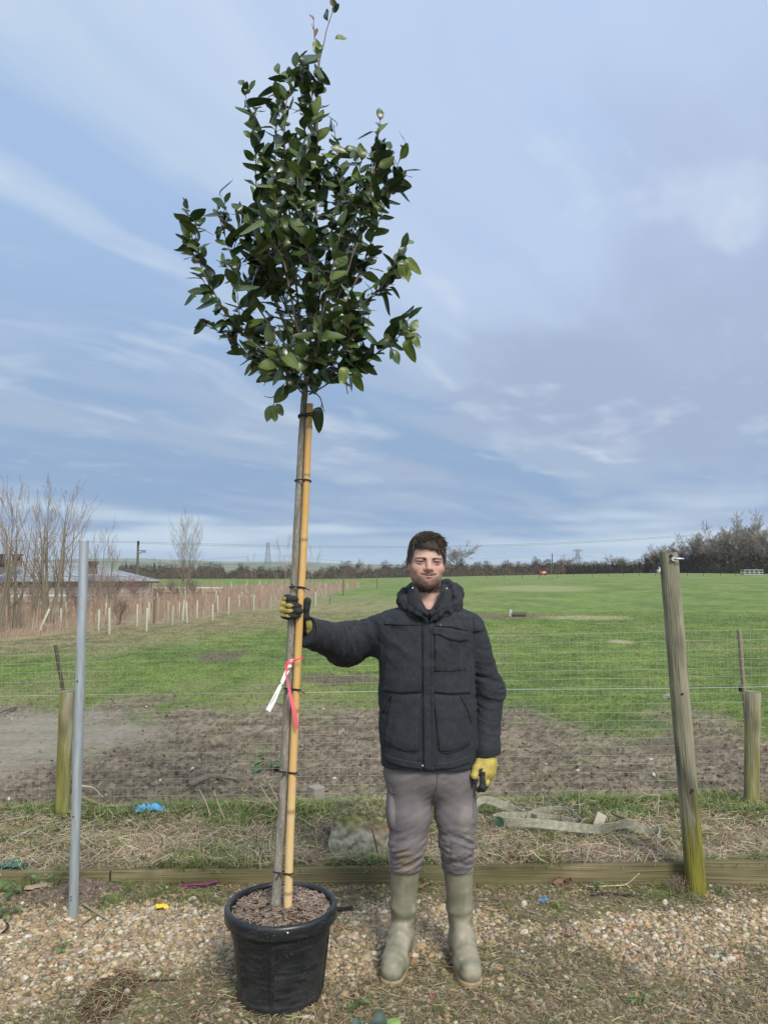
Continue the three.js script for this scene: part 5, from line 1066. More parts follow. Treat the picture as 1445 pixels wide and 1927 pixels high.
const headPaint = (wx, wy, wz) => {
  const [x, y, z] = inHead(wx, wy, wz), ax = Math.abs(x), n = fbm(x * 40, y * 40, z * 40, 3), q = noise(x * 160, y * 160, z * 160);
  let c = mix3([0.415, 0.262, 0.205], [0.515, 0.338, 0.27], clamp(0.5 + 1.3 * n + 0.3 * q));
  c = mix3(c, [0.49, 0.235, 0.19], 0.42 * ss(0.036, 0.006, Math.hypot(ax - 0.043, y + 0.024)) * ss(0.02, 0.04, z));   // ruddy cheeks
  c = mix3(c, [0.52, 0.23, 0.18], 0.45 * ss(0.022, 0.008, Math.hypot(x, y + 0.026)) * ss(0.07, 0.09, z));
  c = mix3(c, [0.57, 0.27, 0.21], 0.6 * ss(0.068, 0.074, ax) * ss(0.04, 0.02, Math.abs(y + 0.005)));
  if (z > 0.05) {
    const ly = y - 4.3 * ax * ax + 0.0548, lip = ss(1.15, 0.8, Math.hypot(ax / 0.032, ly / (ly > 0 ? 0.0052 : 0.0075)));
    c = mix3(c, [0.44, 0.20, 0.165], 0.8 * lip);
    c = mix3(c, [0.17, 0.06, 0.05], 0.8 * ss(0.0022, 0.0008, Math.abs(y + 0.0535 - 5.6 * ax * ax)) * ss(0.036, 0.032, ax));
    const t = (ax - 0.012) / 0.042, by = 0.0122 + 0.0030 * Math.sin(clamp(t) * 2.0), bw = lerp(0.0052, 0.0034, clamp(t));
    const brow = ss(1.25, 0.75, Math.abs(y - by) / bw + 0.7 * q * 0.6) * ss(-0.06, 0.06, t) * ss(1.06, 0.9, t);
    c = mix3(c, [0.050, 0.031, 0.022], 0.95 * brow);
    c = mix3(c, [0.05, 0.028, 0.022], 0.95 * ss(0.0026, 0.0006, Math.abs(Math.abs(y - EY) - 0.0033)) * (y > EY ? 1 : 0.35) * ss(0.0165, 0.0125, Math.abs(ax - EX)) );  // lashes
  }
  const b = beard(x, y, z), fuzz = clamp(b * (0.85 + 0.7 * q + 0.5 * n));
  c = mix3(c, mix3([0.17, 0.10, 0.066], [0.05, 0.031, 0.023], ss(-0.078, -0.108, y)), 0.9 * fuzz);
  c = mix3(c, [0.30, 0.16, 0.13], 0.35 * ss(0.0185, 0.011, Math.hypot((ax - EX) * 0.8, y - EY + 0.002)) * ss(0.03, 0.05, z));
  const under = ss(0.012, 0.02, hairCap(x, y, z)) ; c = mix3(c, [0.06, 0.042, 0.033], 0.9 * (1 - under) * ss(-0.012, 0.004, -hairCap(x, y, z) + 0.004));
  return c;
};
// where the hair grows: below zero inside the hair
function hairCap(x, y, z) {
  const ax = Math.abs(x), n = fbm(x * 35, y * 14, z * 35, 3);
  const side = ax > 0.055 ? 1 : 0, n2 = noise(x * 45, 5);
  const hairline = z > 0.03 ? 0.062 - 0.10 * Math.max(0, ax - 0.03) - 0.006 * n2 : lerp(-0.012, 0.06, ss(0.008, 0.045, z)) - 0.05 * ss(0.0, -0.05, z);
  const front = ax > 0.052 && z > 0.0 ? lerp(0.062, 0.0, ss(0.052, 0.068, ax)) * 1 - 0.02 * ss(0.072, 0.08, ax) : hairline;
  return front - y + 0.004 * n;
}
const bodyMat = phys([1, 1, 1], 0.52, { vertexColors: true, specularIntensity: 0.5 });
mesh('body', netSurface(headField, V(HC.x - 0.14, HC.y - 0.25, HC.z - 0.13), V(HC.x + 0.15, HC.y + 0.14, HC.z + 0.13), 0.0024, headPaint), bodyMat, person);
for (const s of [-1, 1]) { // eyes
  const e = new MB(), c = outHead(s * EX, EY, EZ), look = outHead(s * EX - 0.0005 * s, EY - 0.0004, EZ + 0.0129);
  e.add(new THREE.SphereGeometry(0.0126, 28, 20).translate(c.x, c.y, c.z), (v) => { const r = v.distanceTo(look); return r < 0.003 ? [0.004, 0.004, 0.005] : r < 0.0084 ? [0.030, 0.022, 0.017] : [0.24, 0.195, 0.18]; });
  mesh('eye', e.geo(), phys([1, 1, 1], 0.18, { vertexColors: true }), person);
}
// hair: a shaped mass with strands laid over it, the fringe falling forward
{
  const hr = rng(404), tufts = [];
  for (let k = 0; k < 17; k++) { // fringe locks
    const u = k / 16, x = lerp(-0.056, 0.060, u), len = [0.004, 0.000, 0.004, 0.014, 0.024, 0.019, 0.027, 0.022, 0.026, 0.030, 0.027, 0.033, 0.041, 0.045, 0.041, 0.030, 0.022][k];
    tufts.push([V(x * 0.8 - 0.006, 0.097 - x * x * 3, 0.050 - Math.abs(x) * 0.35), V(x * 0.96 + 0.001 + 0.006 * (hr() - 0.5), 0.079 - x * x * 2.5, 0.083 - x * x * 7.0), V(x + 0.006 + 0.012 * (hr() - 0.5), 0.082 - len * (0.8 + 0.45 * hr()), 0.0865 - x * x * 9.0), [0.012, 0.0082, 0.0018]]);
  }
  const fld = (wx, wy, wz) => {
    const [x, y, z] = inHead(wx, wy, wz), ax = Math.abs(x);
    let d = ell(x, y, z, 0.002, 0.034, -0.014, 0.0790, 0.0905, 0.104);
    const streak = fbm(x * 70 + z * 18, y * 16, z * 30, 3), lump = fbm(x * 24 + z * 9, y * 12, z * 16, 3);
    d -= 0.0055 * streak + 0.010 * lump * ss(0.02, 0.08, y);
    d = smin(d, ell(x, y, z, 0.006, 0.086, 0.022, 0.056, 0.034, 0.058) - 0.006 * streak - 0.007 * lump, 0.03);
    d = Math.max(d, hairCap(x, y, z));
    let f = 1e9; for (const [a, b, c, r] of tufts) { const q = Math.min(cone(x, y, z, a, b, r[0], r[1]), cone(x, y, z, b, c, r[1], r[2])); f = smin(f, q, 0.004); }
    return smin(d, f - 0.0024 * fbm(x * 160, y * 20, z * 90, 2), 0.016);
  };
  const hp = (wx, wy, wz) => { const [x, y, z] = inHead(wx, wy, wz), s = fbm(x * 110 + z * 22, y * 13, z * 40, 3), m = fbm(x * 30, y * 10, z * 20, 2); return mix3([0.034, 0.024, 0.018], [0.145, 0.110, 0.084], clamp(0.42 + 1.8 * s + 0.9 * m)); };
  const hair = mesh('hair', netSurface(fld, V(HC.x - 0.11, HC.y - 0.07, HC.z - 0.14), V(HC.x + 0.11, HC.y + 0.15, HC.z + 0.13), 0.0024, hp), painted(0.7), person);
  const st = new MB();
  for (let k = 0; k < 5200; k++) { // strands over the mass
    const a = (hr() - 0.5) * 2.6, t = hr(), kind = hr(), top = kind < 0.5, front = kind > 0.72;
    let p = front ? V(lerp(-0.06, 0.066, hr()), lerp(0.072, 0.116, hr()), 0.15) : top ? V((hr() - 0.5) * 0.15, 0.15, lerp(-0.06, 0.085, hr())) : V(hr() < 0.5 ? -0.12 : 0.12, 0.03 + 0.09 * hr(), lerp(-0.08, 0.035, hr()));
    const dirIn = front ? V(0, 0, -1) : top ? V(0, -1, 0) : V(-Math.sign(p.x), 0, 0); let w = outHead(p.x, p.y, p.z), ok = false;
    const din = outHead(p.x + dirIn.x * 0.002, p.y + dirIn.y * 0.002, p.z + dirIn.z * 0.002).sub(w);
    for (let q = 0; q < 60; q++) { if (fld(w.x, w.y, w.z) < 0.0005) { ok = true; break; } w.add(din); }
    if (!ok) continue;
    const len = (0.018 + 0.022 * hr()) * (front ? 0.62 : 1), flow = front ? V(0.28 + 0.25 * (hr() - 0.5), -0.95, 0.1) : top ? V(p.x * 0.5 + 0.7 * (hr() - 0.35), -0.45 + 0.4 * hr(), 0.9) : V(0, -1, 0.25 * (hr() - 0.3)), pts = [w.clone()];
    let cur = w.clone(); for (let q = 0; q < 4; q++) { const nx2 = outHead(flow.x * len * 0.25, flow.y * len * 0.25, flow.z * len * 0.25).sub(outHead(0, 0, 0)); cur = cur.clone().add(nx2); for (let g = 0; g < 6; g++) { const d = fld(cur.x, cur.y, cur.z); if (d < 0.0004) { const e = 0.002, gr = V(fld(cur.x + e, cur.y, cur.z) - d, fld(cur.x, cur.y + e, cur.z) - d, fld(cur.x, cur.y, cur.z + e) - d).normalize(); cur.addScaledVector(gr, 0.0012 - d * 0.6); } } pts.push(cur); }
    const col = mix3([0.030, 0.021, 0.015], [0.20, 0.155, 0.12], hr() ** 1.6); st.tube(pts, [0.0008, 0.0009, 0.0008, 0.0006, 0.0003], 3, col, false);
  }
  mesh('hair_strands', st.geo(), painted(0.62), hair).userData.kind = 'stuff';
  // short beard hairs
  const bd = new MB();
  for (let k = 0; k < 5200; k++) {
    const p = V((hr() - 0.5) * 0.14, lerp(-0.120, -0.038, hr()), 0.14), w = outHead(p.x, p.y, p.z), din = outHead(p.x, p.y, p.z - 0.0025).sub(w); let ok = false;
    for (let q = 0; q < 64; q++) { const d = headField(w.x, w.y, w.z); if (d < 0.0006) { ok = true; break; } w.addScaledVector(din, clamp(d / 0.0025, 0.3, 6)); }
    if (!ok) continue; const [x, y, z] = inHead(w.x, w.y, w.z); if (hr() > beard(x, y, z) * 0.9 - 0.12) continue;
    const e = 0.002, d0 = headField(w.x, w.y, w.z), n = V(headField(w.x + e, w.y, w.z) - d0, headField(w.x, w.y + e, w.z) - d0, headField(w.x, w.y, w.z + e) - d0).normalize();
    const len = 0.004 + 0.004 * hr(), dir = n.clone().multiplyScalar(0.55).add(V(0.3 * (hr() - 0.5), -0.8, 0)).normalize(), s = V(dir.z, 0, -dir.x).normalize().multiplyScalar(0.00035), col = mix3([0.03, 0.019, 0.014], [0.17, 0.10, 0.062], hr() ** 1.5 * ss(-0.125, -0.07, y));
    const a = bd.vert(w.clone().add(s), col), b = bd.vert(w.clone().sub(s), col), c = bd.vert(w.clone().addScaledVector(dir, len), col); bd.tri(a, b, c);
  }
  mesh('beard', bd.geo(), painted(0.6, { side: THREE.DoubleSide }), person).userData.kind = 'stuff';
}
// ---------------------------------------------------------------- bare trees and hedges
// grows a leafless tree into one wood geometry (trunk and boughs) and one of twigs
function growTree(seed, o) {
  const r = rng(seed), wood = new MB(), twig = new MB();
  const go = (p, d, len, rad, level) => {
    const pts = [p.clone()], n = level === 0 ? 6 : 4, dir = d.clone(); let cur = p.clone(); const radii = [rad];
    for (let k = 1; k <= n; k++) { dir.add(V((r() - 0.5) * o.wander, (r() - 0.5) * o.wander * 0.5 + o.lift, (r() - 0.5) * o.wander)).normalize(); cur = cur.clone().addScaledVector(dir, len / n); pts.push(cur); radii.push(Math.max(o.minR, rad * (1 - (o.taper * k) / n))); }
    (level < o.levels - 1 ? wood : twig).tube(pts, radii, level === 0 ? 7 : level < 2 ? 5 : 3, (q) => mix3(o.c0, o.c1, clamp(level / o.levels + 0.25 * (r() - 0.5))), level === 0);
    if (level >= o.levels) return;
    const kids = o.kids[Math.min(level, o.kids.length - 1)];
    for (let k = 0; k < kids; k++) {
      const f = o.from[Math.min(level, o.from.length - 1)] + (1 - o.from[Math.min(level, o.from.length - 1)]) * ((k + r()) / kids), q = clamp(f, 0, 0.999) * n, i = Math.floor(q), at0 = pts[i].clone().lerp(pts[i + 1], q - i), t = pts[i + 1].clone().sub(pts[i]).normalize();
      const a = r() * 6.283 + k * 2.4, s = V(Math.cos(a), 0, Math.sin(a)); s.addScaledVector(t, -s.dot(t)).normalize();
      const open = o.open[Math.min(level, o.open.length - 1)] * (0.7 + 0.6 * r());
      go(at0, t.clone().multiplyScalar(Math.cos(open)).addScaledVector(s, Math.sin(open)).normalize(), len * o.ratio * (0.7 + 0.6 * r()) * (1.15 - 0.5 * f * o.apical), Math.max(o.minR, lerp(rad, radii[n], f) * o.thin), level + 1);
    }
  };
  for (let k = 0; k < (o.stems ?? 1); k++) { const a = r() * 6.283, s = o.stems > 1 ? 0.06 + 0.14 * r() : 0.03; go(V(Math.cos(a) * (o.stems > 1 ? 0.15 * r() : 0), -0.1, Math.sin(a) * (o.stems > 1 ? 0.15 * r() : 0)), V(Math.cos(a) * s, 1, Math.sin(a) * s).normalize(), o.height * (0.8 + 0.25 * r()), o.radius, 0); }
  return [wood.geo(), twig.geo()];
}
const barkPaint = painted(0.95);
function bareTree(name, label, category, pos, shape, scale, turn, group, parts = ['trunk', 'crown']) {
  const t = thing(name, label, category, pos, group); t.rotation.y = turn; t.scale.setScalar(scale);
  mesh(parts[0], shape[0], barkPaint, t); mesh(parts[1], shape[1], barkPaint, t);
  return t;
}
const onField = (px, py0, D, sink = 0.05) => { const p = at(px, py0, D); return V(p.x, groundAt(p.x, -D) - sink, -D); };

// upright young trees with long rising shoots, left of the steel tube
{
  const o = { levels: 3, kids: [10, 4, 2], from: [0.2, 0.15, 0.25], open: [0.62, 0.42, 0.4], ratio: 0.44, thin: 0.5, taper: 0.92, wander: 0.10, lift: 0.14, apical: 1, minR: 0.0036, height: 1, c0: [0.16, 0.14, 0.10], c1: [0.29, 0.215, 0.175] };
  const T = [[28, 1155, 21, 4.35, 'tall'], [92, 1150, 23.5, 4.6, 'forked'], [-6, 1150, 20, 4.1, 'edge'], [62, 1148, 26, 4.4, 'mid'], [118, 1148, 27, 4.5, 'right'], [180, 1140, 29, 3.4, 'slim'], [208, 1135, 31, 2.9, 'slimmer']];
  const say = ['pale bare young tree with rising shoots near the left edge', 'bare young tree with a stout forked trunk just left of the steel tube', 'bare young tree cut off by the left edge of the view', 'bare young tree with thin whips between the two stoutest trees', 'bare young tree rising directly behind the top of the steel tube', 'slim bare sapling just right of the steel tube by the barn', 'smallest bare sapling right of the steel tube before the barn roof'];
  T.forEach(([px, py, D, h], k) => {
    const s = growTree(300 + k * 7, { ...o, height: h * 0.82, radius: 0.014 * h * (k === 1 ? 1.2 : 0.8), stems: k === 1 || k === 0 ? 3 : 2 });
    bareTree('bare_tree', say[k], 'tree', onField(px, py, D), s, 1, k);
  });
  const v = growTree(77, { ...o, height: 4.3, radius: 0.035, stems: 4, kids: [14, 5, 2], c0: [0.16, 0.14, 0.11], c1: [0.24, 0.19, 0.15] });
  bareTree('bare_tree', 'lone bare tree with many upright stems right of the barn', 'tree', onField(346, 1140, 43), v, 1, 0.4);
  const sap = growTree(81, { ...o, height: 3.0, radius: 0.02, stems: 1, kids: [12, 4], levels: 2, c0: [0.27, 0.235, 0.19], c1: [0.27, 0.22, 0.18] });
  for (const [px, D, sc, label] of [[540, 33, 1.0, 'pale thin sapling just left of the trunk in the young plantation'], [585, 36, 0.9, 'thin sapling just right of the bamboo cane in the young plantation'], [475, 52, 0.9, 'faint sapling in the plantation below the lattice pylon'], [165, 27, 0.5, 'short bare sapling beside the steel tube']]) bareTree('sapling', label, 'sapling', onField(px, 1130, D), sap, sc, D);
}
// broad field trees beyond the hedge
{
  const o = { levels: 5, kids: [5, 4, 4, 4, 3], from: [0.42, 0.35, 0.3, 0.3, 0.3], open: [0.75, 0.62, 0.6, 0.6, 0.6], ratio: 0.66, thin: 0.6, taper: 0.62, wander: 0.28, lift: 0.02, apical: 0.5, minR: 0.017, height: 3.2, radius: 0.2, c0: [0.085, 0.075, 0.06], c1: [0.20, 0.165, 0.13] };
  const bare = { ...o, levels: 4, kids: [8, 4, 4, 3], from: [0.38, 0.3, 0.3, 0.3], minR: 0.028, open: [0.8, 0.6, 0.55, 0.55], ratio: 0.7, height: 3.6 }, A = growTree(11, bare), B = growTree(23, { ...bare, height: 4.0 });
  for (const [px, D, sc, label, S, t] of [[857, 150, 0.98, 'round headed bare tree directly behind the person\'s shoulder', A, 0], [663, 175, 0.66, 'small bare tree rising from the hedge between cane and person', B, 1], [1061, 168, 0.66, 'rounded bare tree in the hedge beside the far right pylon', B, 2.4], [1160, 160, 0.62, 'thin bare tree in the hedge left of the tall leaning post', A, 4], [1187, 165, 0.5, 'smallest bare tree in the hedge just left of the leaning post', B, 5]])
    bareTree('field_tree', label, 'tree', onField(px, 1085, D, 0.3), S, sc, t);
  // the wood on the right
  const w = { ...o, levels: 5, kids: [7, 4, 4, 3, 3], from: [0.2, 0.25, 0.3, 0.3, 0.3], open: [0.55, 0.5, 0.55, 0.6, 0.6], ratio: 0.56, height: 4.4, radius: 0.13, minR: 0.014, lift: 0.06, c0: [0.13, 0.115, 0.09], c1: [0.245, 0.212, 0.175] };
  const S = [growTree(41, { ...w, stems: 2 }), growTree(53, { ...w, stems: 3 }), growTree(67, { ...w, stems: 2 })];
  let n = 0; const rr = rng(8);
  for (const [px, D, sc] of [[1222, 128, 0.62], [1243, 124, 0.72], [1262, 126, 0.62], [1283, 122, 0.80], [1303, 120, 0.92], [1318, 126, 0.98], [1335, 118, 1.0], [1352, 121, 1.03], [1368, 116, 1.1], [1385, 119, 1.16], [1400, 114, 1.22], [1415, 118, 1.2], [1430, 113, 1.16], [1447, 116, 1.12], [1465, 112, 1.1], [1483, 114, 1.1]])
    bareTree('wood_tree', 'bare grey tree standing in the wood at the right edge of the field', 'tree', onField(px, 1080, D, 0.2), S[n++ % 3], sc * 0.9, rr() * 6, 'bare trees of the wood on the right');
}
// hedges: a mass of twigs round a line
function hedge(name, label, line, height, depth, count, seed, cols, lum = 1) {
  const r = rng(seed), b = new MB(), c = new THREE.CatmullRomCurve3(line);
  const mid = line[Math.floor(line.length / 2)].clone(); mid.y = groundAt(mid.x, mid.z);
  const lumps = (t) => height * (0.70 + 0.95 * fbm(t * 31, seed, 1, 4) + 0.3 * noise(t * 90, seed, 4));
  for (let k = 0; k < count; k++) {
    const t = r(), p = c.getPoint(t), h = lumps(t), y = Math.pow(r(), 0.8) * h, e = Math.sqrt(clamp(1 - (y / h) ** 2, 0.05, 1)), z = (r() - 0.5) * depth * e;
    const q = V(p.x + (r() - 0.5) * 0.6, groundAt(p.x, p.z) + y - 0.05, p.z + z).sub(mid), L2 = (0.35 + 0.65 * r()) * 0.85, a = r() * 6.283, up = 0.25 + 0.9 * r(), d = V(Math.cos(a), up, Math.sin(a)).normalize().multiplyScalar(L2), w = V(-d.z, 0, d.x).normalize().multiplyScalar(0.022 + 0.03 * r());
    const col = mix3(cols[0], cols[1], r()).map((v) => v * lum), i = b.vert(q.clone().sub(w), col), j = b.vert(q.clone().add(w), col), m = b.vert(q.clone().add(d), col); b.tri(i, j, m);
  }
  const t = thing(name, label, 'hedge', mid);
  mesh('twigs', b.geo(), painted(0.95, { side: THREE.DoubleSide }), t).userData.kind = 'stuff';
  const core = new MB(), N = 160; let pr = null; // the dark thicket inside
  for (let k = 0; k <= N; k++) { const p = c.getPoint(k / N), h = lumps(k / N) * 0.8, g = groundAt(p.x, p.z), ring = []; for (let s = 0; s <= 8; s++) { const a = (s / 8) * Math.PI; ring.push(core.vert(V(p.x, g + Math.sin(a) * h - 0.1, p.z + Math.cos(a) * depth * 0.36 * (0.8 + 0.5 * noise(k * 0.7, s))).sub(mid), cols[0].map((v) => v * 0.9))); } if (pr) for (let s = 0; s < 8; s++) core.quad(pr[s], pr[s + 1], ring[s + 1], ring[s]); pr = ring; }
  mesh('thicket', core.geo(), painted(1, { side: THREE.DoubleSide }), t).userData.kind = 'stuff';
}
{
  const P = (px, D) => { const p = at(px, 1085, D); return V(p.x, 0, -D); }, brown = [[0.075, 0.062, 0.046], [0.215, 0.175, 0.135]];
  hedge('hedge', 'long dark brown bare hedge across the far side of the field', [P(230, 148), P(420, 152), P(560, 150), P(700, 153), P(850, 150), P(960, 152), P(1060, 150)], 3.3, 3.2, 26000, 5, brown);
  hedge('hedge', 'lower hedge running right towards the leaning post', [P(1040, 156), P(1100, 150), P(1160, 142), P(1240, 134)], 2.9, 3, 9000, 15, brown);
  hedge('hedge', 'tall dark undergrowth below the wood on the right', [P(1215, 126), P(1270, 122), P(1330, 116), P(1400, 112), P(1470, 108)], 4.0, 4, 15000, 25, [[0.06, 0.05, 0.038], [0.17, 0.135, 0.10]]);
  hedge('hedge', 'pale distant hedge on the rise right of the barn', [P(225, 205), P(300, 210), P(420, 215)], 4.5, 4, 6000, 35, [[0.06, 0.055, 0.045], [0.12, 0.105, 0.085]]);
}
// ---------------------------------------------------------------- barn
{
  const D = 50, c0 = at(290, 1092, D), t = thing('barn', 'long low barn with a grey hipped sheet roof and roof vents', 'barn', V(c0.x, groundAt(c0.x - 8, -D), -D)); t.rotation.y = 0.29;
  const rel = (v) => v.clone().sub(t.position), e = c0.y, dd = 7.5, LEN = 27, x1 = c0.x, x0 = x1 - LEN, z0 = -D, z1 = -D - dd, ry = at(203, 1059.5, D + dd / 2).y, rx = at(203, 1060, D + dd / 2).x;
  const wall = new MB(), g0 = t.position.y - 0.3, n = 60;
  const board = (x, y) => mix3([0.24, 0.215, 0.185], [0.38, 0.35, 0.31], clamp(0.5 + fbm(x * 1.2, y * 5, 3, 3) * 1.6));
  const rows = 9; for (let k = 0; k < rows; k++) { const y0 = lerp(g0, e - 0.1, k / rows), y1 = lerp(g0, e - 0.1, (k + 1) / rows) - 0.02; const b = new MB(); b.box((x0 + x1) / 2 - 0.15, (y0 + y1) / 2, z0 - 0.05, LEN - 0.3, y1 - y0, 0.05, (v) => board(v.x + k * 7, v.y), 0, [0.06, 0, 0]); b.box(x1 - 0.15, (y0 + y1) / 2, (z0 + z1) / 2, 0.05, y1 - y0, dd - 0.2, (v) => board(v.z + k * 3, v.y)); const g = b.geo(true); g.translate(-t.position.x, -t.position.y, -t.position.z); mesh('cladding_board', g, barkPaint, t); }
  wall.box((x0 + x1) / 2 - 0.2, (g0 + e) / 2, (z0 + z1) / 2, LEN - 0.6, e - g0 - 0.2, dd - 0.5, [0.10, 0.09, 0.08]); { const g = wall.geo(true); g.translate(-t.position.x, -t.position.y, -t.position.z); mesh('wall', g, barkPaint, t); }
  const roof = new MB(), N = 46, col = (x, s) => mix3([0.195, 0.21, 0.225], [0.315, 0.33, 0.345], clamp(0.5 + 1.3 * fbm(x * 0.7, s * 3, 2, 4)));
  const zr = (z0 + z1) / 2, ov = 0.35;
  // front slope in sheets, each with its ridge of corrugation
  for (let k = 0; k < N; k++) { const a = lerp(x0, x1 + ov, k / N), b = lerp(x0, x1 + ov, (k + 1) / N) - 0.03, ta = Math.min(a, lerp(x0, rx, k / N)), tb = Math.min(b, lerp(x0, rx, (k + 1) / N));
    for (let s = 0; s < 4; s++) { const f0 = s / 4, f1 = (s + 1) / 4, P = (x, tx, f) => rel(V(lerp(x, tx, f), lerp(e - 0.05, ry, f) + 0.015 * (s % 2), lerp(z0 + ov, zr, f))), c = col(k * 3.1, s), i = [P(a, ta, f0), P(b, tb, f0), P(b, tb, f1), P(a, ta, f1)].map((p) => roof.vert(p, c)); roof.quad(...i); const j = [P(b, tb, f0), P(b + 0.03, tb + 0.03, f0), P(b + 0.03, tb + 0.03, f1), P(b, tb, f1)].map((p) => roof.vert(p.add(V(0, 0.04, 0)), c.map((v) => v * 0.85))); roof.quad(...j); } }
  { const c = [0.22, 0.235, 0.255], i = [V(x1 + ov, e - 0.05, z0 + ov), V(x1 + ov, e - 0.05, z1 - ov), V(rx, ry, zr)].map((p) => roof.vert(rel(p), c)); roof.tri(...i); const j = [V(x0, e - 0.05, z1 - ov), V(x1 + ov, e - 0.05, z1 - ov), V(rx, ry, zr), V(x0, ry, zr)].map((p) => roof.vert(rel(p), c)); roof.quad(j[1], j[0], j[3], j[2]); }
  const rf = mesh('roof', roof.geo(true), painted(0.55, { side: THREE.DoubleSide, metalness: 0.15 }), t);
  const fas = new MB(); fas.box((x0 + x1 + ov) / 2, e - 0.11, z0 + ov - 0.01, LEN + ov, 0.1, 0.05, [0.06, 0.045, 0.04]); { const g = fas.geo(true); g.translate(-t.position.x, -t.position.y, -t.position.z); mesh('fascia', g, barkPaint, t); }
  for (const [px, py, dz] of [[34, 1046, 0.5], [62, 1047, 0.5], [28, 1062, 0.32], [176, 1065, 0.30], [-20, 1050, 0.5]]) {
    const p = at(px, py, D + dd * dz - 3), v = new MB(), y = lerp(e, ry, dz * 2);
    v.box(0, 0.1, 0, 0.52, 0.75, 0.52, (q) => mix3([0.10, 0.085, 0.07], [0.20, 0.175, 0.145], clamp(0.5 + noise(q.y * 14, q.x * 3) * 1.5))); v.box(0, 0.46, 0, 0.66, 0.09, 0.66, [0.05, 0.045, 0.04]); v.box(0, 0.22, 0.262, 0.40, 0.22, 0.02, [0.025, 0.022, 0.02]);
    const g = v.geo(true), q = rel(V(p.x, y, p.z)); g.translate(q.x, q.y, q.z); mesh('roof_vent', g, barkPaint, rf);
  }
}
// fences near the barn
{
  const railFence = (px0, px1, py, D, h, label, pale) => {
    const a = at(px0, py, D), b = at(px1, py, D), t = thing('rail_fence', label, 'fence', V((a.x + b.x) / 2, a.y - h, -D)), len = b.x - a.x, n = Math.round(len / 1.6);
    const W = pale ? [0.55, 0.56, 0.55] : [0.15, 0.125, 0.10];
    const rail = (y, hh, c) => { const m = new MB(); m.box(0, y, 0.04, len, hh, 0.035, c); mesh('rail', m.geo(true), barkPaint, t); };
    rail(h, 0.06, W); rail(h * 0.66, 0.12, [0.15, 0.125, 0.1]); rail(h * 0.3, 0.12, [0.13, 0.11, 0.09]);
    for (let k = 0; k <= n; k++) { const m = new MB(); m.box(-len / 2 + (k / n) * len, h / 2 - 0.15, 0, 0.11, h + 0.3, 0.09, [0.11, 0.09, 0.07]); mesh('fence_upright', m.geo(true), barkPaint, t); }
  };
  railFence(-60, 148, 1120, 34, 1.05, 'dark post and rail fence with a pale top in front of the barn', true);
  railFence(292, 420, 1106, 46, 0.95, 'low board fence with a white top edge right of the barn', true);
}
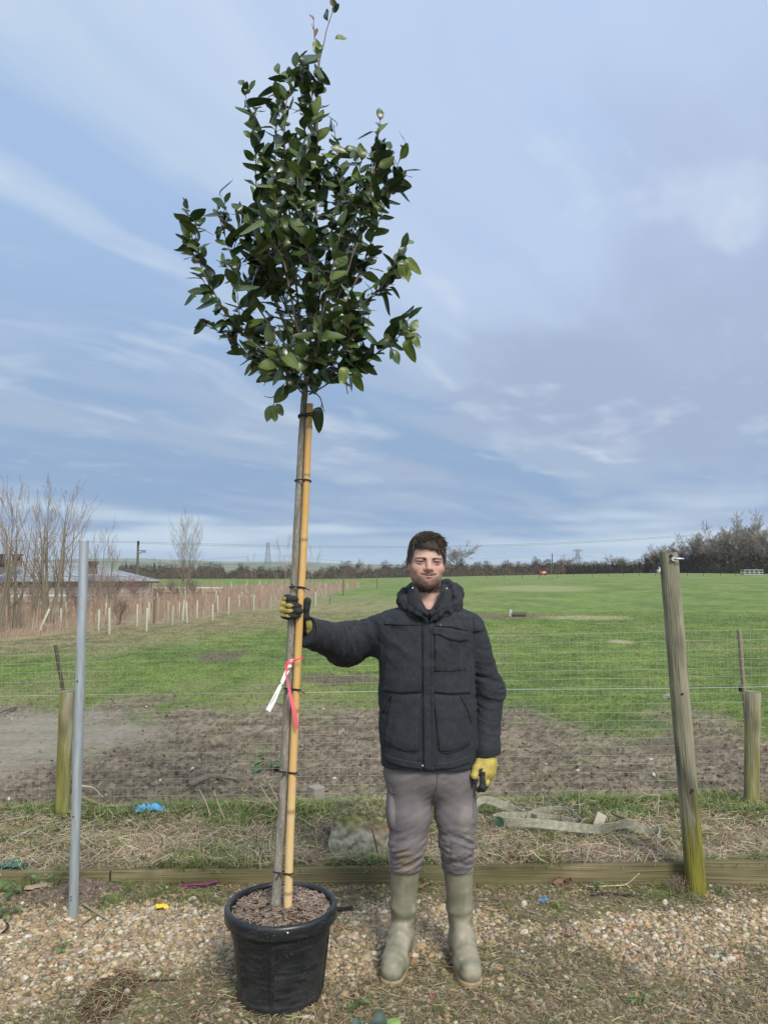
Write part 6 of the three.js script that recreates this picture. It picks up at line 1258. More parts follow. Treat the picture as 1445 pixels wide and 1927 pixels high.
// ---------------------------------------------------------------- poles, pylons, wires
{
  const D = 92, p = onField(259, 1080, D), top = at(260, 1018, D).y - p.y, t = thing('utility_pole', 'wooden electricity pole with a bracket right of the barn', 'pole', p);
  const b = new MB(); b.tube([V(0, 0, 0), V(0, top, 0)], [0.17, 0.13], 10, [0.11, 0.09, 0.07]); mesh('pole_shaft', b.geo(), barkPaint, t);
  const g = new MB(); g.box(0.1, top - 0.25, 0.12, 0.12, 0.45, 0.3, [0.02, 0.02, 0.02]); g.tube([V(0.05, top - 1.6, 0), V(0.65, top - 1.2, 0)], 0.05, 5, [0.07, 0.06, 0.05]); g.box(0.45, top - 1.15, 0, 0.9, 0.08, 0.1, [0.08, 0.07, 0.06]); g.box(0.75, top - 1.25, 0.05, 0.3, 0.35, 0.3, [0.2, 0.21, 0.22]);
  mesh('bracket', g.geo(true), barkPaint, t);
  const wire = (pts, r, label) => { const m = new MB(), o = at(...pts[1]); m.tube(curve(pts.map((q) => at(...q).sub(o)), 40), r, 4); const w = thing('overhead_wire', label, 'wire', o, 'overhead wires across the sky above the hedge'); mesh('strand', m.geo(), std([0.12, 0.125, 0.13], 0.7), w); };
  const wn = ['upper wire of the pair running right from the pole across the sky', 'lower wire of the pair running right from the pole across the sky', 'wire running left from the pole over the barn', 'faint far wire to the left of the left pylon', 'faint far wire sagging between the two pylons', 'faint far wire to the right of the right pylon']; let wk = 0;
  wire([[259, 1020, 92], [600, 1027.5, 100], [880, 1026.5, 104], [1120, 1018, 104], [1320, 1005, 104]], 0.015, wn[wk++]);
  wire([[259, 1022.5, 92.2], [600, 1030.5, 100.2], [880, 1029, 104.2], [1120, 1020.5, 104.2], [1320, 1007, 104.2]], 0.015, wn[wk++]);
  wire([[-60, 1014, 80], [100, 1019, 86], [200, 1020, 90], [259, 1020, 92]], 0.02, wn[wk++]);
  wire([[380, 1054, 900], [440, 1049, 900], [504, 1043, 900]], 0.10, wn[wk++]); wire([[504, 1043, 900], [690, 1058, 900], [880, 1052, 900], [1087, 1044, 900]], 0.10, wn[wk++]); wire([[1087, 1044, 900], [1140, 1051, 900], [1200, 1054, 900]], 0.10, wn[wk++]);
  for (const [px, py, D2, w, label] of [[504, 1018, 900, 1, 'lattice electricity pylon standing left of the trunk behind the hedge'], [1087, 1033, 900, 1.1, 'lattice electricity pylon between the bare trees right of the person']]) {
    const f = at(px, 1068, D2), tp = at(px, py, D2), H = tp.y - f.y + 4, t2 = thing('pylon', label, 'pylon', V(f.x, f.y - 4, -D2)), lat = new MB(), C = [0.13, 0.145, 0.16], half = (y) => lerp(4.3, 1.6, clamp(y / (H * 0.75))) * w, N = 12, R = 0.2;
    for (const [sx, sz] of [[-1, -1], [1, -1], [1, 1], [-1, 1]]) { const pts = []; for (let k = 0; k <= N; k++) { const y = (k / N) * H * 0.94; pts.push(V(sx * half(y), y, sz * half(y))); } lat.tube(pts, R, 4, C); }
    for (let k = 0; k < N; k++) for (const z of [-1, 1]) { const y0 = (k / N) * H * 0.94, y1 = ((k + 1) / N) * H * 0.94; lat.tube([V(-half(y0), y0, z * half(y0)), V(half(y1), y1, z * half(y1))], R * 0.6, 3, C); lat.tube([V(half(y0), y0, z * half(y0)), V(-half(y1), y1, z * half(y1))], R * 0.6, 3, C); lat.tube([V(-half(y1), y1, z * half(y1)), V(half(y1), y1, z * half(y1))], R * 0.6, 3, C); }
    mesh('lattice_tower', lat.geo(), barkPaint, t2);
    if (px > 600) for (const f2 of [0.95, 0.62]) { const arm = new MB(), y = H * f2; arm.tube([V(-5.5, y - 1, 0), V(-1, y + 1, 0), V(1, y + 1, 0), V(5.5, y - 1, 0)], 0.3, 4, C); arm.tube([V(-5.5, y - 1, 0), V(5.5, y - 1, 0)], 0.25, 4, C); for (const s of [-5.3, 5.3]) arm.tube([V(s, y - 1, 0), V(s, y - 4.5, 0)], 0.22, 4, C); mesh('cross_arm', arm.geo(), barkPaint, t2); }
  }
  const sm = onField(718, 1085, 168); void sm;
  const p2 = onField(1042, 1085, 170), t3 = thing('utility_pole', 'thin pole standing at the hedge right of the red box', 'pole', V(at(1039, 1070, 170).x, p2.y, -170)), b3 = new MB(); b3.tube([V(0, 0, 0), V(0, 4.6, 0)], 0.11, 6, [0.09, 0.08, 0.07]); mesh('pole_shaft', b3.geo(), barkPaint, t3);
}
// ---------------------------------------------------------------- far field furniture
{
  const p = onField(1021, 1085, 128, 0), t = thing('field_box', 'small red box with a pale panel standing by the far hedge', 'box', p), b = new MB();
  b.box(0, 0.48, 0, 1.1, 0.46, 0.8, [0.36, 0.035, 0.03]); b.box(0, 0.73, 0, 1.18, 0.05, 0.86, [0.30, 0.03, 0.028]); mesh('box_body', b.geo(true), painted(0.6), t);
  const q = new MB(); q.box(0.15, 0.48, 0.412, 0.5, 0.22, 0.02, [0.6, 0.55, 0.53]); mesh('pale_panel', q.geo(true), painted(0.6), t);
  const f = new MB(); f.box(-0.4, 0.12, 0, 0.12, 0.26, 0.6, [0.03, 0.03, 0.03]); f.box(0.4, 0.12, 0, 0.12, 0.26, 0.6, [0.03, 0.03, 0.03]); mesh('runner', f.geo(true), painted(0.9), t);
}
{
  const p = onField(1414, 1080, 96, 0), t = thing('cattle_feeder', 'grey metal barred feeder standing on the grass before the wood', 'feeder', V(p.x, p.y, p.z)), bar = std([0.34, 0.36, 0.37], 0.5, { metalness: 0.4 });
  const tube = (name, pts) => { const b = new MB(); b.tube(pts, 0.045, 6); mesh(name, b.geo(), bar, t); };
  for (const z of [-0.45, 0.45]) { for (const y of [0.15, 0.42, 0.72]) tube('rail', [V(-1.15, y, z), V(1.15, y, z)]); for (let k = 0; k <= 4; k++) tube('upright', [V(-1.15 + k * 0.575, 0, z), V(-1.15 + k * 0.575, 0.74, z)]); }
  for (const x of [-1.15, 1.15]) for (const y of [0.15, 0.72]) tube('rail', [V(x, y, -0.45), V(x, y, 0.45)]);
}
{ // thin fence stakes in front of the hedge
  const b = new MB(); b.tube([V(0, -0.1, 0), V(0, 0.95, 0)], 0.026, 5, [0.035, 0.032, 0.028]); const g = b.geo(); let first = null;
  for (const px of [915, 948, 982, 1014, 1048, 1079, 1114, 1145, 1173, 1203, 1233, 1293, 1323, 1355, 1384]) {
    const D = 104 - (px - 900) * 0.022, p = onField(px, 1090, D, 0);
    if (!first) { first = thing('fence_stake', 'thin dark stake in the line crossing the grass before the hedge', 'stake', p, 'thin dark stakes across the far grass'); mesh('stake_shaft', g, barkPaint, first); } else copyOf(first, 'fence_stake', p);
  }
  for (const [px, py, D, h, label] of [[290, 1175, 23.5, 0.75, 'dark wooden stake at the near edge of the plantation'], [646, 1122, 50, 1.1, 'wooden stake at the corner of the plantation right of the cane'], [709, 1110, 66, 1.2, 'last wooden stake at the right tip of the plantation']]) { const q = onField(px, py, D, 0.02), t = thing('plantation_stake', label, 'stake', q), m = new MB(); m.tube([V(0, 0, 0), V(0.01, h, 0)], 0.04, 6, [0.14, 0.11, 0.08]); mesh('stake_shaft', m.geo(), barkPaint, t); }
}
// ---------------------------------------------------------------- plantation: tree guards and dry growth
{
  const tb = new MB(); for (const [r0] of [[0.027]]) { tb.tube([V(0, 0, 0), V(0.004, 0.3, 0), V(0, 0.6, 0)], r0, 9, (q) => mix3([0.36, 0.38, 0.29], [0.46, 0.465, 0.39], clamp(q.y * 1.6))); }
  const sk = new MB(); sk.box(0.036, 0.28, 0, 0.018, 0.72, 0.018, [0.30, 0.23, 0.15]);
  const first = thing('tree_guard', 'pale plastic tube guarding a young tree in the plantation', 'tree guard', V(0, 0, 0), 'pale tree guards of the young plantation');
  mesh('guard_tube', tb.geo(), painted(0.6), first); mesh('stake', sk.geo(true), barkPaint, first);
  const r = rng(61), spots = [[30, 1175, 22.5], [38, 1172, 22.8], [76, 1190, 20], [87, 1162, 25], [117, 1178, 21.5], [124, 1155, 26], [188, 1180, 20.5], [200, 1158, 24.5], [208, 1190, 19.2], [260, 1168, 22], [278, 1180, 20.3], [282, 1160, 25], [317, 1165, 24.5], [326, 1174, 22.5], [345, 1162, 25], [338, 1160, 25.5], [354, 1170, 23.4], [372, 1158, 26], [401, 1165, 24.8], [411, 1140, 30], [431, 1150, 28], [452, 1136, 33], [478, 1140, 31], [510, 1135, 33], [520, 1132, 34], [594, 1132, 35], [620, 1128, 37, 0.7], [608, 1118, 44], [612, 1116, 45]];
  for (let k = 0; k < 96; k++) { const D = 36 + 44 * r(), e = plantationEdge(D), x = e - 0.3 - r() * Math.min(14, 0.32 * D) ; spots.push([722.5 + (x / D) * FOCAL, 1100, D]); }
  spots.forEach(([px, py, D, lean], k) => {
    const p = onField(px, 1130, D, 0.02), o = k ? copyOf(first, 'tree_guard', p) : first; o.position.copy(p); o.rotation.set((r() - 0.5) * 0.12, r() * 6, lean ? -lean : (r() - 0.5) * 0.16 + (r() < 0.08 ? 0.4 : 0)); o.scale.y = 0.9 + 0.25 * r(); if (lean) { o.userData.label = 'pale tree guard leaning far over just right of the cane'; delete o.userData.group; }
  });
  // dry stems
  const st = new MB(); const rr = rng(62);
  for (let k = 0; k < 15000; k++) {
    const D = 18.5 + 58 * Math.pow(rr(), 1.25), e = plantationEdge(D), x = e - 0.6 - rr() * (8 + 0.42 * D); if (x / D < -0.66) continue;
    const cl = fbm(x * 0.32, D * 0.22, 6, 3); if (cl < -0.06 + 0.12 * ss(24, 19, D) - 0.1 * rr()) continue;
    const h = (x < -10 && D > 28 ? 0.55 : 0.8) * (0.35 + 0.75 * rr()) * (0.7 + 1.2 * clamp(cl + 0.2)) * ss(18, 24, D) + 0.12, y = groundAt(x, -D), a = rr() * 6.28, ln = 0.25 * rr() * h, w = 0.006 + 0.006 * rr() + D * 0.00016, col = mix3([0.20, 0.135, 0.105], [0.36, 0.275, 0.205], rr());
    const p = V(x, y, -D), q = V(x + Math.cos(a) * ln, y + h, -D + Math.sin(a) * ln), i = st.vert(p.clone().add(V(w, 0, 0)), col), j = st.vert(p.clone().add(V(-w, 0, 0)), col), m = st.vert(q, col); st.tri(i, m, j);
    if (rr() < 0.6) { const b0 = p.clone().lerp(q, 0.5), b1 = b0.clone().add(V((rr() - 0.5) * h * 0.6, h * 0.3, (rr() - 0.5) * h * 0.6)), i2 = st.vert(b0.clone().add(V(w * 0.6, 0, 0)), col), j2 = st.vert(b0.clone().add(V(-w * 0.6, 0, 0)), col), m2 = st.vert(b1, col); st.tri(i2, m2, j2); }
  }
  tag(mesh('undergrowth', st.geo(), painted(1, { side: THREE.DoubleSide })), 'dry pinkish brown stems standing between the tree guards', null, null, 'stuff');
  // reddish shrubs before the barn
  const sh = { levels: 3, kids: [6, 4, 2], from: [0.15, 0.2, 0.3], open: [0.6, 0.6, 0.7], ratio: 0.6, thin: 0.6, taper: 0.8, wander: 0.3, lift: 0.03, apical: 0.8, minR: 0.0062, height: 1.5, radius: 0.022, stems: 6, c0: [0.15, 0.11, 0.09], c1: [0.25, 0.16, 0.135] };
  const S1 = growTree(901, sh), S2 = growTree(911, { ...sh, c1: [0.23, 0.17, 0.13] });
  [[188, 33, 1.1, S1, 'reddish twiggy shrub just right of the steel tube before the barn'], [222, 36, 1.15, S1, 'dense reddish shrub in front of the barn wall'], [254, 38, 1.2, S1, 'dark red shrub hiding the right end of the barn'], [300, 40, 0.8, S2, 'low brown shrub at the barn corner'], [330, 42, 0.9, S2, 'low brown bush at the foot of the lone bare tree, left side'], [365, 44, 0.9, S2, 'low brown bush at the foot of the lone bare tree, right side'], [225, 23, 0.62, S2, 'tangled pale shrub at the near edge of the plantation'], [140, 28, 0.9, S1, 'reddish shrub behind the steel tube'], [62, 30, 0.85, S2, 'brown shrub between the bare trees at the left'], [8, 28, 0.95, S2, 'brown shrub at the far left edge']].forEach(([px, D, sc, s, label], k) => bareTree('shrub', label, 'shrub', onField(px, 1130, D), s, sc * 0.72, k * 1.3, null, ['stems', 'twigs']));
}
// ---------------------------------------------------------------- loose cover of the ground: stones, straw, grass (nobody could count it)
function scatter(name, label, geos, mat, items) { // items: {p, q (Euler), s (scale), c, k}
  const per = geos.map(() => []); items.forEach((it) => per[it.k % geos.length].push(it));
  geos.forEach((g, gi) => {
    const L2 = per[gi]; if (!L2.length) return;
    const im = new THREE.InstancedMesh(g, mat, L2.length), M = new THREE.Matrix4(), Q = new THREE.Quaternion(), C = new THREE.Color();
    L2.forEach((it, i) => { Q.setFromEuler(it.q); im.setMatrixAt(i, M.compose(it.p, Q, it.s)); im.setColorAt(i, C.setRGB(...it.c)); });
    im.name = numbered(name); im.castShadow = im.receiveShadow = true; scene.add(im); tag(im, label, null, null, 'stuff');
  });
}
const stoneShape = (seed, fl) => { const g = new THREE.IcosahedronGeometry(1, 2), p = g.attributes.position, v = V(0, 0, 0), r = rng(seed), o = r() * 50; for (let k = 0; k < p.count; k++) { v.fromBufferAttribute(p, k); const n = 1 + 0.34 * noise(v.x * 1.1 + o, v.y * 1.1, v.z * 1.1) + 0.14 * noise(v.x * 2.7 + o, v.y * 2.7, v.z * 2.7); p.setXYZ(k, v.x * n, v.y * n * fl, v.z * n * 0.82); } const m = mergeVertices(new THREE.BufferGeometry().setAttribute('position', p)); m.computeVertexNormals(); return m; };
const stones = [stoneShape(1, 0.62), stoneShape(2, 0.5), stoneShape(3, 0.72), stoneShape(4, 0.55), stoneShape(5, 0.66)];
const stoneTones = [[0.42, 0.32, 0.20], [0.50, 0.42, 0.29], [0.36, 0.25, 0.15], [0.58, 0.53, 0.44], [0.31, 0.26, 0.21], [0.45, 0.30, 0.20], [0.62, 0.60, 0.55], [0.24, 0.205, 0.175], [0.47, 0.37, 0.21], [0.40, 0.335, 0.28]];
const byStump = (x, D) => x > -0.33 && x < 0.12 && D > 4.08 && D < 4.5;
const blocked = (x, D) => Math.hypot(x - POT.x, D - 3.0) < 0.152 || feet.some((f) => cone(x - ME.x, 0, -D - ME.z, f.heel, f.toe, 0.034, 0.034) < 0);
{
  const r = rng(1001), items = [];
  const S = 82000;
  for (let k = 0; k < S; k++) {
    const D = lerp(2.3, BOARD_Z - 0.01, r()), x = (r() * 2 - 1) * (0.62 * D + 0.35);
    const g = gravelShare(x, D); if (r() > 0.12 + 0.85 * ss(0.15, 0.85, g) || blocked(x, D)) continue;
    const heap = Math.hypot((x + 1.5) / 0.26, (D - 3.86) / 0.12) < 1; if (heap && r() < 0.92) continue;
    if (Math.hypot((x + 1.02) / 0.1, (D - 2.98) / 0.16) < 1 && r() < 0.85) continue;
    const sz = 0.0048 + 0.0078 * r() ** 2.0 + (r() < 0.03 ? 0.006 : 0), t = stoneTones[Math.floor(r() * 10)], b = 0.72 + 0.5 * r();
    items.push({ p: V(x, groundY(x, -D) + sz * (0.5 * r() - 0.22), -D), q: new THREE.Euler((r() - 0.5) * 0.9, r() * 6.28, (r() - 0.5) * 0.9), s: V(sz * (0.9 + 0.5 * r()), sz, sz), c: t.map((v, q) => v * b * [0.74, 0.695, 0.60][q]), k });
  }
  scatter('gravel', 'tan, ochre and white pebbles worn into the soil', stones, std([1, 1, 1], 0.75), items); console.log('pebbles', items.length);
  const clods = [];
  for (let k = 0; k < 26000; k++) { // crumbs and clods of the trodden earth
    const D = 5 + 5 * r() ** 1.3, x = (r() * 2 - 1) * (0.58 * D + 0.2), m = mudShare(x, D) * (1 - 0.93 * smoothMud(x, D)); if (r() > m * (0.35 + 1.3 * clamp(0.3 + fbm(x * 1.7, D * 2.2, 21, 3)))) continue;
    const sz = 0.0035 + 0.012 * r() ** 3.6, light = r() < 0.012; clods.push({ p: V(x, groundAt(x, -D) + sz * 0.15, -D), q: new THREE.Euler(r(), r() * 6.28, r()), s: V(sz * 1.3, sz, sz), c: light ? [0.5, 0.47, 0.4] : mix3([0.07, 0.052, 0.034], [0.22, 0.175, 0.122], r()), k });
  }
  for (let k = 0; k < 1400; k++) { const a = r() * 6.28, q = Math.sqrt(r()), x = -1.5 + Math.cos(a) * q * 0.3, D = Math.min(3.955, 3.86 + Math.sin(a) * q * 0.15), sz = 0.003 + 0.008 * r() ** 3; clods.push({ p: V(x, groundY(x, -D) + sz * 0.2, -D), q: new THREE.Euler(r(), r() * 6.28, r()), s: V(sz * 1.2, sz, sz), c: mix3([0.07, 0.05, 0.035], [0.2, 0.155, 0.115], r()), k }); }
  scatter('soil_clods', 'brown crumbs and clods on the trodden earth behind the fence', stones, std([1, 1, 1], 1), clods);
  // the larger stones, one by one
  const tones = stoneTones.map((c) => std([c[0] * 0.85, c[1] * 0.81, c[2] * 0.75], 0.8)); let n = 0;
  for (let k = 0; k < 900 && n < 170; k++) {
    const D = lerp(2.75, 3.9, r()), x = (r() * 2 - 1) * 0.52 * D; if (r() > gravelShare(x, D) || blocked(x, D) || Math.hypot(x - POT.x, D - 3) < 0.19) continue;
    const sz = 0.011 + 0.007 * r(), m = mesh('stone', stones[n % 5], tones[Math.floor(r() * 10)], frontGround); m.position.set(x, groundY(x, -D) + sz * 0.3, -D); m.rotation.set((r() - 0.5) * 0.6, r() * 6.28, (r() - 0.5) * 0.6); m.scale.set(sz * 1.25, sz, sz); n++;
  }
}
const strawShape = (bend, twist) => { const b = new MB(), N = 5; for (let k = 0; k <= N; k++) { const t = k / N - 0.5, y = bend * (0.25 - t * t), x = 0.5 * bend * Math.sin(t * 5 + twist), w = 0.5 * (1 - 0.5 * Math.abs(t)); b.vert(V(t, y, x * 0.5 + w * 0.02)); b.vert(V(t, y + 0.004, x * 0.5 - w * 0.02)); if (k) b.quad(2 * k - 2, 2 * k, 2 * k + 1, 2 * k - 1); } return b.geo(); };
const straws = [strawShape(0.12, 0), strawShape(0.3, 1), strawShape(-0.15, 2.2), strawShape(0.5, 3), strawShape(0.05, 4.1)];
const strawMat = std([1, 1, 1], 0.9, { side: THREE.DoubleSide });
{
  const r = rng(1002), items = [];
  const add = (x, D, L0, lift, cols) => { const c = mix3(cols[0], cols[1], r() ** 1.3).map((v) => v * (0.75 + 0.4 * r())); items.push({ p: V(x, groundY(x, -D) + 0.004 + lift * r(), -D), q: new THREE.Euler((r() - 0.5) * 1.2, r() * 6.28, (r() - 0.5) * (0.3 + lift * 16), 'YXZ'), s: V(L0, L0 * 0.8, 0.055 + 0.08 * r()), c, k: Math.floor(r() * 5) }); };
  for (let k = 0; k < 62000; k++) {                                      // thatch in front
    const D = lerp(2.3, BOARD_Z - 0.01, r()), x = (r() * 2 - 1) * (0.62 * D + 0.3), g = gravelShare(x, D);
    if (r() > 0.95 - 0.85 * ss(0.2, 0.7, g) + 0.3 * fbm(x * 3, D * 3, 9, 3) || blocked(x, D) || Math.hypot((x + 1.5) / 0.26, (D - 3.86) / 0.12) < 1) continue;
    add(x, D, 0.022 + 0.06 * r() ** 2, 0.014, r() < 0.16 ? [[0.10, 0.12, 0.03], [0.20, 0.21, 0.07]] : [[0.10, 0.07, 0.04], [0.47, 0.38, 0.23]]);
  }
  for (let k = 0; k < 50000; k++) {                                      // cut stalks and straw on the bank
    const x = (r() * 2 - 1) * 3.6, D = lerp(BOARD_Z + 0.02, fenceZ(x) - 0.03, r()), g = bankGreen(x, D), t = fbm(x * 1.5 + 12, D * 1.9, 4, 3);
    if (byStump(x, D)) continue;
    if (r() > 0.85 - 0.6 * ss(0.45, 0.85, g) + 0.9 * t + 0.25 * ss(4.7, 4.2, D)) continue;
    add(x, D, 0.04 + 0.12 * r() ** 2, 0.05, [[0.19, 0.135, 0.085], [0.64, 0.54, 0.37]]);
  }
  for (let k = 0; k < 12000; k++) { const D = lerp(5, 9.5, r()), x = (r() * 2 - 1) * 0.6 * D; if (r() > mudShare(x, D) * (0.4 + fbm(x * 2, D * 2, 3, 3))) continue; add(x, D, 0.03 + 0.07 * r(), 0.012, [[0.2, 0.15, 0.11], [0.44, 0.37, 0.27]]); }
  scatter('straw', 'dry straw, thatch and cut stalks lying on the ground', straws, strawMat, items); console.log('straw', items.length);
}
const tuft = (seed, blades, spread, w) => { const r = rng(seed), b = new MB(); for (let k = 0; k < blades; k++) { const a = r() * 6.28, l = 0.55 + 0.45 * r(), o = V(Math.cos(a) * spread * r() * 0.6, 0, Math.sin(a) * spread * r() * 0.6), out = spread * (0.5 + 0.9 * r()), wd = V(-Math.sin(a), 0, Math.cos(a)).multiplyScalar(w * (0.7 + 0.6 * r())), P = [0, 0.4, 0.75, 1].map((t) => o.clone().add(V(Math.cos(a) * out * t * t, l * (t - 0.3 * t * t * out), Math.sin(a) * out * t * t))); for (let q = 0; q < 3; q++) { const ww = wd.clone().multiplyScalar(1 - q * 0.28), i = b.vert(P[q].clone().add(ww)), j = b.vert(P[q].clone().sub(ww)); if (q) b.quad(i - 2, i, j, j - 2); } const m = b.vert(P[3]); b.tri(m - 2, m, m - 1); } return b.geo(); };
const tufts = [tuft(1, 9, 0.55, 0.035), tuft(2, 11, 0.8, 0.03), tuft(3, 7, 0.45, 0.04), tuft(4, 10, 1.0, 0.03)];
const bladeMat = phys([1, 1, 1], 0.7, { side: THREE.DoubleSide, transmission: 0.2, thickness: 0 });
{
  const r = rng(1003), items = [];
  const green = () => mix3([0.08, 0.145, 0.02], [0.20, 0.27, 0.055], r()), olive = () => mix3([0.15, 0.16, 0.06], [0.31, 0.28, 0.13], r());
  const add = (x, D, h, c) => items.push({ p: V(x, groundAt(x, -D) - 0.003, -D), q: new THREE.Euler((r() - 0.5) * 0.4, r() * 6.28, (r() - 0.5) * 0.4), s: V(h * (0.8 + 0.5 * r()), h, h * (0.8 + 0.5 * r())), c, k: Math.floor(r() * 4) });
  for (let k = 0; k < 30000; k++) { const D = lerp(2.3, BOARD_Z, r()), x = (r() * 2 - 1) * (0.62 * D + 0.3), t = turfShare(x, D); if (r() > 1.25 * ss(0.28, 0.85, t) + 0.05 || blocked(x, D) || Math.hypot((x + 1.5) / 0.24, (D - 3.86) / 0.1) < 1) continue; add(x, D, 0.018 + 0.032 * r() * (0.5 + t), r() < 0.62 ? green() : olive()); }
  for (let k = 0; k < 38000; k++) { const x = (r() * 2 - 1) * 3.6, D = lerp(BOARD_Z + 0.01, fenceZ(x) + 0.02, r()), g = bankGreen(x, D); if (byStump(x, D)) continue; if (r() > 1.2 * ss(0.25, 0.85, g) + 0.06) continue; add(x, D, 0.025 + 0.045 * r() * (0.5 + g), r() < 0.45 + 0.35 * ss(4.5, 4.8, D) ? green() : olive()); }
  for (let k = 0; k < 150000; k++) { // the field's sward, thinning with distance
    const D = 5.2 * (30 / 5.2) ** Math.pow(r(), 0.85), x = (r() * 2 - 1) * 0.6 * D, m = mudShare(x, D), keep = fbm(x * 1.7 + 4, D * 1.2, 11, 4);
    if (m > 0.5 && !(keep > 0.12 && D > 6 && r() < 0.35)) continue; if (m > 0.15 && r() < m * 1.2) continue; if (plantation(x, D) > 0.5 && r() < 0.9) continue;
    const c0 = fieldColor(x, D), v = 0.8 + 0.5 * r(), yel = r() < 0.14 ? 0.5 : 0.0; add(x, D, (0.016 + 0.022 * r()) * (1 + 0.02 * D), mix3(c0.map((q) => q * v), [0.26, 0.25, 0.10], yel));
  }
  scatter('grass', 'short grass of the field, the bank and the gravel edge', tufts, bladeMat, items); console.log('grass', items.length);
}
// ---------------------------------------------------------------- small things lying about
function crumpled(seed, w, d, h, n = 14) { // a torn, crumpled scrap of sheet
  const b = new MB(), id = [];
  for (let j = 0; j <= n; j++) for (let i = 0; i <= n; i++) {
    const u = i / n - 0.5, v = j / n - 0.5, a = Math.atan2(v, u), e = 1 + 0.45 * noise(Math.cos(a) * 1.7 + seed, Math.sin(a) * 1.7, 2), f = fbm(u * 4 + seed, v * 4, 1, 3), g = fbm(u * 9 + seed, v * 9, 5, 2);
    id.push(b.vert(V(u * w * e, h * (0.45 + 1.6 * Math.abs(f) + 0.5 * g) * (1 - 0.7 * Math.hypot(u, v)), v * d * e)));
    if (i && j) { const k = j * (n + 1) + i; b.quad(id[k - n - 2], id[k - 1], id[k], id[k - n - 1]); }
  }
  return b.geo();
}
const level0 = (px, py) => { let p = onGround(px, py, 0.02); for (let k = 0; k < 4; k++) p = onGround(px, py, groundAt(p.x, p.z)); p.y = groundAt(p.x, p.z); return p; };
function scrap(name, label, cat, px, py, w, d, h, color, seed, rough = 0.45, turn = 0) {
  const t = thing(name, label, cat, level0(px, py)); t.rotation.y = turn;
  mesh('sheet', crumpled(seed, w, d, h), phys(color, rough, { side: THREE.DoubleSide }), t); return t;
}
scrap('plastic_scrap', 'crumpled blue plastic scrap on the grass edge behind the board left of the trunk', 'plastic scrap', 284, 1533, 0.20, 0.10, 0.085, [0.07, 0.30, 0.52], 1, 0.4, 0.2);
scrap('plastic_scrap', 'dark teal scrap tucked under the blue plastic', 'plastic scrap', 249, 1530, 0.13, 0.08, 0.06, [0.02, 0.075, 0.07], 3, 0.5, 0.5);
scrap('plastic_scrap', 'teal green plastic scrap on the board at the left edge', 'plastic scrap', 22, 1634, 0.13, 0.07, 0.045, [0.03, 0.13, 0.11], 5, 0.5);
scrap('plastic_scrap', 'bright yellow plastic scrap on the gravel left of the pot', 'plastic scrap', 305, 1710, 0.055, 0.035, 0.028, [0.75, 0.50, 0.02], 7, 0.4, 0.3);
scrap('plastic_scrap', 'small bright blue scrap before the board right of the boots', 'plastic scrap', 1023, 1696, 0.05, 0.03, 0.02, [0.04, 0.24, 0.62], 9, 0.4, 0.6);
scrap('paper_scrap', 'white paper scrap at the toe of the right hand boot', 'paper', 886, 1857, 0.052, 0.03, 0.02, [0.75, 0.76, 0.78], 11, 0.6, -0.5);
scrap('plastic_scrap', 'tiny red scrap on the ground before the boots', 'plastic scrap', 813, 1875, 0.02, 0.014, 0.01, [0.5, 0.03, 0.05], 13, 0.5);
scrap('slate_chip', 'grey slate chip lying on the thatch at the lower right', 'stone chip', 1189, 1822, 0.05, 0.03, 0.008, [0.20, 0.22, 0.26], 15, 0.6);
scrap('slate_chip', 'pale flat stone chip near the right bottom corner', 'stone chip', 1331, 1832, 0.045, 0.028, 0.010, [0.48, 0.45, 0.42], 17, 0.7);
scrap('plastic_scrap', 'dark green scrap on the gravel right of the pot\'s foot', 'plastic scrap', 641, 1873, 0.032, 0.022, 0.016, [0.04, 0.085, 0.08], 19, 0.5);
scrap('bark_piece', 'flat pale brown slab leaning on the soil before the left board', 'bark', 78, 1672, 0.13, 0.045, 0.035, [0.27, 0.215, 0.145], 21, 0.9, 0.35);
scrap('dead_leaf', 'curled dark red brown leaf against the board left of the pot', 'leaf', 332, 1664, 0.10, 0.05, 0.04, [0.11, 0.035, 0.025], 23, 0.6, 0.1);
scrap('dead_leaf', 'curled brown leaf against the board right of the boots', 'leaf', 1062, 1664, 0.13, 0.045, 0.05, [0.15, 0.075, 0.045], 25, 0.7, 0.3);
scrap('dead_leaf', 'pinkish brown dead leaf standing up in the gravel right of the boots', 'leaf', 1070, 1764, 0.035, 0.05, 0.05, [0.24, 0.165, 0.135], 27, 0.8, 0.9);
scrap('dead_leaf', 'russet dead leaf on the bank behind the pot', 'leaf', 408, 1558, 0.11, 0.07, 0.03, [0.22, 0.115, 0.085], 29, 0.8);
scrap('dead_leaf', 'dark red leaf on the grass edge left of the trunk', 'leaf', 523, 1531, 0.05, 0.03, 0.03, [0.12, 0.03, 0.025], 31, 0.7);
scrap('dead_leaf', 'orange brown leaf lying in the mud by the left fence post', 'leaf', 70, 1487, 0.07, 0.05, 0.02, [0.36, 0.16, 0.08], 33, 0.8);
{ // magenta strip
  const t = thing('plastic_strip', 'magenta plastic strip lying against the board left of the pot', 'strip', level0(375, 1672)), b = new MB();
  b.tube(curve([V(-0.09, 0.012, 0), V(-0.03, 0.02, 0.004), V(0.04, 0.022, 0), V(0.09, 0.034, -0.004)], 12), 0.006, 6); mesh('strip', b.geo(), std([0.17, 0.02, 0.10], 0.5), t);
}
